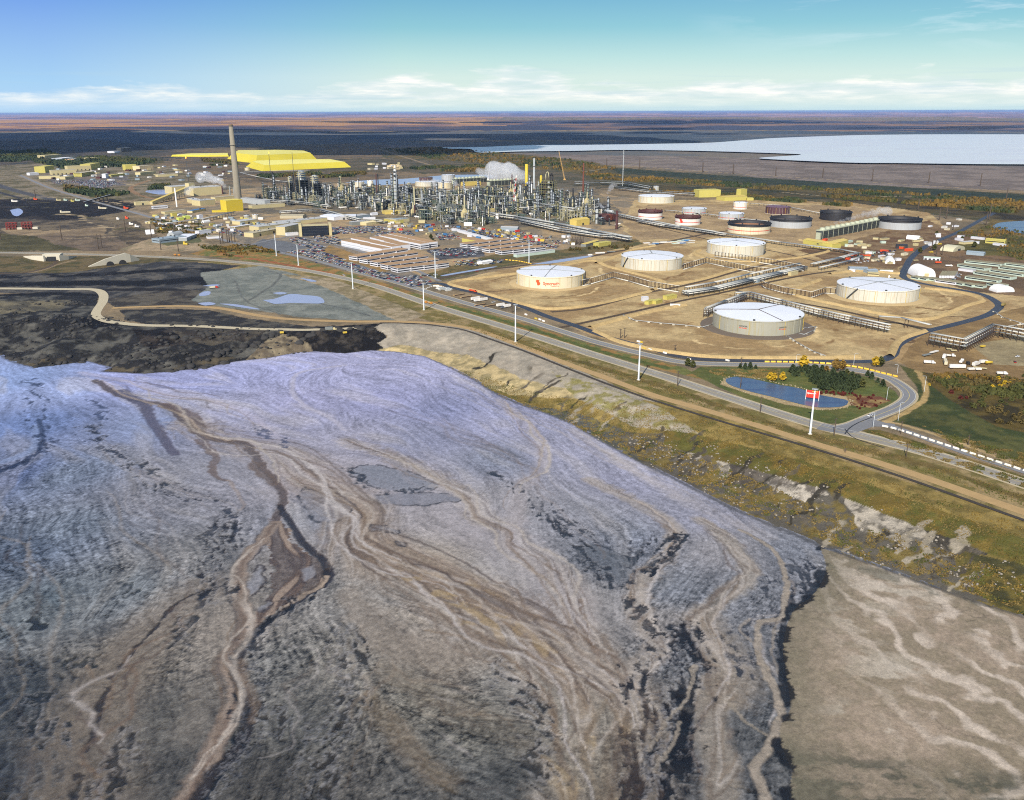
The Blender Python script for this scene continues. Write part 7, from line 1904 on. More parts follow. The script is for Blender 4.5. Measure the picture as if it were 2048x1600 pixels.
bld('long white arched tent beyond the equipment yard', (1812, 478), (1837, 480), 12, 7, fabric, fabric, 'arch')
dome((1906, 504), (1930, 499), 8, 22, 'beige arched shed in the yard by the lake', beige_fab, steel_dark)
bld('pale blue grey shed in the yard by the lake', (1932, 509), (1967, 512), 14, 6, blue_grey, blue_grey, 'gable')
bld('yellow shed with brown window by the lake', (1970, 486), (2009, 489), 18, 8, yel_bld, yel_bld, 'gable', windows=1)
bld('cream house with grey roof in the yard by the lake', (1928, 489), (1950, 487), 11, 5, beige, grey_roof, 'gable')
for lab, C, Rr in (('white trailer in the lake yard, farthest left', (1914, 475), (1927, 476)), ('white trailer behind the beige arched shed', (1909, 480), (1922, 482)), ('white long trailer left of the yellow lake shed', (1941, 477), (1966, 480)), ('white trailer below the yellow lake shed', (1985, 490), (2008, 493)), ('white trailer right of the cream house', (1946, 487), (1957, 488))):
 bld(lab, C, Rr, 6, 3.5, white_wall, white_wall, name='trailer', cat='trailer')
bld('white open sided store with green roof by the camp road', (1847, 519), (1880, 521), 12, 4.5, white_wall, green_roof, 'gable', doors=4)
bld('long blue grey roofed shed left of the camp road', (1700, 542), (1736, 543), 16, 5.5, blue_grey, mat('slate_roof', (150, 162, 172), 0.6), 'gable')
bld('shorter blue grey roofed shed left of the camp road', (1737, 547), (1756, 546), 12, 5.5, blue_grey, MATS['slate_roof'], 'gable')
bld('tan cabin in front of the shorter blue grey shed', (1735, 551), (1758, 552), 8, 4, beige, beige, windows=1)
bld('small white box by the long blue grey shed', (1698, 543), (1710, 544), 5, 3.4, white_wall, white_wall)
bld('pale trailer by the tan cabin', (1759, 544), (1786, 545), 6, 3.4, white_wall, camp_roof, name='trailer', cat='trailer')
bld('black tarpaulin shelter in the equipment yard', (1792, 497), (1815, 498), 12, 6, tank_black, tank_black)
R = random.Random(5)
for k in range(60):
 px = R.uniform(1620, 1850); py = R.uniform(478, 530)
 if inpoly(np.array([px]), np.array([py]), np.array([(1560, 440), (1850, 450), (1840, 485), (1790, 530), (1690, 528), (1690, 500), (1560, 480)], float))[0]:
  wm = R.choice((white_wall, white_wall, tank_cream, beige, green_roof, orange_paint))
  bld({'white_wall': 'white', 'tank_cream': 'cream', 'beige_wall': 'tan', 'pale_green_wall': 'pale green', 'orange_paint': 'orange'}[wm.name] + ' site cabin in the equipment yard below the black rimmed tank', (px, py), (px + R.uniform(5, 14), py + R.uniform(-2, 2)), R.uniform(4, 7), R.uniform(2.6, 4), wm, wm if R.random() < .5 else camp_roof, name='site_cabin', cat='site cabin', group='cabins of the equipment yard')
for k in range(26):
 px = R.uniform(1840, 1935); py = R.uniform(440, 520)
 if not inpoly(np.array([px]), np.array([py]), np.array([(1845, 448), (1880, 445), (1905, 455), (1930, 455), (1900, 475), (1870, 500), (1855, 510)], float))[0] and py > 465: continue
 wm = R.choice((white_wall, white_wall, tank_cream, pipe_white))
 bld('white site cabin along the road to the lake', (px, py), (px + R.uniform(4, 10), py + R.uniform(-1, 1)), R.uniform(4, 8), R.uniform(2.5, 4), wm, wm, name='site_cabin', cat='site cabin', group='cabins along the road to the lake')
for k in range(90):
 px = R.uniform(770, 1150); py = 448 + (px - 770) * 0.075 + R.uniform(-4, 15)
 nm, wm = R.choice((('white', white_wall), ('white', tank_white), ('cream', beige), ('red', red_paint), ('blue', blue_roof), ('yellow', yellow_paint), ('grey', steel_grey)))
 bld(nm + ' container before the refinery, ' + rel(px, py), (px, py), (px + R.uniform(3, 9), py + R.uniform(-1.5, 1.5)), R.uniform(2.5, 5), R.uniform(2.4, 3.6), wm, wm, name='container', cat='container', group='containers before the refinery')
for k in range(95):
 px = R.uniform(290, 520); py = R.uniform(425, 470)
 if py < 470 - (px - 300) * 0.02 and py > 428 + (px - 300) * 0.04:
  nm, wm = R.choice((('white', white_wall), ('white', tank_white), ('cream', beige), ('blue grey', blue_grey), ('grey', steel_grey), ('yellow', yel_bld)))
  bld(nm + ' stores container ' + rel(px, py), (px, py), (px + R.uniform(3, 10), py + R.uniform(-1.5, 1.0)), R.uniform(3, 7), R.uniform(2.6, 4.5), wm, wm, name='container', cat='container', group='containers of the stores yard')
for k in range(80):
 px = R.uniform(100, 460); py = R.uniform(330, 362)
 nm, wm = R.choice((('white', white_wall), ('white', tank_white), ('cream', beige), ('blue grey', blue_grey), ('red', dark_red)))
 bld(nm + ' small store in the far left camp', (px, py), (px + R.uniform(3, 9), py + R.uniform(-0.6, 0.6)), R.uniform(6, 14), R.uniform(3, 6), wm, wm, name='store', cat='store', group='small stores of the far left camp')
for k in range(22):
 px = R.uniform(735, 800); py = R.uniform(325, 340)
 nm, wm = R.choice((('white', white_wall), ('cream', beige), ('tan', beige_d), ('pinkish', mat('pink_beige', (224, 200, 156)))))
 bld(nm + ' small store in the yard right of the sulphur blocks', (px, py), (px + R.uniform(3, 10), py + R.uniform(-0.6, 0.6)), R.uniform(8, 20), R.uniform(3, 7), wm, wm, name='store', cat='store', group='small stores right of the sulphur blocks')
sulph = mat('sulphur', (226, 208, 66), 0.85, 0.2, 0.006, k=0.66)
def frustum(label, base_px, h, inset, rows=4):
 P = Wn(base_px); c = P.mean(0)
 t = thing('sulphur_block', label, 'sulphur block', (c[0], c[1], zat(*c)))
 Q = [(p - c) for p in P]
 top = [q * (1 - inset / max(np.linalg.norm(q), 1)) for q in Q]
 n = len(Q)
 mb = MB(); NL = 5
 for k in range(NL):
  for z0, z1, f0, f1 in ((k / NL, (k + 1) / NL, k / NL, (k + 0.55) / NL), ((k + 1) / NL, (k + 1) / NL, (k + 0.55) / NL, (k + 1) / NL)):
   A = [q * (1 - f0) + tq * f0 for q, tq in zip(Q, top)]; B = [q * (1 - f1) + tq * f1 for q, tq in zip(Q, top)]
   mb.add([(q[0], q[1], h * z0) for q in A] + [(q[0], q[1], h * z1) for q in B], [(i, (i + 1) % n, (i + 1) % n + n, i + n) for i in range(n)])
 mb.build('side', sulph, t)
 MB().add([(q[0], q[1], h) for q in top], [tuple(range(n))]).build('top', mat('sulphur_top', (238, 228, 124), 0.85, 0.12, 0.006, k=0.72), t)
 return t
frustum('huge yellow sulphur block with sloping sides, rear', [(452, 320), (512, 326.5), (635, 320.5), (622, 314), (560, 312), (470, 313)], 34, 45)
frustum('long low yellow sulphur block in front of the huge one', [(492, 334), (525, 342.5), (702, 334.5), (672, 328), (600, 328), (505, 331)], 22, 30)
frustum('flat yellow sulphur pad left of the huge block', [(342, 313), (400, 313.5), (458, 313), (458, 309), (380, 310)], 9, 8)
t = thing('overpass', 'pale concrete road bridge with sloping wing walls at the left', 'bridge', G(100, 522))
o = np.array(t.location)
def wall_px(pts, thick, m, nm):
 P = [G(x, y) for x, y, _ in pts]
 v = MB()
 for (a, b, qa, qb) in zip(P[:-1], P[1:], pts[:-1], pts[1:]):
  d = (b - a)[:2]; d /= np.linalg.norm(d); n = np.array([-d[1], d[0], 0]) * thick
  z0a, z1a, z0b, z1b = -1.5, qa[2], -1.5, qb[2]
  A = a - o; B = b - o
  v.add([A + (0, 0, z0a), B + (0, 0, z0b), B + (0, 0, z1b), A + (0, 0, z1a), A + n + (0, 0, z0a), B + n + (0, 0, z0b), B + n + (0, 0, z1b), A + n + (0, 0, z1a)],
    [(0, 1, 2, 3), (5, 4, 7, 6), (3, 2, 6, 7), (0, 3, 7, 4), (1, 5, 6, 2)])
 return v.build(nm, m, t)
wall_px([(47, 514, 1.2), (62, 519, 6), (88, 523, 9)], 3, concrete, 'wing_wall')
wall_px([(120, 522, 9), (138, 519, 6), (154, 513.5, 1.2)], 3, concrete, 'wing_wall')
wall_px([(86, 521, 9.5), (122, 520, 9.5)], 14, concrete, 'deck')
wall_px([(95, 523, 7.5), (113, 522.6, 7.5)], 0.5, blackst, 'opening')
t = thing('culvert', 'pale concrete culvert head with two round openings', 'culvert', G(230, 531)); o = np.array(t.location)
wall_px([(178, 534, 0.8), (212, 530, 9), (254, 525, 15), (262, 524, 12), (279, 521, 3)], 3, concrete, 'head_wall')
for x, y in ((221, 531.0), (246, 528.0)):
 p = G(x, y); d = -p / np.linalg.norm(p)
 MB().tube((0, 0, 0), (d[0] * 1.2, d[1] * 1.2, 0), 5.6, n=18).build('opening', blackst, t, loc=p - o + np.array([d[0] * 1.0, d[1] * 1.0, 1.0]))
wall_px([(300, 496, 3.5), (345, 503, 3.5), (400, 500, 3.0), (420, 494, 2.0)], 1.0, concrete, 'terrace_wall') if False else None
# ------------------------------------------------------------------ poles, signs, barriers
pole_m = mat('pole_steel', (206, 212, 214), 0.4, 0.06)
wood_m = mat('pole_wood', (78, 66, 54), 0.85, 0.2)
def high_mast(px, yb, yt, label):
 p = G(px, yb); H = (yb - yt) * mpp(p) / math.cos(0.3)
 t = thing('high_mast_light', label, 'light mast', p, 0, 'high masts along the highway')
 MB().lathe([(0.85, 0), (0.45, H)], 12).build('mast', pole_m, t)
 MB().lathe([(1.6, 0), (1.6, 0.5), (0.8, 0.5)], 12).build('base', concrete, t)
 MB().lathe([(0.5, H - 0.8), (1.7, H - 0.5), (1.7, H - 0.1), (0.4, H)], 12).build('ring', galv, t)
 for k in range(6):
  a = k * math.pi / 3
  MB().box(-0.45, 0.45, -0.3, 0.3, -0.25, 0.2).build('lamp', galv, t, loc=(math.cos(a) * 1.8, math.sin(a) * 1.8, H - 0.3), rz=a)
for px, yb, yt, lab in ((553, 512, 470, 'tall pale light mast before the striped car park, farthest left'), (597, 531, 490, 'tall pale light mast left of the big car park'), (706, 578, 527, 'tall pale light mast at the end of the big car park'),
      (848, 620, 568, 'tall pale light mast left of the parked white trailers'), (871, 556, 505, 'tall pale light mast right of the stepped offices'), (1058, 525, 484, 'tall pale light mast left of the emblem tank'),
      (1031, 684, 611, 'tall pale light mast below the parked white trailers'), (1277, 760, 688, 'tall pale light mast on the highway verge left of the pond'), (1620, 868, 777, 'tall pale light mast in front of the red sign')):
 high_mast(px, yb, yt, lab)
def lamp_post(px, yb, yt, label, side=1):
 p = G(px, yb); H = (yb - yt) * mpp(p) / math.cos(0.3)
 t = thing('street_lamp', label, 'street lamp', p, 0, 'street lamps of the loop road')
 MB().lathe([(0.16, 0), (0.1, H)], 8).build('post', pole_m, t)
 MB().pipe([(0, 0, H), (side * 0.8, 0, H + 0.5), (side * 2.2, 0, H + 0.5)], 0.09).build('arm', pole_m, t)
 MB().box(side * 2.6 - 0.5, side * 2.6 + 0.5, -0.2, 0.2, H + 0.35, H + 0.6).build('lamp_head', galv, t)
for px, yb, yt, lab, s in ((1773, 800, 775, 'street lamp inside the right bend of the loop', 1), (1746, 855, 826, 'street lamp at the junction beside the white car', -1), (1848, 784, 753, 'street lamp outside the right bend of the loop', -1),
       (1592, 727, 710, 'street lamp behind the yellow barrier, left of the birch', 1), (1707, 730, 708, 'street lamp behind the yellow barrier, right of the birches', 1), (1794, 748, 730, 'street lamp at the right end of the yellow barrier', -1), (1796, 842, 806, 'street lamp at the right of the road mouth', 1)):
 lamp_post(px, yb, yt, lab, s)
def wood_pole(px, yb, yt, label, group, arms=1, m=wood_m):
 p = G(px, yb); H = (yb - yt) * mpp(p) / math.cos(0.3)
 t = thing('power_pole', label, 'power pole', p, 0.3, group)
 r = max(0.16, 0.0005 * p[1])
 MB().lathe([(r * 1.2, -0.5), (r, H)], 7).build('post', m, t)
 for k in range(arms): MB().box(-1.8, 1.8, -0.1, 0.1, H - 0.8 - k * 1.2, H - 0.55 - k * 1.2).build('crossarm', m, t)
gp = 'power poles along the highway'
for px, yb, yt in ((1355, 772, 742), (1520, 826, 793), (1668, 872, 836), (1812, 914, 886), (1481, 775, 753), (1482, 735, 715), (1241, 676, 658), (1249, 676, 656), (1350, 700, 690), (1024, 625, 600), (1936, 890, 870), (1801, 868, 842), (1690, 905, 896)):
 wood_pole(px, yb, yt, 'thin dark power pole beside the highway ' + ('near the loop' if px > 1400 else 'before the tank farm'), gp)
gp = 'power poles left of the refinery'
for px, yb, yt in ((251, 464, 440), (303, 474, 450), (350, 468, 450), (357, 503, 480), (322, 500, 482), (441, 488, 462), (446, 486, 458), (455, 486, 460), (459, 484, 456), (124, 480, 452), (72, 400, 382), (197, 498, 470), (204, 496, 470), (2, 480, 462), (470, 484, 470), (464, 486, 468)):
 wood_pole(px, yb, yt, 'dark power pole ' + ('beside the pale blue grey office' if px > 300 else 'in the mine yard at the left'), gp)
gp = 'power poles right of the refinery'
for k in range(10): wood_pole(1142 + k * 2.7, 490 - (k % 3) * 2, 478 - (k % 2) * 4, 'brown power pole of the little switchyard left of the equipment houses', gp, 2)
for px, yb, yt in ((1213, 336, 318), (1279, 338, 318), (1405, 344, 326), (1466, 348, 330), (1551, 352, 336), (1645, 356, 338), (1744, 362, 340), (1857, 366, 345), (1960, 372, 348), (1878, 440, 418), (1892, 438, 414), (1978, 440, 412), (1972, 450, 425), (1863, 500, 478), (1870, 498, 476), (1872, 512, 494), (1884, 510, 492), (1906, 460, 448), (2012, 400, 378), (1836, 420, 400)):
 wood_pole(px, yb, yt, 'thin dark power pole ' + ('on the green bank below the lake' if yb < 400 else 'near the contractor camp'), gp)
p = G(1624, 800)
t = thing('billboard', 'red company billboard standing at the pond of the loop', 'sign', p, math.radians(-22))
k = mpp(p); Wd = 27 * k * 0.92; Hh = 15 * k
MB().box(-Wd / 2, Wd / 2, -0.3, 0.3, 2.0, 2.0 + Hh).build('panel', mat('sign_red', (232, 58, 44), 0.5, 0.05), t)
for x in (-Wd / 2, Wd / 2): MB().box(x - 0.18, x + 0.18, -0.45, 0.45, 0, 2.4 + Hh).build('post', tank_white, t)
me = text_mesh('Syncrude', Hh * 0.30, 0.045); me.materials.append(tank_white)
o = bpy.data.objects.new('lettering', me); link(o, t); o.location = (-Wd * 0.41, -0.34, 2 + Hh * 0.52); o.rotation_euler = (math.pi / 2, 0, 0)
MB().box(-Wd * 0.05, Wd * 0.38, -0.36, -0.3, 2 + Hh * 0.84, 2 + Hh * 0.94).build('stripe', yellow_paint, t)
me = text_mesh('CANADA', Hh * 0.13, 0.03); me.materials.append(orange_paint)
o = bpy.data.objects.new('lettering', me); link(o, t); o.location = (-Wd * 0.25, -0.34, 2 + Hh * 0.28); o.rotation_euler = (math.pi / 2, 0, 0)
def barrier_mesh(m, L=4.0, hgt=1.1):
 return MB().add([(-L / 2, -0.45, 0), (L / 2, -0.45, 0), (L / 2, 0.45, 0), (-L / 2, 0.45, 0), (-L / 2, -0.2, hgt), (L / 2, -0.2, hgt), (L / 2, 0.2, hgt), (-L / 2, 0.2, hgt)], [(0, 1, 5, 4), (1, 2, 6, 5), (2, 3, 7, 6), (3, 0, 4, 7), (4, 5, 6, 7)]).mesh('road_barrier', m)
NUM = ['first', 'second', 'third', 'fourth', 'fifth', 'sixth', 'seventh', 'eighth', 'ninth', 'tenth', 'eleventh', 'twelfth', 'thirteenth', 'fourteenth', 'fifteenth', 'sixteenth', 'seventeenth', 'eighteenth', 'nineteenth', 'twentieth']
for i in range(2, 10):
 for j, q in enumerate(NUM[:9]): NUM.append(('twenty thirty forty fifty sixty seventy eighty ninety'.split()[i - 2]) + '-' + q)
 NUM.append('twentieth thirtieth fortieth fiftieth sixtieth seventieth eightieth ninetieth hundredth'.split()[i - 1])
def barriers(px, gap, m, label, group, L=4.0, h=1.1, mini=0):
 Ln = smooth_line(Wn(px), 1.0)
 seg = np.linalg.norm(np.diff(Ln, axis=0), axis=1); cum = np.concatenate([[0], np.cumsum(seg)])
 me = barrier_mesh(m, L, h)
 n = int(cum[-1] / gap)
 for k in range(n):
  s = (k + 0.5) * gap
  x = np.interp(s, cum, Ln[:, 0]); y = np.interp(s, cum, Ln[:, 1]); i = min(np.searchsorted(cum, s), len(Ln) - 2)
  d = Ln[i + 1] - Ln[i]
  o = bpy.data.objects.new('road_barrier', me); link(o)
  o.location = (x, y, zat(x, y) + 0.12); o.rotation_euler = (0, 0, math.atan2(d[1], d[0]))
  tag(o, label.replace('#', NUM[k]), 'road barrier', group)
barriers([(1528, 724), (1600, 725), (1660, 728), (1720, 736), (1770, 748), (1806, 757)], 5.6, mat('barrier_yellow', (246, 196, 70), 0.5, 0.1), 'yellow road barrier, # from the left behind the loop road', 'yellow barriers behind the loop', 4.3, 1.3)
barriers([(1762, 852), (1800, 861), (1880, 887), (1960, 913), (2048, 942), (2080, 953)], 6.0, mat('barrier_white', (240, 232, 214), 0.5, 0.08), 'white road barrier, # from the junction along the side road', 'white barriers along the side road', 4.2, 1.2)
for k, (x, y) in enumerate(((1052, 630), (1072, 638), (1080, 640), (1087, 643), (1277, 684), (1282, 685), (1330, 707), (1378, 719), (1455, 722), (1288, 698), (1300, 700))):
 o = bpy.data.objects.new('road_barrier', barrier_mesh(tank_white if k % 4 != 1 else yellow_paint, 4.5, 1.6)); link(o)
 p = G(x, y); o.location = p; o.rotation_euler = (0, 0, GRID)
 tag(o, 'white roadside board beside the dark perimeter road', 'road barrier', 'white boards of the perimeter road')
barriers([(845, 580), (870, 572), (895, 577), (904, 582)], 4.5, tank_white, 'white barrier block, # from the left round the pale materials heap', 'barriers round the materials heap', 2.2, 1.0)
barriers([(1010, 520), (1040, 523), (1065, 529)], 6, MATS['barrier_yellow'], 'pale yellow barrier, # from the left at the ditch crossing', 'barriers at the ditch crossing', 4, 1.2)
# ------------------------------------------------------------------ vehicles
def car_proto(body, kind='car'):
 mb = MB()
 L, Wd, h0, h1 = (4.6, 1.85, 0.85, 1.5) if kind == 'car' else (5.4, 2.0, 1.05, 1.85)
 mb.box(-L / 2, L / 2, -Wd / 2, Wd / 2, 0.3, h0)
 if kind == 'car': a, b, c, d = -L * 0.38, -L * 0.24, L * 0.14, L * 0.27
 else: a, b, c, d = -L * 0.06, 0.0, L * 0.2, L * 0.29
 v = [(a, -Wd * .46, h0), (d, -Wd * .46, h0), (d, Wd * .46, h0), (a, Wd * .46, h0), (b, -Wd * .38, h1), (c, -Wd * .38, h1), (c, Wd * .38, h1), (b, Wd * .38, h1)]
 mb.add(v, [(4, 5, 6, 7)])
 o = mb.mesh('car_body', body)
 g = MB().add(v, [(0, 1, 5, 4), (1, 2, 6, 5), (2, 3, 7, 6), (3, 0, 4, 7)]).mesh('car_glass', glass_d)
 w = MB()
 for sx in (-0.3, 0.3):
  for sy in (-0.5, 0.5): w.tube((L * sx, Wd * sy - 0.1, 0.33), (L * sx, Wd * sy + 0.1, 0.33), 0.33, n=8)
 return o, g, w
CARCOL = [('white', (236, 236, 236), 5), ('silver', (190, 194, 200), 4), ('dark blue', (40, 54, 92), 4), ('black', (30, 30, 34), 3), ('grey', (110, 114, 120), 3), ('red', (170, 44, 40), 2.4), ('green', (50, 84, 66), 1.6), ('tan', (190, 172, 130), 1.4), ('maroon', (96, 36, 44), 1.3), ('light blue', (120, 150, 190), 1.2)]
CARM = {n: mat('car_' + n.replace(' ', '_'), c, 0.3, 0.03, 1.0, spec=0.6) for n, c, w in CARCOL}
def car_full(px, py, rz, colname, label, kind='car'):
 b, g, w = car_proto(CARM[colname], kind)
 p = G(px, py); p[2] += 0.12
 t = thing('car' if kind == 'car' else 'pickup_truck', label, 'car' if kind == 'car' else 'pickup truck', p, rz)
 o = bpy.data.objects.new('body', b); link(o, t); o = bpy.data.objects.new('window', g); link(o, t)
 for sx in (-0.3, 0.3):
  for sy in (-0.5, 0.5): MB().tube((4.8 * sx, 1.85 * sy - 0.12, 0.33), (4.8 * sx, 1.85 * sy + 0.12, 0.33), 0.34, n=10).build('wheel', blackst, t)
 for s in (-0.6, 0.6): MB().box(2.25, 2.34, s - 0.2, s + 0.2, 0.55, 0.75).build('headlight', tank_white, t)
car_full(1740, 832, math.radians(42), 'white', 'white car turning at the junction of the loop road')
car_full(1630, 732, math.radians(178), 'black', 'black car on the loop road behind the conifers')
car_full(688, 551, GRID, 'white', 'white car on the plant road beside the big car park')
car_full(633, 526, GRID, 'dark blue', 'dark blue car on the plant road by the big car park')
car_full(954, 543, 0.3, 'red', 'red and white van on the ditch road left of the emblem tank')
car_full(2035, 714, 0.4, 'white', 'white car at the right edge of the equipment park')
car_full(2030, 725, 1.2, 'red', 'small red car at the right edge of the equipment park')
car_full(1778, 555, 1.2, 'white', 'white pickup on the camp road beside the large dome', 'pickup')
car_full(1851, 488, 0.9, 'white', 'white pickup farther up the camp road', 'pickup')
for k, (x, y) in enumerate(((350, 511), (358, 511.5), (851, 606), (861, 608))):
 p = G(x, y); p[2] += 0.1
 t = thing('road_roller', ('orange works truck on the highway, ' + ('left' if x < 355 else 'right') + ' of two by the mine') if y < 560 else ('orange works truck on the highway by the light mast, ' + ('rear' if k == 2 else 'front') + ' of two'), 'works truck', p, GRID)
 MB().box(-3.2, 3.2, -1.2, 1.2, 0.7, 1.5).build('bed', mat('works_orange', (206, 140, 60), 0.6), t)
 MB().box(1.4, 3.0, -1.15, 1.15, 1.5, 3.0).build('cab', MATS['works_orange'], t)
 MB().box(-3.1, 0.8, -1.1, 1.1, 1.5, 2.5).build('load', dirtm, t)
 for sx in (-2, -0.8, 2):
  for sy in (-1.1, 1.1): MB().tube((sx, sy - 0.2, 0.5), (sx, sy + 0.2, 0.5), 0.5, n=8).build('wheel', blackst, t)
def truck(px, py, rz, label, box=tank_white, cab=None, L=12.5, tanker=False, h=3.9):
 p = G(px, py)
 t = thing('truck' if cab else 'semi_trailer', label, 'truck' if cab else 'trailer', p, rz)
 if tanker: MB().tube((-L / 2, 0, 2.3), (L / 2, 0, 2.3), 1.25, n=14).build('tank', box, t)
 else: MB().box(-L / 2, L / 2, -1.3, 1.3, 1.1, h).build('box', box, t)
 for sx in (-0.42, -0.32):
  for sy in (-1.1, 1.1): MB().tube((L * sx, sy - 0.2, 0.5), (L * sx, sy + 0.2, 0.5), 0.52, n=8).build('wheel', blackst, t)
 if cab:
  MB().box(L / 2 + 0.5, L / 2 + 2.6, -1.2, 1.2, 0.8, 3.0).box(L / 2 + 2.6, L / 2 + 4.0, -1.1, 1.1, 0.8, 1.9).build('cab', cab, t)
  MB().box(L / 2 + 2.55, L / 2 + 2.66, -1.1, 1.1, 2.0, 2.8).build('windscreen', glass_d, t)
  for sx in (L / 2 + 0.8, L / 2 + 3.2):
   for sy in (-1.1, 1.1): MB().tube((sx, sy - 0.2, 0.5), (sx, sy + 0.2, 0.5), 0.52, n=8).build('wheel', blackst, t)
 else:
  MB().beam((L * 0.38, 0, 0), (L * 0.38, 0, 1.1), 0.4).build('landing_leg', steel_dark, t)
az = math.radians(38)
for x, y, lab in ((951, 600, 'white trailer, left of the three parked side by side'), (957, 603, 'white trailer, middle of the three parked side by side'), (966, 602, 'white trailer, right of the three parked side by side')):
 truck(x, y, az, lab)
truck(1001, 613, az, 'white trailer parked left of the dark tractor', L=11)
truck(1014, 615, az + math.pi, 'white trailer coupled to a dark tractor', cab=CARM['grey'], L=10)
car_full(987, 605, az, 'white', 'white car between the parked trailers')
truck(944, 583, GRID + 0.1, 'flat truck with two orange loads on the perimeter road', orange_paint, cab=orange_paint, L=9, h=2.4)
for k, (x, y) in enumerate(((918, 590), (932, 594), (960, 610), (978, 612), (990, 610))):
 p = G(x, y); t = thing('parking_ramp', f'bare tan loading ramp, {NUM[k]} from the left by the white trailers', 'ramp', p, az, 'loading ramps by the trailers')
 MB().box(-8, 8, -1.6, 1.6, -0.2, 1.0).build('deck', dirtm, t); MB().box(-8, 8, -1.9, -1.6, -0.2, 1.25).build('kerb', steel_brown, t)
for x, y, rz, lab, kw in ((1914, 737, -0.05, 'long white box trailer in the equipment park', dict(L=14)), (1890, 728, 1.2, 'cream box trailer standing across the long white one', dict(L=13, box=tank_cream)), (1888, 717, 1.0, 'white truck behind the cream box trailer', dict(L=7, cab=tank_white)),
       (1854, 727, -0.25, 'white van at the left of the equipment park', dict(L=6, cab=tank_white, h=3.0)), (1897, 713, -0.4, 'white pickup with a ladder in the equipment park', dict(L=4, cab=tank_white, h=2.0)), (1868, 706, 0.6, 'long white pole trailer in the equipment park', dict(L=12, h=1.8)),
       (1853, 712, 0.5, 'grey flat trailer at the top left of the equipment park', dict(L=10, box=steel_grey, h=1.8)), (1950, 732, 0.7, 'white truck at the right of the parked cluster', dict(L=8, cab=tank_white)), (1960, 738, -0.6, 'tan flat trailer at the right of the parked cluster', dict(L=11, box=beige, h=1.6)),
       (1964, 727, 0.2, 'white box van beside the yellow tank', dict(L=5, h=3.4, cab=tank_white)), (1977, 729, 0.0, 'yellow tank trailer in the equipment park', dict(L=6, box=yellow_paint, tanker=True)), (1922, 726, 0.9, 'white boom truck behind the long white trailer', dict(L=6, cab=tank_white, h=2.4)),
       (1936, 729, 1.4, 'black machine with yellow top in the equipment park', dict(L=4, box=blackst, h=2.6)), (1999, 749, -0.2, 'small white van alone at the right of the park', dict(L=5, cab=tank_white, h=2.6)), (1942, 741, 0.1, 'small pale trailer at the front of the parked cluster', dict(L=6, h=2.6)), (1956, 741, 0.0, 'white low cabin at the front of the parked cluster', dict(L=5, h=2.4)),
       (1965, 695, 0.4, 'yellow and white loader below the corner pipe rack', dict(L=5, box=yellow_paint, h=2.2)), (1898, 700, -0.2, 'pale board, left of two on the bare ground', dict(L=5, h=1.5, box=beige)), (1907, 703, -0.2, 'pale board, right of two on the bare ground', dict(L=5, h=1.5, box=beige)),
       (2006, 612, 0.8, 'yellow brown haul truck on the camp road bend', dict(L=7, box=mat('haul_yellow', (150, 130, 70), 0.7), cab=MATS['haul_yellow'], h=3.4)), (1350, 613, -0.1, 'white cabin trailer on the track between the tanks', dict(L=12, h=3.2)),
       (1180, 512, 0.25, 'white trailer, left of three by the ditch road', dict(L=7, h=2.8)), (1200, 508, 0.25, 'white long trailer, middle of three by the ditch road', dict(L=16, h=2.8)), (1222, 505, 0.25, 'grey trailer, right of three by the ditch road', dict(L=14, h=2.2, box=steel_grey)),
       (1876, 527, 0.05, 'orange machine below the white open store', dict(L=9, box=orange_paint, h=3)), (1895, 533, -0.2, 'white van left of the camp blocks', dict(L=6, h=2.6, cab=tank_white)), (1831, 522, 0.1, 'tan flat trailer beside the camp road', dict(L=8, box=beige, h=1.8)),
       (1878, 490, 0.5, 'yellow excavator beside the camp road', dict(L=5, box=yellow_paint, cab=yellow_paint, h=2.6)), (1860, 506, 0.3, 'yellow loader beside the camp road', dict(L=4, box=yellow_paint, cab=yellow_paint, h=2.4)),
       (658, 661, 0.2, 'grey haul truck at the end of the haul road', dict(L=8, box=steel_grey, cab=beige, h=4)), (690, 668, 0.4, 'small yellow bulldozer on the black fill', dict(L=4, box=yellow_paint, h=2.6)), (564, 668, 0.2, 'yellow bulldozer in the dark heaps', dict(L=4, box=yellow_paint, h=2.8)),
       (425, 577, 0.5, 'cream and red loader standing in the grey puddles', dict(L=7, box=tank_cream, cab=red_paint, h=3))):
 truck(x, y, rz, lab, **kw)
R = random.Random(77)
for k in range(16):
 x = R.uniform(852, 902); y = 571 + (x - 852) * 0.2 + R.uniform(-3, 3)
 p = G(x, y); m = R.choice((pipe_white, galv, blue_grey, tank_white))
 mb = MB()
 for q in range(4): mb.beam((-4, q * 0.9, 0.4 + 0.5 * (q % 2)), (4, q * 0.9, 0.4 + 0.5 * (q % 2)), 0.8)
 mb.build('pipe_stack', m, None, 'pale stack of pipes in the fenced heap at the plant road junction', 'pipe stack', 'pipe stacks at the junction', p, R.uniform(0, 3))
R = random.Random(78)
for k in range(20):
 x = R.uniform(1292, 1392); y = 490 - (x - 1292) * 0.085 + R.uniform(-4, 4)
 p = G(x, y); nm, m = R.choice((('white', pipe_white), ('blue', blue_roof), ('green', green_roof), ('white', tank_white)))
 mb = MB()
 for q in range(5): mb.beam((-6, q * 1.1, 0.5), (6, q * 1.1, 0.5), 1.0)
 mb.build('pipe_stack', m, None, nm + ' stack of pipes laid out beside the tank farm pipe rack', 'pipe stack', 'pipe stacks beside the tank farm', p, 0.25)
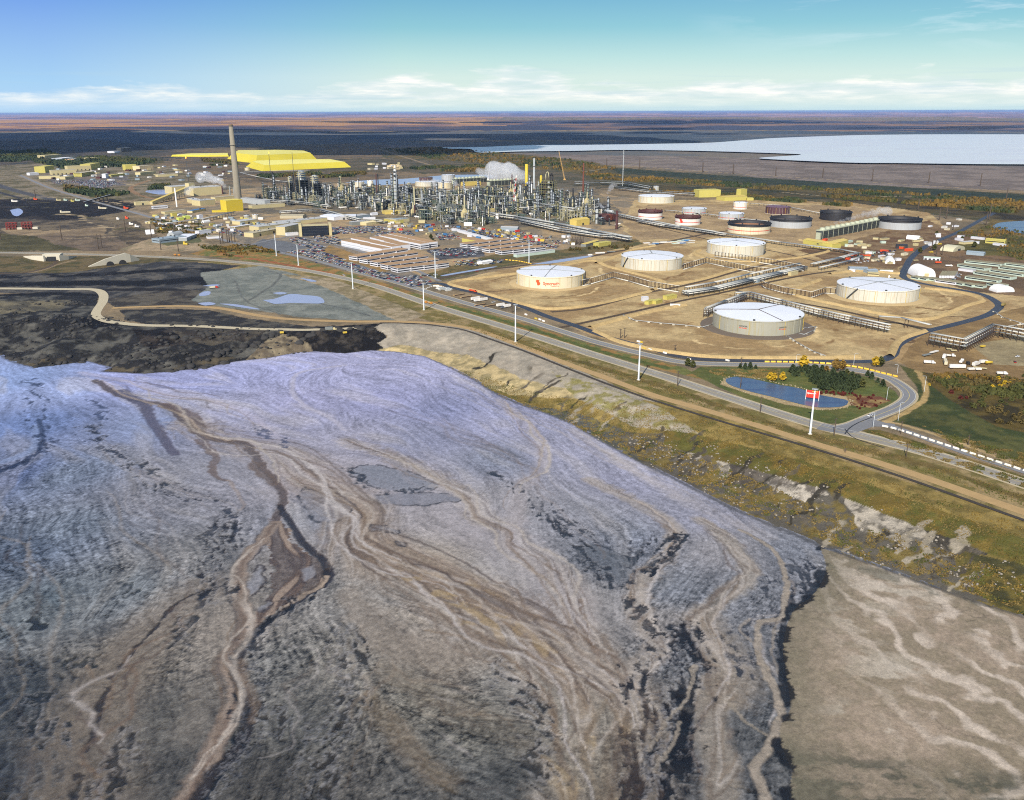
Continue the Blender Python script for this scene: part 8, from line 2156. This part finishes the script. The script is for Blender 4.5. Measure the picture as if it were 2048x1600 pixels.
for x, y, lab in ((24, 459, 'red lattice conveyor drive on pale piers, left of two'), (55, 458, 'red lattice conveyor drive on pale piers, right of two')):
 p = G(x, y); t = thing('conveyor_drive', lab, 'conveyor drive', p, 0.2)
 mb = MB()
 for i in range(4):
  for j in range(3): mb.beam((-9 + i * 6, -4 + j * 4, 0), (-9 + i * 6, -4 + j * 4, 14), 0.9)
 for z in (4, 9, 14):
  for j in range(3): mb.beam((-9, -4 + j * 4, z), (9, -4 + j * 4, z), 0.8)
 mb.build('frame', mat('dull_red', (120, 50, 44), 0.8), t); MB().box(-8, 8, -3, 3, 5, 8).build('deck', dark_red, t)
 MB().box(10, 20, -3, 3, -1, 4).build('pier', concrete, t)
for x, y, lab, m, L in ((118, 402, 'cream mine machine house on the black ground, left', beige, 12), (132, 402, 'green grey mine machine, second on the black ground', green_roof, 10), (146, 404, 'yellow topped mine machine on the black ground', yel_bld, 9), (156, 402, 'green grey mine machine, right of the black ground group', green_roof, 12),
      (174, 413, 'pale green cabin on legs on the black ground', green_roof, 7), (131, 426, 'pale long beam on the black ground', tank_cream, 22), (206, 418, 'pale long conveyor piece on the black ground', tank_cream, 22), (253, 418, 'orange and blue crane at the edge of the black ground', orange_paint, 12),
      (72, 400, 'orange loader beside the conveyors at the far left', orange_paint, 10), (30, 404, 'white store trailer beside the conveyors at the far left', tank_white, 16), (297, 466, 'orange machine by the white dome tent', orange_paint, 8), (254, 438, 'orange machine by the mine road', orange_paint, 6),
      (237, 440, 'white trailer by the mine road', tank_white, 6), (263, 450, 'white trailer below the mine road', tank_white, 8), (324, 461, 'yellow machine in the scrub by the mine road', yellow_paint, 6), (372, 490, 'yellow machine on the scrub hill', yellow_paint, 8), (275, 455, 'white low trailer right of the mine road', tank_white, 9)):
 p = G(x, y); t = thing('mine_machine', lab, 'machine', p, R.uniform(-0.3, 0.3))
 MB().box(-L / 2, L / 2, -2.5, 2.5, 0.8, 3.6).build('body', m, t)
 MB().box(-L / 2, -L / 2 + 3, -2, 2, 3.6, 6.2).build('cab', m, t)
 MB().box(-L / 2 + 0.5, L / 2 - 0.5, -2.8, 2.8, 0, 1.2).build('track', blackst, t)
# ------------------------------------------------------------------ parked cars
LOTS = [('the big roadside car park', [(575, 503), (640, 498), (690, 520), (742, 536), (800, 552), (862, 563), (838, 574), (760, 556), (690, 535), (610, 512)], GRID),
  ('the lot left of the glass office', [(573, 478), (600, 474), (652, 493), (640, 500), (600, 490)], GRID), ('the lot right of the glass office', [(628, 472), (668, 472), (688, 482), (672, 490), (630, 482)], GRID),
  ('the strip below the stepped offices', [(790, 556), (860, 548), (880, 550), (800, 564)], GRID), ('the lot right of the stepped offices', [(905, 524), (950, 518), (1010, 520), (1000, 527), (960, 532), (915, 532)], GRID),
  ('the lot behind the covered walk', [(920, 462), (960, 458), (1060, 480), (1120, 493), (1110, 498), (1040, 484), (940, 470)], GRID), ('the lot above the long halls', [(758, 464), (820, 462), (832, 472), (790, 478), (750, 472)], GRID),
  ('the fenced black compound', [(855, 503), (900, 496), (955, 503), (950, 511), (880, 512)], GRID), ('the yard above the long halls', [(662, 455), (760, 452), (800, 458), (740, 466), (668, 468)], GRID), ('the lot left of the covered walk', [(868, 466), (905, 466), (925, 478), (880, 480)], GRID),
  ('the far camp lot', [(150, 363), (225, 359), (240, 368), (200, 378), (165, 374)], 0.3), ('the lot below the mine shop', [(100, 362), (165, 360), (165, 366), (110, 368)], 0.2), ('the yard before the refinery', [(780, 452), (900, 450), (1060, 466), (1150, 488), (1120, 490), (1000, 468), (880, 460)], 0.1), ('the camp lot', [(1895, 560), (1925, 545), (1915, 560), (1920, 568)], 0.8), ('the equipment yard lot', [(1680, 515), (1790, 500), (1800, 520), (1700, 528)], 0.1), ('the stores car park', [(385, 456), (470, 458), (500, 470), (480, 472), (430, 464)], GRID)]
R = random.Random(42)
cand = []
for ln, poly, ang in LOTS:
 P = Wn(poly); c = P.mean(0); ca, sa = math.cos(ang), math.sin(ang)
 Q = (P - c) @ np.array([[ca, -sa], [sa, ca]])
 rows = []
 y = Q[:, 1].min() + 1.5; k = 0
 while y < Q[:, 1].max():
  rows.append(y); y += 5.6 if k % 2 == 0 else 11.0; k += 1
 for ri, ry in enumerate(rows):
  ci = 0
  for rx in np.arange(Q[:, 0].min(), Q[:, 0].max(), 2.9):
   wx_ = c[0] + rx * ca - ry * sa; wy_ = c[1] + rx * sa + ry * ca
   if not inpoly(np.array([wx_]), np.array([wy_]), P)[0]: continue
   ci += 1
   if R.random() < (0.22 if 'big' in ln or 'long' in ln else (0.75 if 'yard' in ln or 'mine' in ln else 0.4)): continue
   cand.append((wx_, wy_, ang + math.pi / 2 + R.choice((0, math.pi)) + R.uniform(-.04, .04), ln, ri, ci, R.choices([q[0] for q in CARCOL], [q[2] for q in CARCOL])[0]))
cand.sort(key=lambda q: math.hypot(q[0], q[1]))
PRO = {}
for n in CARM:
 b, g, w = car_proto(CARM[n])
 wm = w.mesh('car_wheels', blackst)
 j = bpy.data.meshes.new('car')
 vs = [tuple(v.co) for v in b.vertices]; fs = [tuple(p.vertices) for p in b.polygons]; mi = [0] * len(fs)
 k0 = len(vs); vs += [tuple(v.co) for v in g.vertices]; fs += [tuple(i + k0 for i in p.vertices) for p in g.polygons]; mi += [1] * len(g.polygons)
 j.from_pydata(vs, [], fs); j.materials.append(CARM[n]); j.materials.append(glass_d); j.polygons.foreach_set('material_index', mi)
 PRO[n] = j
for q in cand[:285]:
 o = bpy.data.objects.new('parked_car', PRO[q[6]]); link(o)
 o.location = (q[0], q[1], zat(q[0], q[1]) + 0.02); o.rotation_euler = (0, 0, q[2])
 tag(o, f'{q[6]} car, {NUM[min(q[5] - 1, 98)]} bay, {NUM[q[4]]} row of {q[3]}', 'car', 'cars parked in ' + q[3])
mats_ = list(CARM.values())
V = []; F = []; MI = []
for q in cand[285:]:
 me = PRO[q[6]]; ca, sa = math.cos(q[2]), math.sin(q[2]); z0 = zat(q[0], q[1]); k0 = len(V)
 for v in me.vertices: V.append((q[0] + v.co.x * ca - v.co.y * sa, q[1] + v.co.x * sa + v.co.y * ca, z0 + v.co.z))
 for p_ in me.polygons:
  F.append(tuple(i + k0 for i in p_.vertices)); MI.append(len(mats_) if p_.material_index else list(CARM).index(q[6]))
me = bpy.data.meshes.new('parked_cars'); me.from_pydata(V, [], F)
for m in mats_ + [glass_d]: me.materials.append(m)
me.polygons.foreach_set('material_index', MI)
o = bpy.data.objects.new('parked_cars', me); link(o); o['kind'] = 'stuff'
# ------------------------------------------------------------------ trees, shrubs, scrub
def leaf_mat(name, c1, c2, k=None):
 m = bpy.data.materials.new(name); m.use_nodes = True
 t = NT(m.node_tree); o = t.n('ShaderNodeOutputMaterial'); p = t.n('ShaderNodeBsdfPrincipled'); t.l(p.outputs[0], o.inputs[0])
 g = t.n('ShaderNodeNewGeometry'); n = t.noise(g.outputs['Position'], 0.6, 3, 0.6); n2 = t.noise(g.outputs['Position'], 0.05, 2, 0.5)
 f = t.math('ADD', t.math('MULTIPLY', n, 0.7), t.math('MULTIPLY', n2, 0.6))
 f = t.math('MULTIPLY', t.math('SUBTRACT', f, 0.4), 2.2, clamp=True)
 t.l(t.mix(f, tuple(alb(c1, k)), tuple(alb(c2, k))), p.inputs['Base Color'])
 p.inputs['Roughness'].default_value = 0.9; p.inputs['Specular IOR Level'].default_value = 0.1
 return m
birch = leaf_mat('leaves_yellow', (150, 126, 34), (206, 170, 54))
spruce = leaf_mat('leaves_spruce', (42, 54, 38), (74, 84, 56))
greenl = leaf_mat('leaves_green', (58, 64, 36), (90, 90, 50))
redl = leaf_mat('leaves_red', (72, 36, 34), (104, 50, 42))
brownl = leaf_mat('leaves_brown', (76, 70, 44), (112, 96, 56))
oranl = leaf_mat('leaves_orange', (98, 80, 42), (136, 108, 54))
bark = mat('bark', (120, 104, 84), 0.9, 0.2, 1.0)
def crown_mesh(kind, seed, lm, n=150):
 rs = np.random.default_rng(seed)
 V = []; F = []
 for i in range(n):
  if kind == 'spruce':
   z = rs.random() ** 0.8; rr = (1 - z) * 0.34 * (0.55 + 0.45 * rs.random()) + 0.02; c = np.array([0, 0, 0.1 + 0.9 * z]); s = 0.10 + 0.08 * (1 - z)
  elif kind == 'birch':
   z = rs.random(); rr = 0.26 * math.sin(math.pi * min(0.98, 0.12 + z * 0.86)) ** 0.8 * math.sqrt(rs.random()) * (0.8 + 0.5 * rs.random()); c = np.array([0, 0, 0.22 + 0.78 * z]); s = 0.085
  else:
   z = rs.random(); rr = 0.55 * math.sqrt(1 - (z * 0.96) ** 2) * math.sqrt(rs.random()) * (0.75 + 0.5 * rs.random()); c = np.array([0, 0, 0.05 + 0.8 * z]); s = 0.14
  a = rs.random() * 2 * math.pi
  c = c + np.array([rr * math.cos(a), rr * math.sin(a), 0])
  nrm = rs.normal(size=3); nrm /= np.linalg.norm(nrm); u_ = np.cross(nrm, [0.3, 0.2, 1]); u_ /= np.linalg.norm(u_) + 1e-9; w_ = np.cross(nrm, u_)
  k = len(V); s *= 0.7 + 0.7 * rs.random()
  for du, dv in ((-1, -.7), (1, -.5), (.8, .8), (-.7, .9)): V.append(tuple(c + u_ * du * s + w_ * dv * s + nrm * rs.normal() * 0.02))
  F.append((k, k + 1, k + 2, k + 3))
 me = bpy.data.meshes.new('crown'); me.from_pydata(V, [], F); me.materials.append(lm)
 return me
trunk_me = MB().lathe([(0.022, 0), (0.012, 0.5), (0.004, 0.9)], 6).mesh('trunk', bark)
CR = {(k, m.name): [crown_mesh(k, i * 7 + len(k), m, n) for i in range(4)] for k, m, n in (('spruce', spruce, 170), ('birch', birch, 170), ('birch', greenl, 170), ('birch', oranl, 150), ('shrub', greenl, 130), ('shrub', redl, 120), ('shrub', birch, 130), ('shrub', brownl, 120), ('shrub', oranl, 120))}
def plant(kind, lm, px, py, h, label, cat, group=None, name='tree', wid=1.0):
 p = G(px, py)
 t = thing(name, label, cat, p, R.uniform(0, 6), group)
 t.scale = (h * wid, h * wid, h)
 o = bpy.data.objects.new('crown', R.choice(CR[(kind, lm.name)])); link(o, t)
 if kind != 'shrub':
  o = bpy.data.objects.new('trunk', trunk_me); link(o, t)
R = random.Random(9)
gb = 'yellow birches of the loop'
for x, y, h, lab in ((1606, 739, 11, 'tall yellow birch behind the pond, between road and conifers'), (1671, 742, 9.5, 'orange yellow birch above the conifer clump'), (1684, 741, 8.5, 'yellow birch right beside the orange one'), (1750, 734, 8.5, 'yellow birch outside the loop, left of two'), (1760, 734, 8.5, 'yellow green birch outside the loop, right of two'),
      (1540, 762, 7, 'yellow birch by the pond, left of three'), (1548, 763, 6.5, 'yellow birch by the pond, middle of three'), (1565, 762, 7, 'yellow birch by the pond, right of three'), (1627, 746, 6, 'small orange tree in front of the black car'), (1692, 756, 7, 'yellow green tree inside the conifer clump'), (1375, 733, 7, 'yellow green tree at the left tip of the loop'), (1385, 736, 6, 'smaller tree at the left tip of the loop'),
      (1724, 775, 7, 'yellow green tree right of the conifer clump'), (1708, 765, 6, 'thin olive tree at the right of the conifer clump'), (1652, 748, 6.5, 'thin yellow green tree left of the orange birch')):
 plant('birch', oranl if 'orange' in lab else (greenl if 'green' in lab or 'olive' in lab or 'smaller' in lab else birch), x, y, h * 1.15, lab, 'tree', gb, 'birch_tree', 1.2)
poly = np.array([(1560, 742), (1640, 742), (1690, 752), (1718, 768), (1716, 786), (1680, 788), (1640, 782), (1630, 768), (1600, 756), (1562, 752)], float)
c = 0
while c < 60:
 x = R.uniform(1555, 1722); y = R.uniform(738, 790)
 if not inpoly(np.array([x]), np.array([y]), poly)[0]: continue
 c += 1
 plant('spruce', spruce, x, y, R.uniform(5, 9), 'dark conifer in the clump between the pond and the loop road', 'tree', 'conifers of the loop', 'conifer_tree', 1.15)
for x, y in ((1480, 736), (1490, 738), (1500, 737), (1511, 738), (1743, 757), (1755, 765), (1765, 772), (1735, 752), (1600, 744)):
 plant('spruce', spruce, x, y, R.uniform(4, 6), 'small dark conifer ' + ('along the front of the loop road, left' if x < 1600 else 'inside the right bend of the loop'), 'tree', 'conifers of the loop', 'conifer_tree', 1.1)
for k in range(26):
 x = R.uniform(1640, 1720); y = 786 + (x - 1640) * 0.06 + R.uniform(-2, 3)
 plant('shrub', redl, x, y, R.uniform(1.5, 2.6), 'dark red shrub along the pond shore below the conifers', 'shrub', 'red shrubs at the pond', 'shrub')
for k in range(18):
 x = R.uniform(1712, 1770); y = 797 + R.uniform(-4, 22) - (x - 1712) * 0.1
 plant('shrub', redl, x, y, R.uniform(1.2, 2.2), 'dark red shrub in the gravel right of the pond', 'shrub', 'red shrubs right of the pond', 'shrub')
for k in range(130):
 x = R.uniform(1855, 2075); y = R.uniform(752, 850)
 if y > 770 + (x - 1855) * 0.55: continue
 f = fbm(np.array([x]), np.array([y * 2]), 30, 2, 501)[0]
 lm, nm = (redl, 'red') if (y > 785 and x < 1935 and y < 808 and R.random() < .6) else ((birch, 'golden') if f > 0.52 and y < 790 else ((brownl, 'brown') if f > 0.45 else (greenl, 'green')))
 plant('shrub', lm, x, y, R.uniform(2.0, 4.2), nm + ' shrub in the thicket right of the loop', 'shrub', 'thicket right of the loop', 'shrub')
for k in range(34):
 x = R.uniform(1130, 1270); y = 498 - (x - 1130) * 0.02 + R.uniform(-3, 4)
 plant('shrub', R.choice((greenl, brownl)), x, y, R.uniform(2.5, 5), 'dull green shrub along the ditch right of the stepped offices', 'shrub', 'shrubs along the ditch', 'shrub')
for x, y in ((866, 486), (862, 478), (870, 492), (1873, 470), (1924, 480), (1948, 495), (1868, 500), (1840, 506)):
 plant('birch', greenl, x, y, R.uniform(6, 10), 'dull green tree ' + ('right of the long white office halls' if x < 1000 else 'in the camp yard'), 'tree', 'green trees among the buildings', 'broadleaf_tree', 1.4)
weed_g = leaf_mat('weeds_green', (66, 72, 36), (98, 98, 52)); weed_b = leaf_mat('weeds_brown', (92, 80, 46), (120, 104, 60)); weed_y = leaf_mat('weeds_yellow', (104, 88, 42), (138, 114, 56))
def scrub(name, polys, n, hr, lms, zz=0.0, seed=1, clump=25.0, th=0.45, card=3, wid=0.5):
 rs = np.random.default_rng(seed)
 V = []; F = []; MI = []
 for px in polys:
  P = Wn(px, zz); lo = P.min(0); hi = P.max(0)
  cnt = 0; tries = 0
  while cnt < n and tries < 40:
   tries += 1
   q = rs.random((n * 3, 2)) * (hi - lo) + lo
   ok_ = inpoly(q[:, 0], q[:, 1], P) & (fbm(q[:, 0], q[:, 1], clump, 3, seed) > th)
   q = q[ok_][:n - cnt]; cnt += len(q)
   for x, y in q:
    h = rs.uniform(*hr); z = zat(x, y); mi = int(min(len(lms) - 1, (fbm(np.array([x]), np.array([y]), clump * 1.7, 2, seed + 9)[0] - 0.25) * 2 * len(lms) * (0.7 + 0.6 * rs.random())))
    mi = max(0, mi)
    for k in range(card):
     a = rs.random() * math.pi; dx, dy = math.cos(a) * h * wid, math.sin(a) * h * wid; lean = rs.normal() * 0.2 * h; o_ = rs.normal(size=2) * h * 0.25
     b = len(V)
     V += [(x - dx + o_[0], y - dy + o_[1], z - 0.1), (x + dx + o_[0], y + dy + o_[1], z - 0.1), (x + dx * 0.7 + o_[0] + lean, y + dy * 0.7 + o_[1], z + h * (0.7 + 0.4 * rs.random())), (x - dx * 0.5 + o_[0] + lean, y - dy * 0.5 + o_[1] + lean, z + h)]
     F.append((b, b + 1, b + 2, b + 3)); MI.append(mi)
 me = bpy.data.meshes.new(name); me.from_pydata(V, [], F)
 for m in lms: me.materials.append(m)
 me.polygons.foreach_set('material_index', MI)
 o = bpy.data.objects.new(name, me); link(o); o['kind'] = 'stuff'
 return o
scrub('bank_scrub', [[(1160, 345), (1500, 368), (1800, 386), (2100, 408), (2100, 418), (1800, 394), (1500, 377), (1190, 358)], [(1300, 382), (1500, 392), (1700, 408), (1700, 414), (1500, 399)], [(1640, 392), (1900, 404), (2100, 420), (2100, 436), (1900, 415), (1700, 402)]], 1500, (3, 8), [spruce, greenl, brownl, brownl, oranl], seed=3, clump=60, th=0.45)
scrub('bank_scrub', [[(770, 298), (880, 296), (1000, 308), (1140, 320), (1240, 338), (1180, 346), (1000, 330), (860, 318)], [(640, 350), (730, 346), (730, 352), (640, 356)], [(800, 335), (960, 332), (1000, 342), (880, 345)]], 1100, (4, 11), [spruce, greenl, brownl, brownl, oranl], seed=5, clump=80, th=0.42)
scrub('dark_wood', [[(60, 322), (200, 314), (330, 322), (250, 334), (130, 338)], [(-40, 305), (90, 300), (120, 312), (-40, 335)]], 1400, (6, 13), [spruce, spruce, greenl], seed=7, clump=120, th=0.40)
scrub('dark_wood', [[(515, 352), (640, 345), (640, 350), (515, 357)], [(400, 318), (470, 322), (480, 330), (420, 332)], [(130, 372), (260, 388), (200, 396), (130, 384)], [(310, 372), (345, 371), (345, 378), (300, 380)]], 350, (5, 10), [spruce, greenl, brownl], seed=8, clump=90, th=0.4)
scrub('slope_weeds', [[(860, 712), (960, 735), (1050, 770), (1180, 805), (1330, 830), (1450, 862), (1600, 915), (1800, 985), (2100, 1085), (2100, 1150), (1900, 1075), (1700, 1000), (1560, 945), (1420, 900), (1290, 868), (1150, 842), (1050, 805), (960, 755)]], 17000, (0.2, 0.6), [weed_g, weed_b, mat('dry_grass', (124, 106, 62), 0.95), weed_y], zz=-5.0, seed=11, clump=6, th=0.40, card=1, wid=0.8)
scrub('slope_weeds', [[(1060, 815), (1200, 868), (1330, 930), (1480, 1005), (1590, 1045), (1700, 1095), (1950, 1180), (2100, 1240), (2100, 1180), (1900, 1110), (1640, 1020), (1500, 960), (1300, 880), (1150, 840)]], 14000, (0.25, 0.7), [weed_b, MATS['dry_grass'], weed_y, weed_g], zz=-9.0, seed=12, clump=4, th=0.50, card=1, wid=0.8)
scrub('verge_grass', [[(873, 630), (1044, 680), (1200, 728), (1300, 760), (1450, 810), (1614, 862), (1862, 925), (2100, 1005), (2100, 1030), (1850, 945), (1614, 876), (1450, 828), (1300, 780), (1150, 728), (1000, 680), (900, 645)], [(1400, 738), (1560, 738), (1560, 760), (1440, 752)], [(1840, 850), (2100, 920), (2100, 960), (1950, 915)], [(1740, 862), (1860, 893), (2100, 978), (2100, 992), (1850, 910)]], 5000, (0.25, 0.7), [weed_g, weed_b, MATS['dry_grass']], seed=13, clump=6, th=0.44, card=1, wid=0.8)
scrub('lake_scrub', [[(1900, 470), (1990, 450), (2100, 478), (2100, 540), (2020, 515), (1990, 505), (2010, 480)], [(1850, 745), (2060, 760), (2060, 800), (1900, 780)], [(300, 438), (400, 448), (430, 470), (380, 478), (320, 470)], [(390, 492), (500, 490), (560, 505), (460, 515)]], 900, (1.2, 3.4), [greenl, brownl, oranl], seed=14, clump=18, th=0.48)
R = random.Random(31)
shore = smooth_line(Wn([(1452, 756), (1445, 764), (1465, 775), (1500, 787), (1550, 799), (1600, 812), (1640, 819), (1685, 816), (1705, 806), (1690, 797), (1640, 788), (1600, 775), (1560, 767), (1520, 758), (1475, 751), (1452, 756)]), 2.2)
mb = MB()
for q in shore:
 for k in range(2):
  x, y = q + np.array([R.uniform(-1.6, 1.6), R.uniform(-1.6, 1.6)]); mb.blob((x, y, zat(x, y) + 0.2), R.uniform(0.3, 0.8), R.randrange(9999), 6, 4, 0.3, 0.5)
o = mb.build('shore_rocks', mat('pale_rock', (160, 146, 116), 0.9, 0.2, 0.5)); o['kind'] = 'stuff'
R = random.Random(33)
mb = MB()
poly = Wn([(0, 622), (150, 606), (210, 640), (300, 658), (640, 668), (760, 668), (730, 698), (600, 702), (500, 715), (400, 735), (240, 738), (60, 728), (0, 705)], -6)
lo = poly.min(0); hi = poly.max(0); c = 0
while c < 420:
 x = R.uniform(lo[0], hi[0]); y = R.uniform(lo[1], hi[1])
 if not inpoly(np.array([x]), np.array([y]), poly)[0] or fbm(np.array([x]), np.array([y]), 30, 3, 510)[0] < 0.47: continue
 c += 1; r = R.uniform(0.6, 2.6)
 mb.blob((x, y, zat(x, y) + r * 0.1), r, R.randrange(99999), 7, 5, 0.3, 0.6)
for ln_, n_ in (([(235, 722), (300, 712), (370, 714), (420, 712), (455, 702), (500, 692), (540, 684), (575, 676)], 34), ([(280, 730), (350, 728), (420, 722), (460, 712)], 18), ([(10, 706), (70, 716), (150, 712), (230, 708)], 16), ([(590, 690), (640, 676), (700, 668), (740, 668)], 16), ([(320, 690), (400, 684), (470, 680)], 12)):
 Ls = smooth_line(Wn(ln_, -6), 2.0)
 for k in range(n_):
  q = Ls[int((k + R.random()) / n_ * (len(Ls) - 1))]; r = R.uniform(2.6, 5.2)
  x, y = q[0] + R.uniform(-4, 4), q[1] + R.uniform(-5, 5)
  mb.blob((x, y, zat(x, y) - r * 0.1), r, R.randrange(99999), 12, 7, 0.14, 0.6)
o = mb.build('overburden_lumps', mat('overburden', (56, 54, 52), 0.95, 0.35, 0.12, bump=0.4)); o['kind'] = 'stuff'
R = random.Random(35)
mb = MB(); c = 0
poly = Wn([(1150, 850), (1330, 880), (1500, 920), (1700, 1010), (1900, 1090), (2090, 1160), (2090, 1230), (1800, 1140), (1580, 1055), (1330, 940), (1180, 865)], -9); lo = poly.min(0); hi = poly.max(0)
while c < 420:
 x = R.uniform(lo[0], hi[0]); y = R.uniform(lo[1], hi[1])
 if not inpoly(np.array([x]), np.array([y]), poly)[0] or fbm(np.array([x]), np.array([y]), 16, 2, 511)[0] < 0.5: continue
 c += 1; r = R.uniform(0.25, 0.9); mb.blob((x, y, zat(x, y) + r * 0.2), r, R.randrange(99999), 7, 4, 0.35, 0.6)
o = mb.build('slope_rocks', mat('grey_rock', (140, 132, 120), 0.95, 0.4, 0.2)); o['kind'] = 'stuff'
# ------------------------------------------------------------------ steam
def steam_mat():
 m = bpy.data.materials.new('steam'); m.use_nodes = True
 t = NT(m.node_tree); o = t.n('ShaderNodeOutputMaterial'); v = t.n('ShaderNodeVolumePrincipled')
 v.inputs['Color'].default_value = (1, 1, 1, 1); v.inputs['Density'].default_value = 0.03; v.inputs['Anisotropy'].default_value = 0.2
 t.l(v.outputs[0], o.inputs['Volume'])
 return m
steam = steam_mat()
def plume(path, r0, r1, label, n=14, seed=1, jit=0.7):
 """steam cloud: one closed lumpy skin round many overlapping puffs (photograph pixels + height in metres)"""
 rs = random.Random(seed)
 P = []
 for x, yb, h in path:
  g = G(x, yb); P.append(g + np.array([0, 0, h]))
 P = np.array(P)
 mbl = bpy.data.metaballs.new('steam'); mbl.resolution = max(r0, r1) * 0.32; mbl.render_resolution = mbl.resolution; mbl.threshold = 0.3
 for k in range(n):
  f = k / (n - 1); i = f * (len(P) - 1); a = int(min(i, len(P) - 2)); p = P[a] * (1 - (i - a)) + P[a + 1] * (i - a)
  r = r0 + (r1 - r0) * f
  e = mbl.elements.new(); e.co = (p[0] + rs.uniform(-1, 1) * r * jit, p[1] + rs.uniform(-1, 1) * r * jit, p[2] + rs.uniform(-0.6, 0.9) * r * jit); e.radius = r * rs.uniform(0.9, 1.6)
 o = bpy.data.objects.new('steam', mbl); COL.objects.link(o)
 dg = bpy.context.evaluated_depsgraph_get(); dg.update()
 me = bpy.data.meshes.new_from_object(o.evaluated_get(dg))
 bpy.data.objects.remove(o)
 me.materials.clear(); me.materials.append(steam)
 o = bpy.data.objects.new('steam_plume', me); link(o)
 return tag(o, label, 'steam', None)
plume([(452, 388, 24), (436, 386, 34), (416, 384, 40), (404, 384, 34)], 7, 16, 'white steam cloud drifting left of the tall chimney', 20, 3)
plume([(382, 404, 18), (376, 404, 28), (384, 404, 36)], 5, 9, 'small white steam puff over the boiler house', 9, 4)
plume([(1046, 369, 18), (1028, 368, 34), (1005, 368, 48), (990, 368, 30)], 16, 30, 'big white steam cloud over the rear cooling tower', 26, 5)
plume([(970, 365, 20), (962, 364, 30)], 10, 14, 'thin steam over the left rear cooling tower', 7, 6)
plume([(1226, 424, 3), (1205, 420, 6), (1195, 418, 7)], 4, 8, 'low white steam lying over the dark open tank', 14, 7, 0.5)
plume([(1216, 390, 6), (1222, 389, 18), (1228, 388, 26)], 4, 8, 'small steam puff right of the furnace unit', 9, 8)
plume([(1181, 446, 3), (1180, 445, 14), (1182, 444, 20)], 2.0, 5, 'small steam jet beside the gold pump house', 9, 9)
plume([(1660, 466, 18), (1700, 458, 20), (1740, 448, 23), (1775, 442, 22)], 3.5, 9, 'long white steam streaming off the dark cooling tower', 26, 10, 0.5)
plume([(846, 376, 18), (866, 378, 22), (870, 380, 14)], 7, 12, 'white steam puff in front of the tanks by the rear cooling towers', 10, 11)
plume([(911, 384, 18), (914, 382, 26)], 5, 8, 'small steam puff over the cream process columns', 6, 12)
plume([(804, 408, 4), (808, 406, 8)], 3, 5, 'tiny steam puff below the tall grey fractionator', 5, 13)
def cloud(cells, label, seed):  # unseen clouds above the frame, placed to shade the listed patches of far land
 rs = np.random.default_rng(seed)
 for gx_, gy_, rx, ry in cells:
  mb = MB()
  x, y = gx_ + 3600 / math.tan(SUN_EL) * math.sin(SUN_AZ), gy_ + 3600 / math.tan(SUN_EL) * math.cos(SUN_AZ)
  n = max(5, int(rx * ry / 260000))
  for k in range(n):
   a = rs.random() * 6.28; q = math.sqrt(rs.random())
   r = rs.uniform(0.35, 0.6) * min(rx, ry)
   mb.blob((x + q * math.cos(a) * rx, y + q * math.sin(a) * ry, 3600 + rs.uniform(-60, 120)), r, int(rs.integers(1e6)), 14, 8, 0.15, 0.35)
  tag(mb.build('cloud', mat('cloud_white', (250, 250, 252), 1.0, 0.03, 0.002, k=0.9)), label, 'cloud')
cloud([(-3600, 7300, 2600, 1900), (-700, 7600, 1700, 1900), (1500, 9600, 1500, 700), (-4200, 10500, 1500, 900), (-1200, 10900, 1800, 800)], 'white cumulus high over the dark woods left of the lake', 3)
cloud([(4200, 12200, 2600, 900), (7600, 12400, 1600, 900), (3600, 18500, 3000, 1200), (-3500, 19500, 3600, 1100)], 'white cumulus high beyond the lake', 4)
# ------------------------------------------------------------------ labels: tell look-alikes apart by their order
def finish_labels():
 groups = {}
 for o in THINGS:
  try: groups.setdefault(o['label'], []).append(o)
  except ReferenceError: continue
 for lab, L in groups.items():
  if len(L) < 2: continue
  L.sort(key=lambda o: float(proj(o.location.x, o.location.y, o.location.z)[0]))
  for i, o in enumerate(L):
   if len(L) == 2: s = ('left', 'right')[i] + ' of two'
   else: s = NUM[min(i, len(NUM) - 1)] + ' from left'
   o['label'] = lab + ', ' + s
finish_labels()
bpy.context.view_layer.update()
# ------------------------------------------------------------------ air: far things fade to blue
def haze():
 mb = MB().box(-160000, 160000, -3000, 190000, -60, 236)
 m = bpy.data.materials.new('haze_air')
 m.use_nodes = True
 t = NT(m.node_tree)
 o = t.n('ShaderNodeOutputMaterial')
 p = t.n('ShaderNodeVolumePrincipled')
 p.inputs['Color'].default_value = (0.42, 0.63, 1.0, 1)
 p.inputs['Density'].default_value = 1.25e-5
 p.inputs['Anisotropy'].default_value = 0.3
 t.l(p.outputs[0], o.inputs['Volume'])
 h = mb.build('haze', m)
 h['kind'] = 'stuff'
haze()
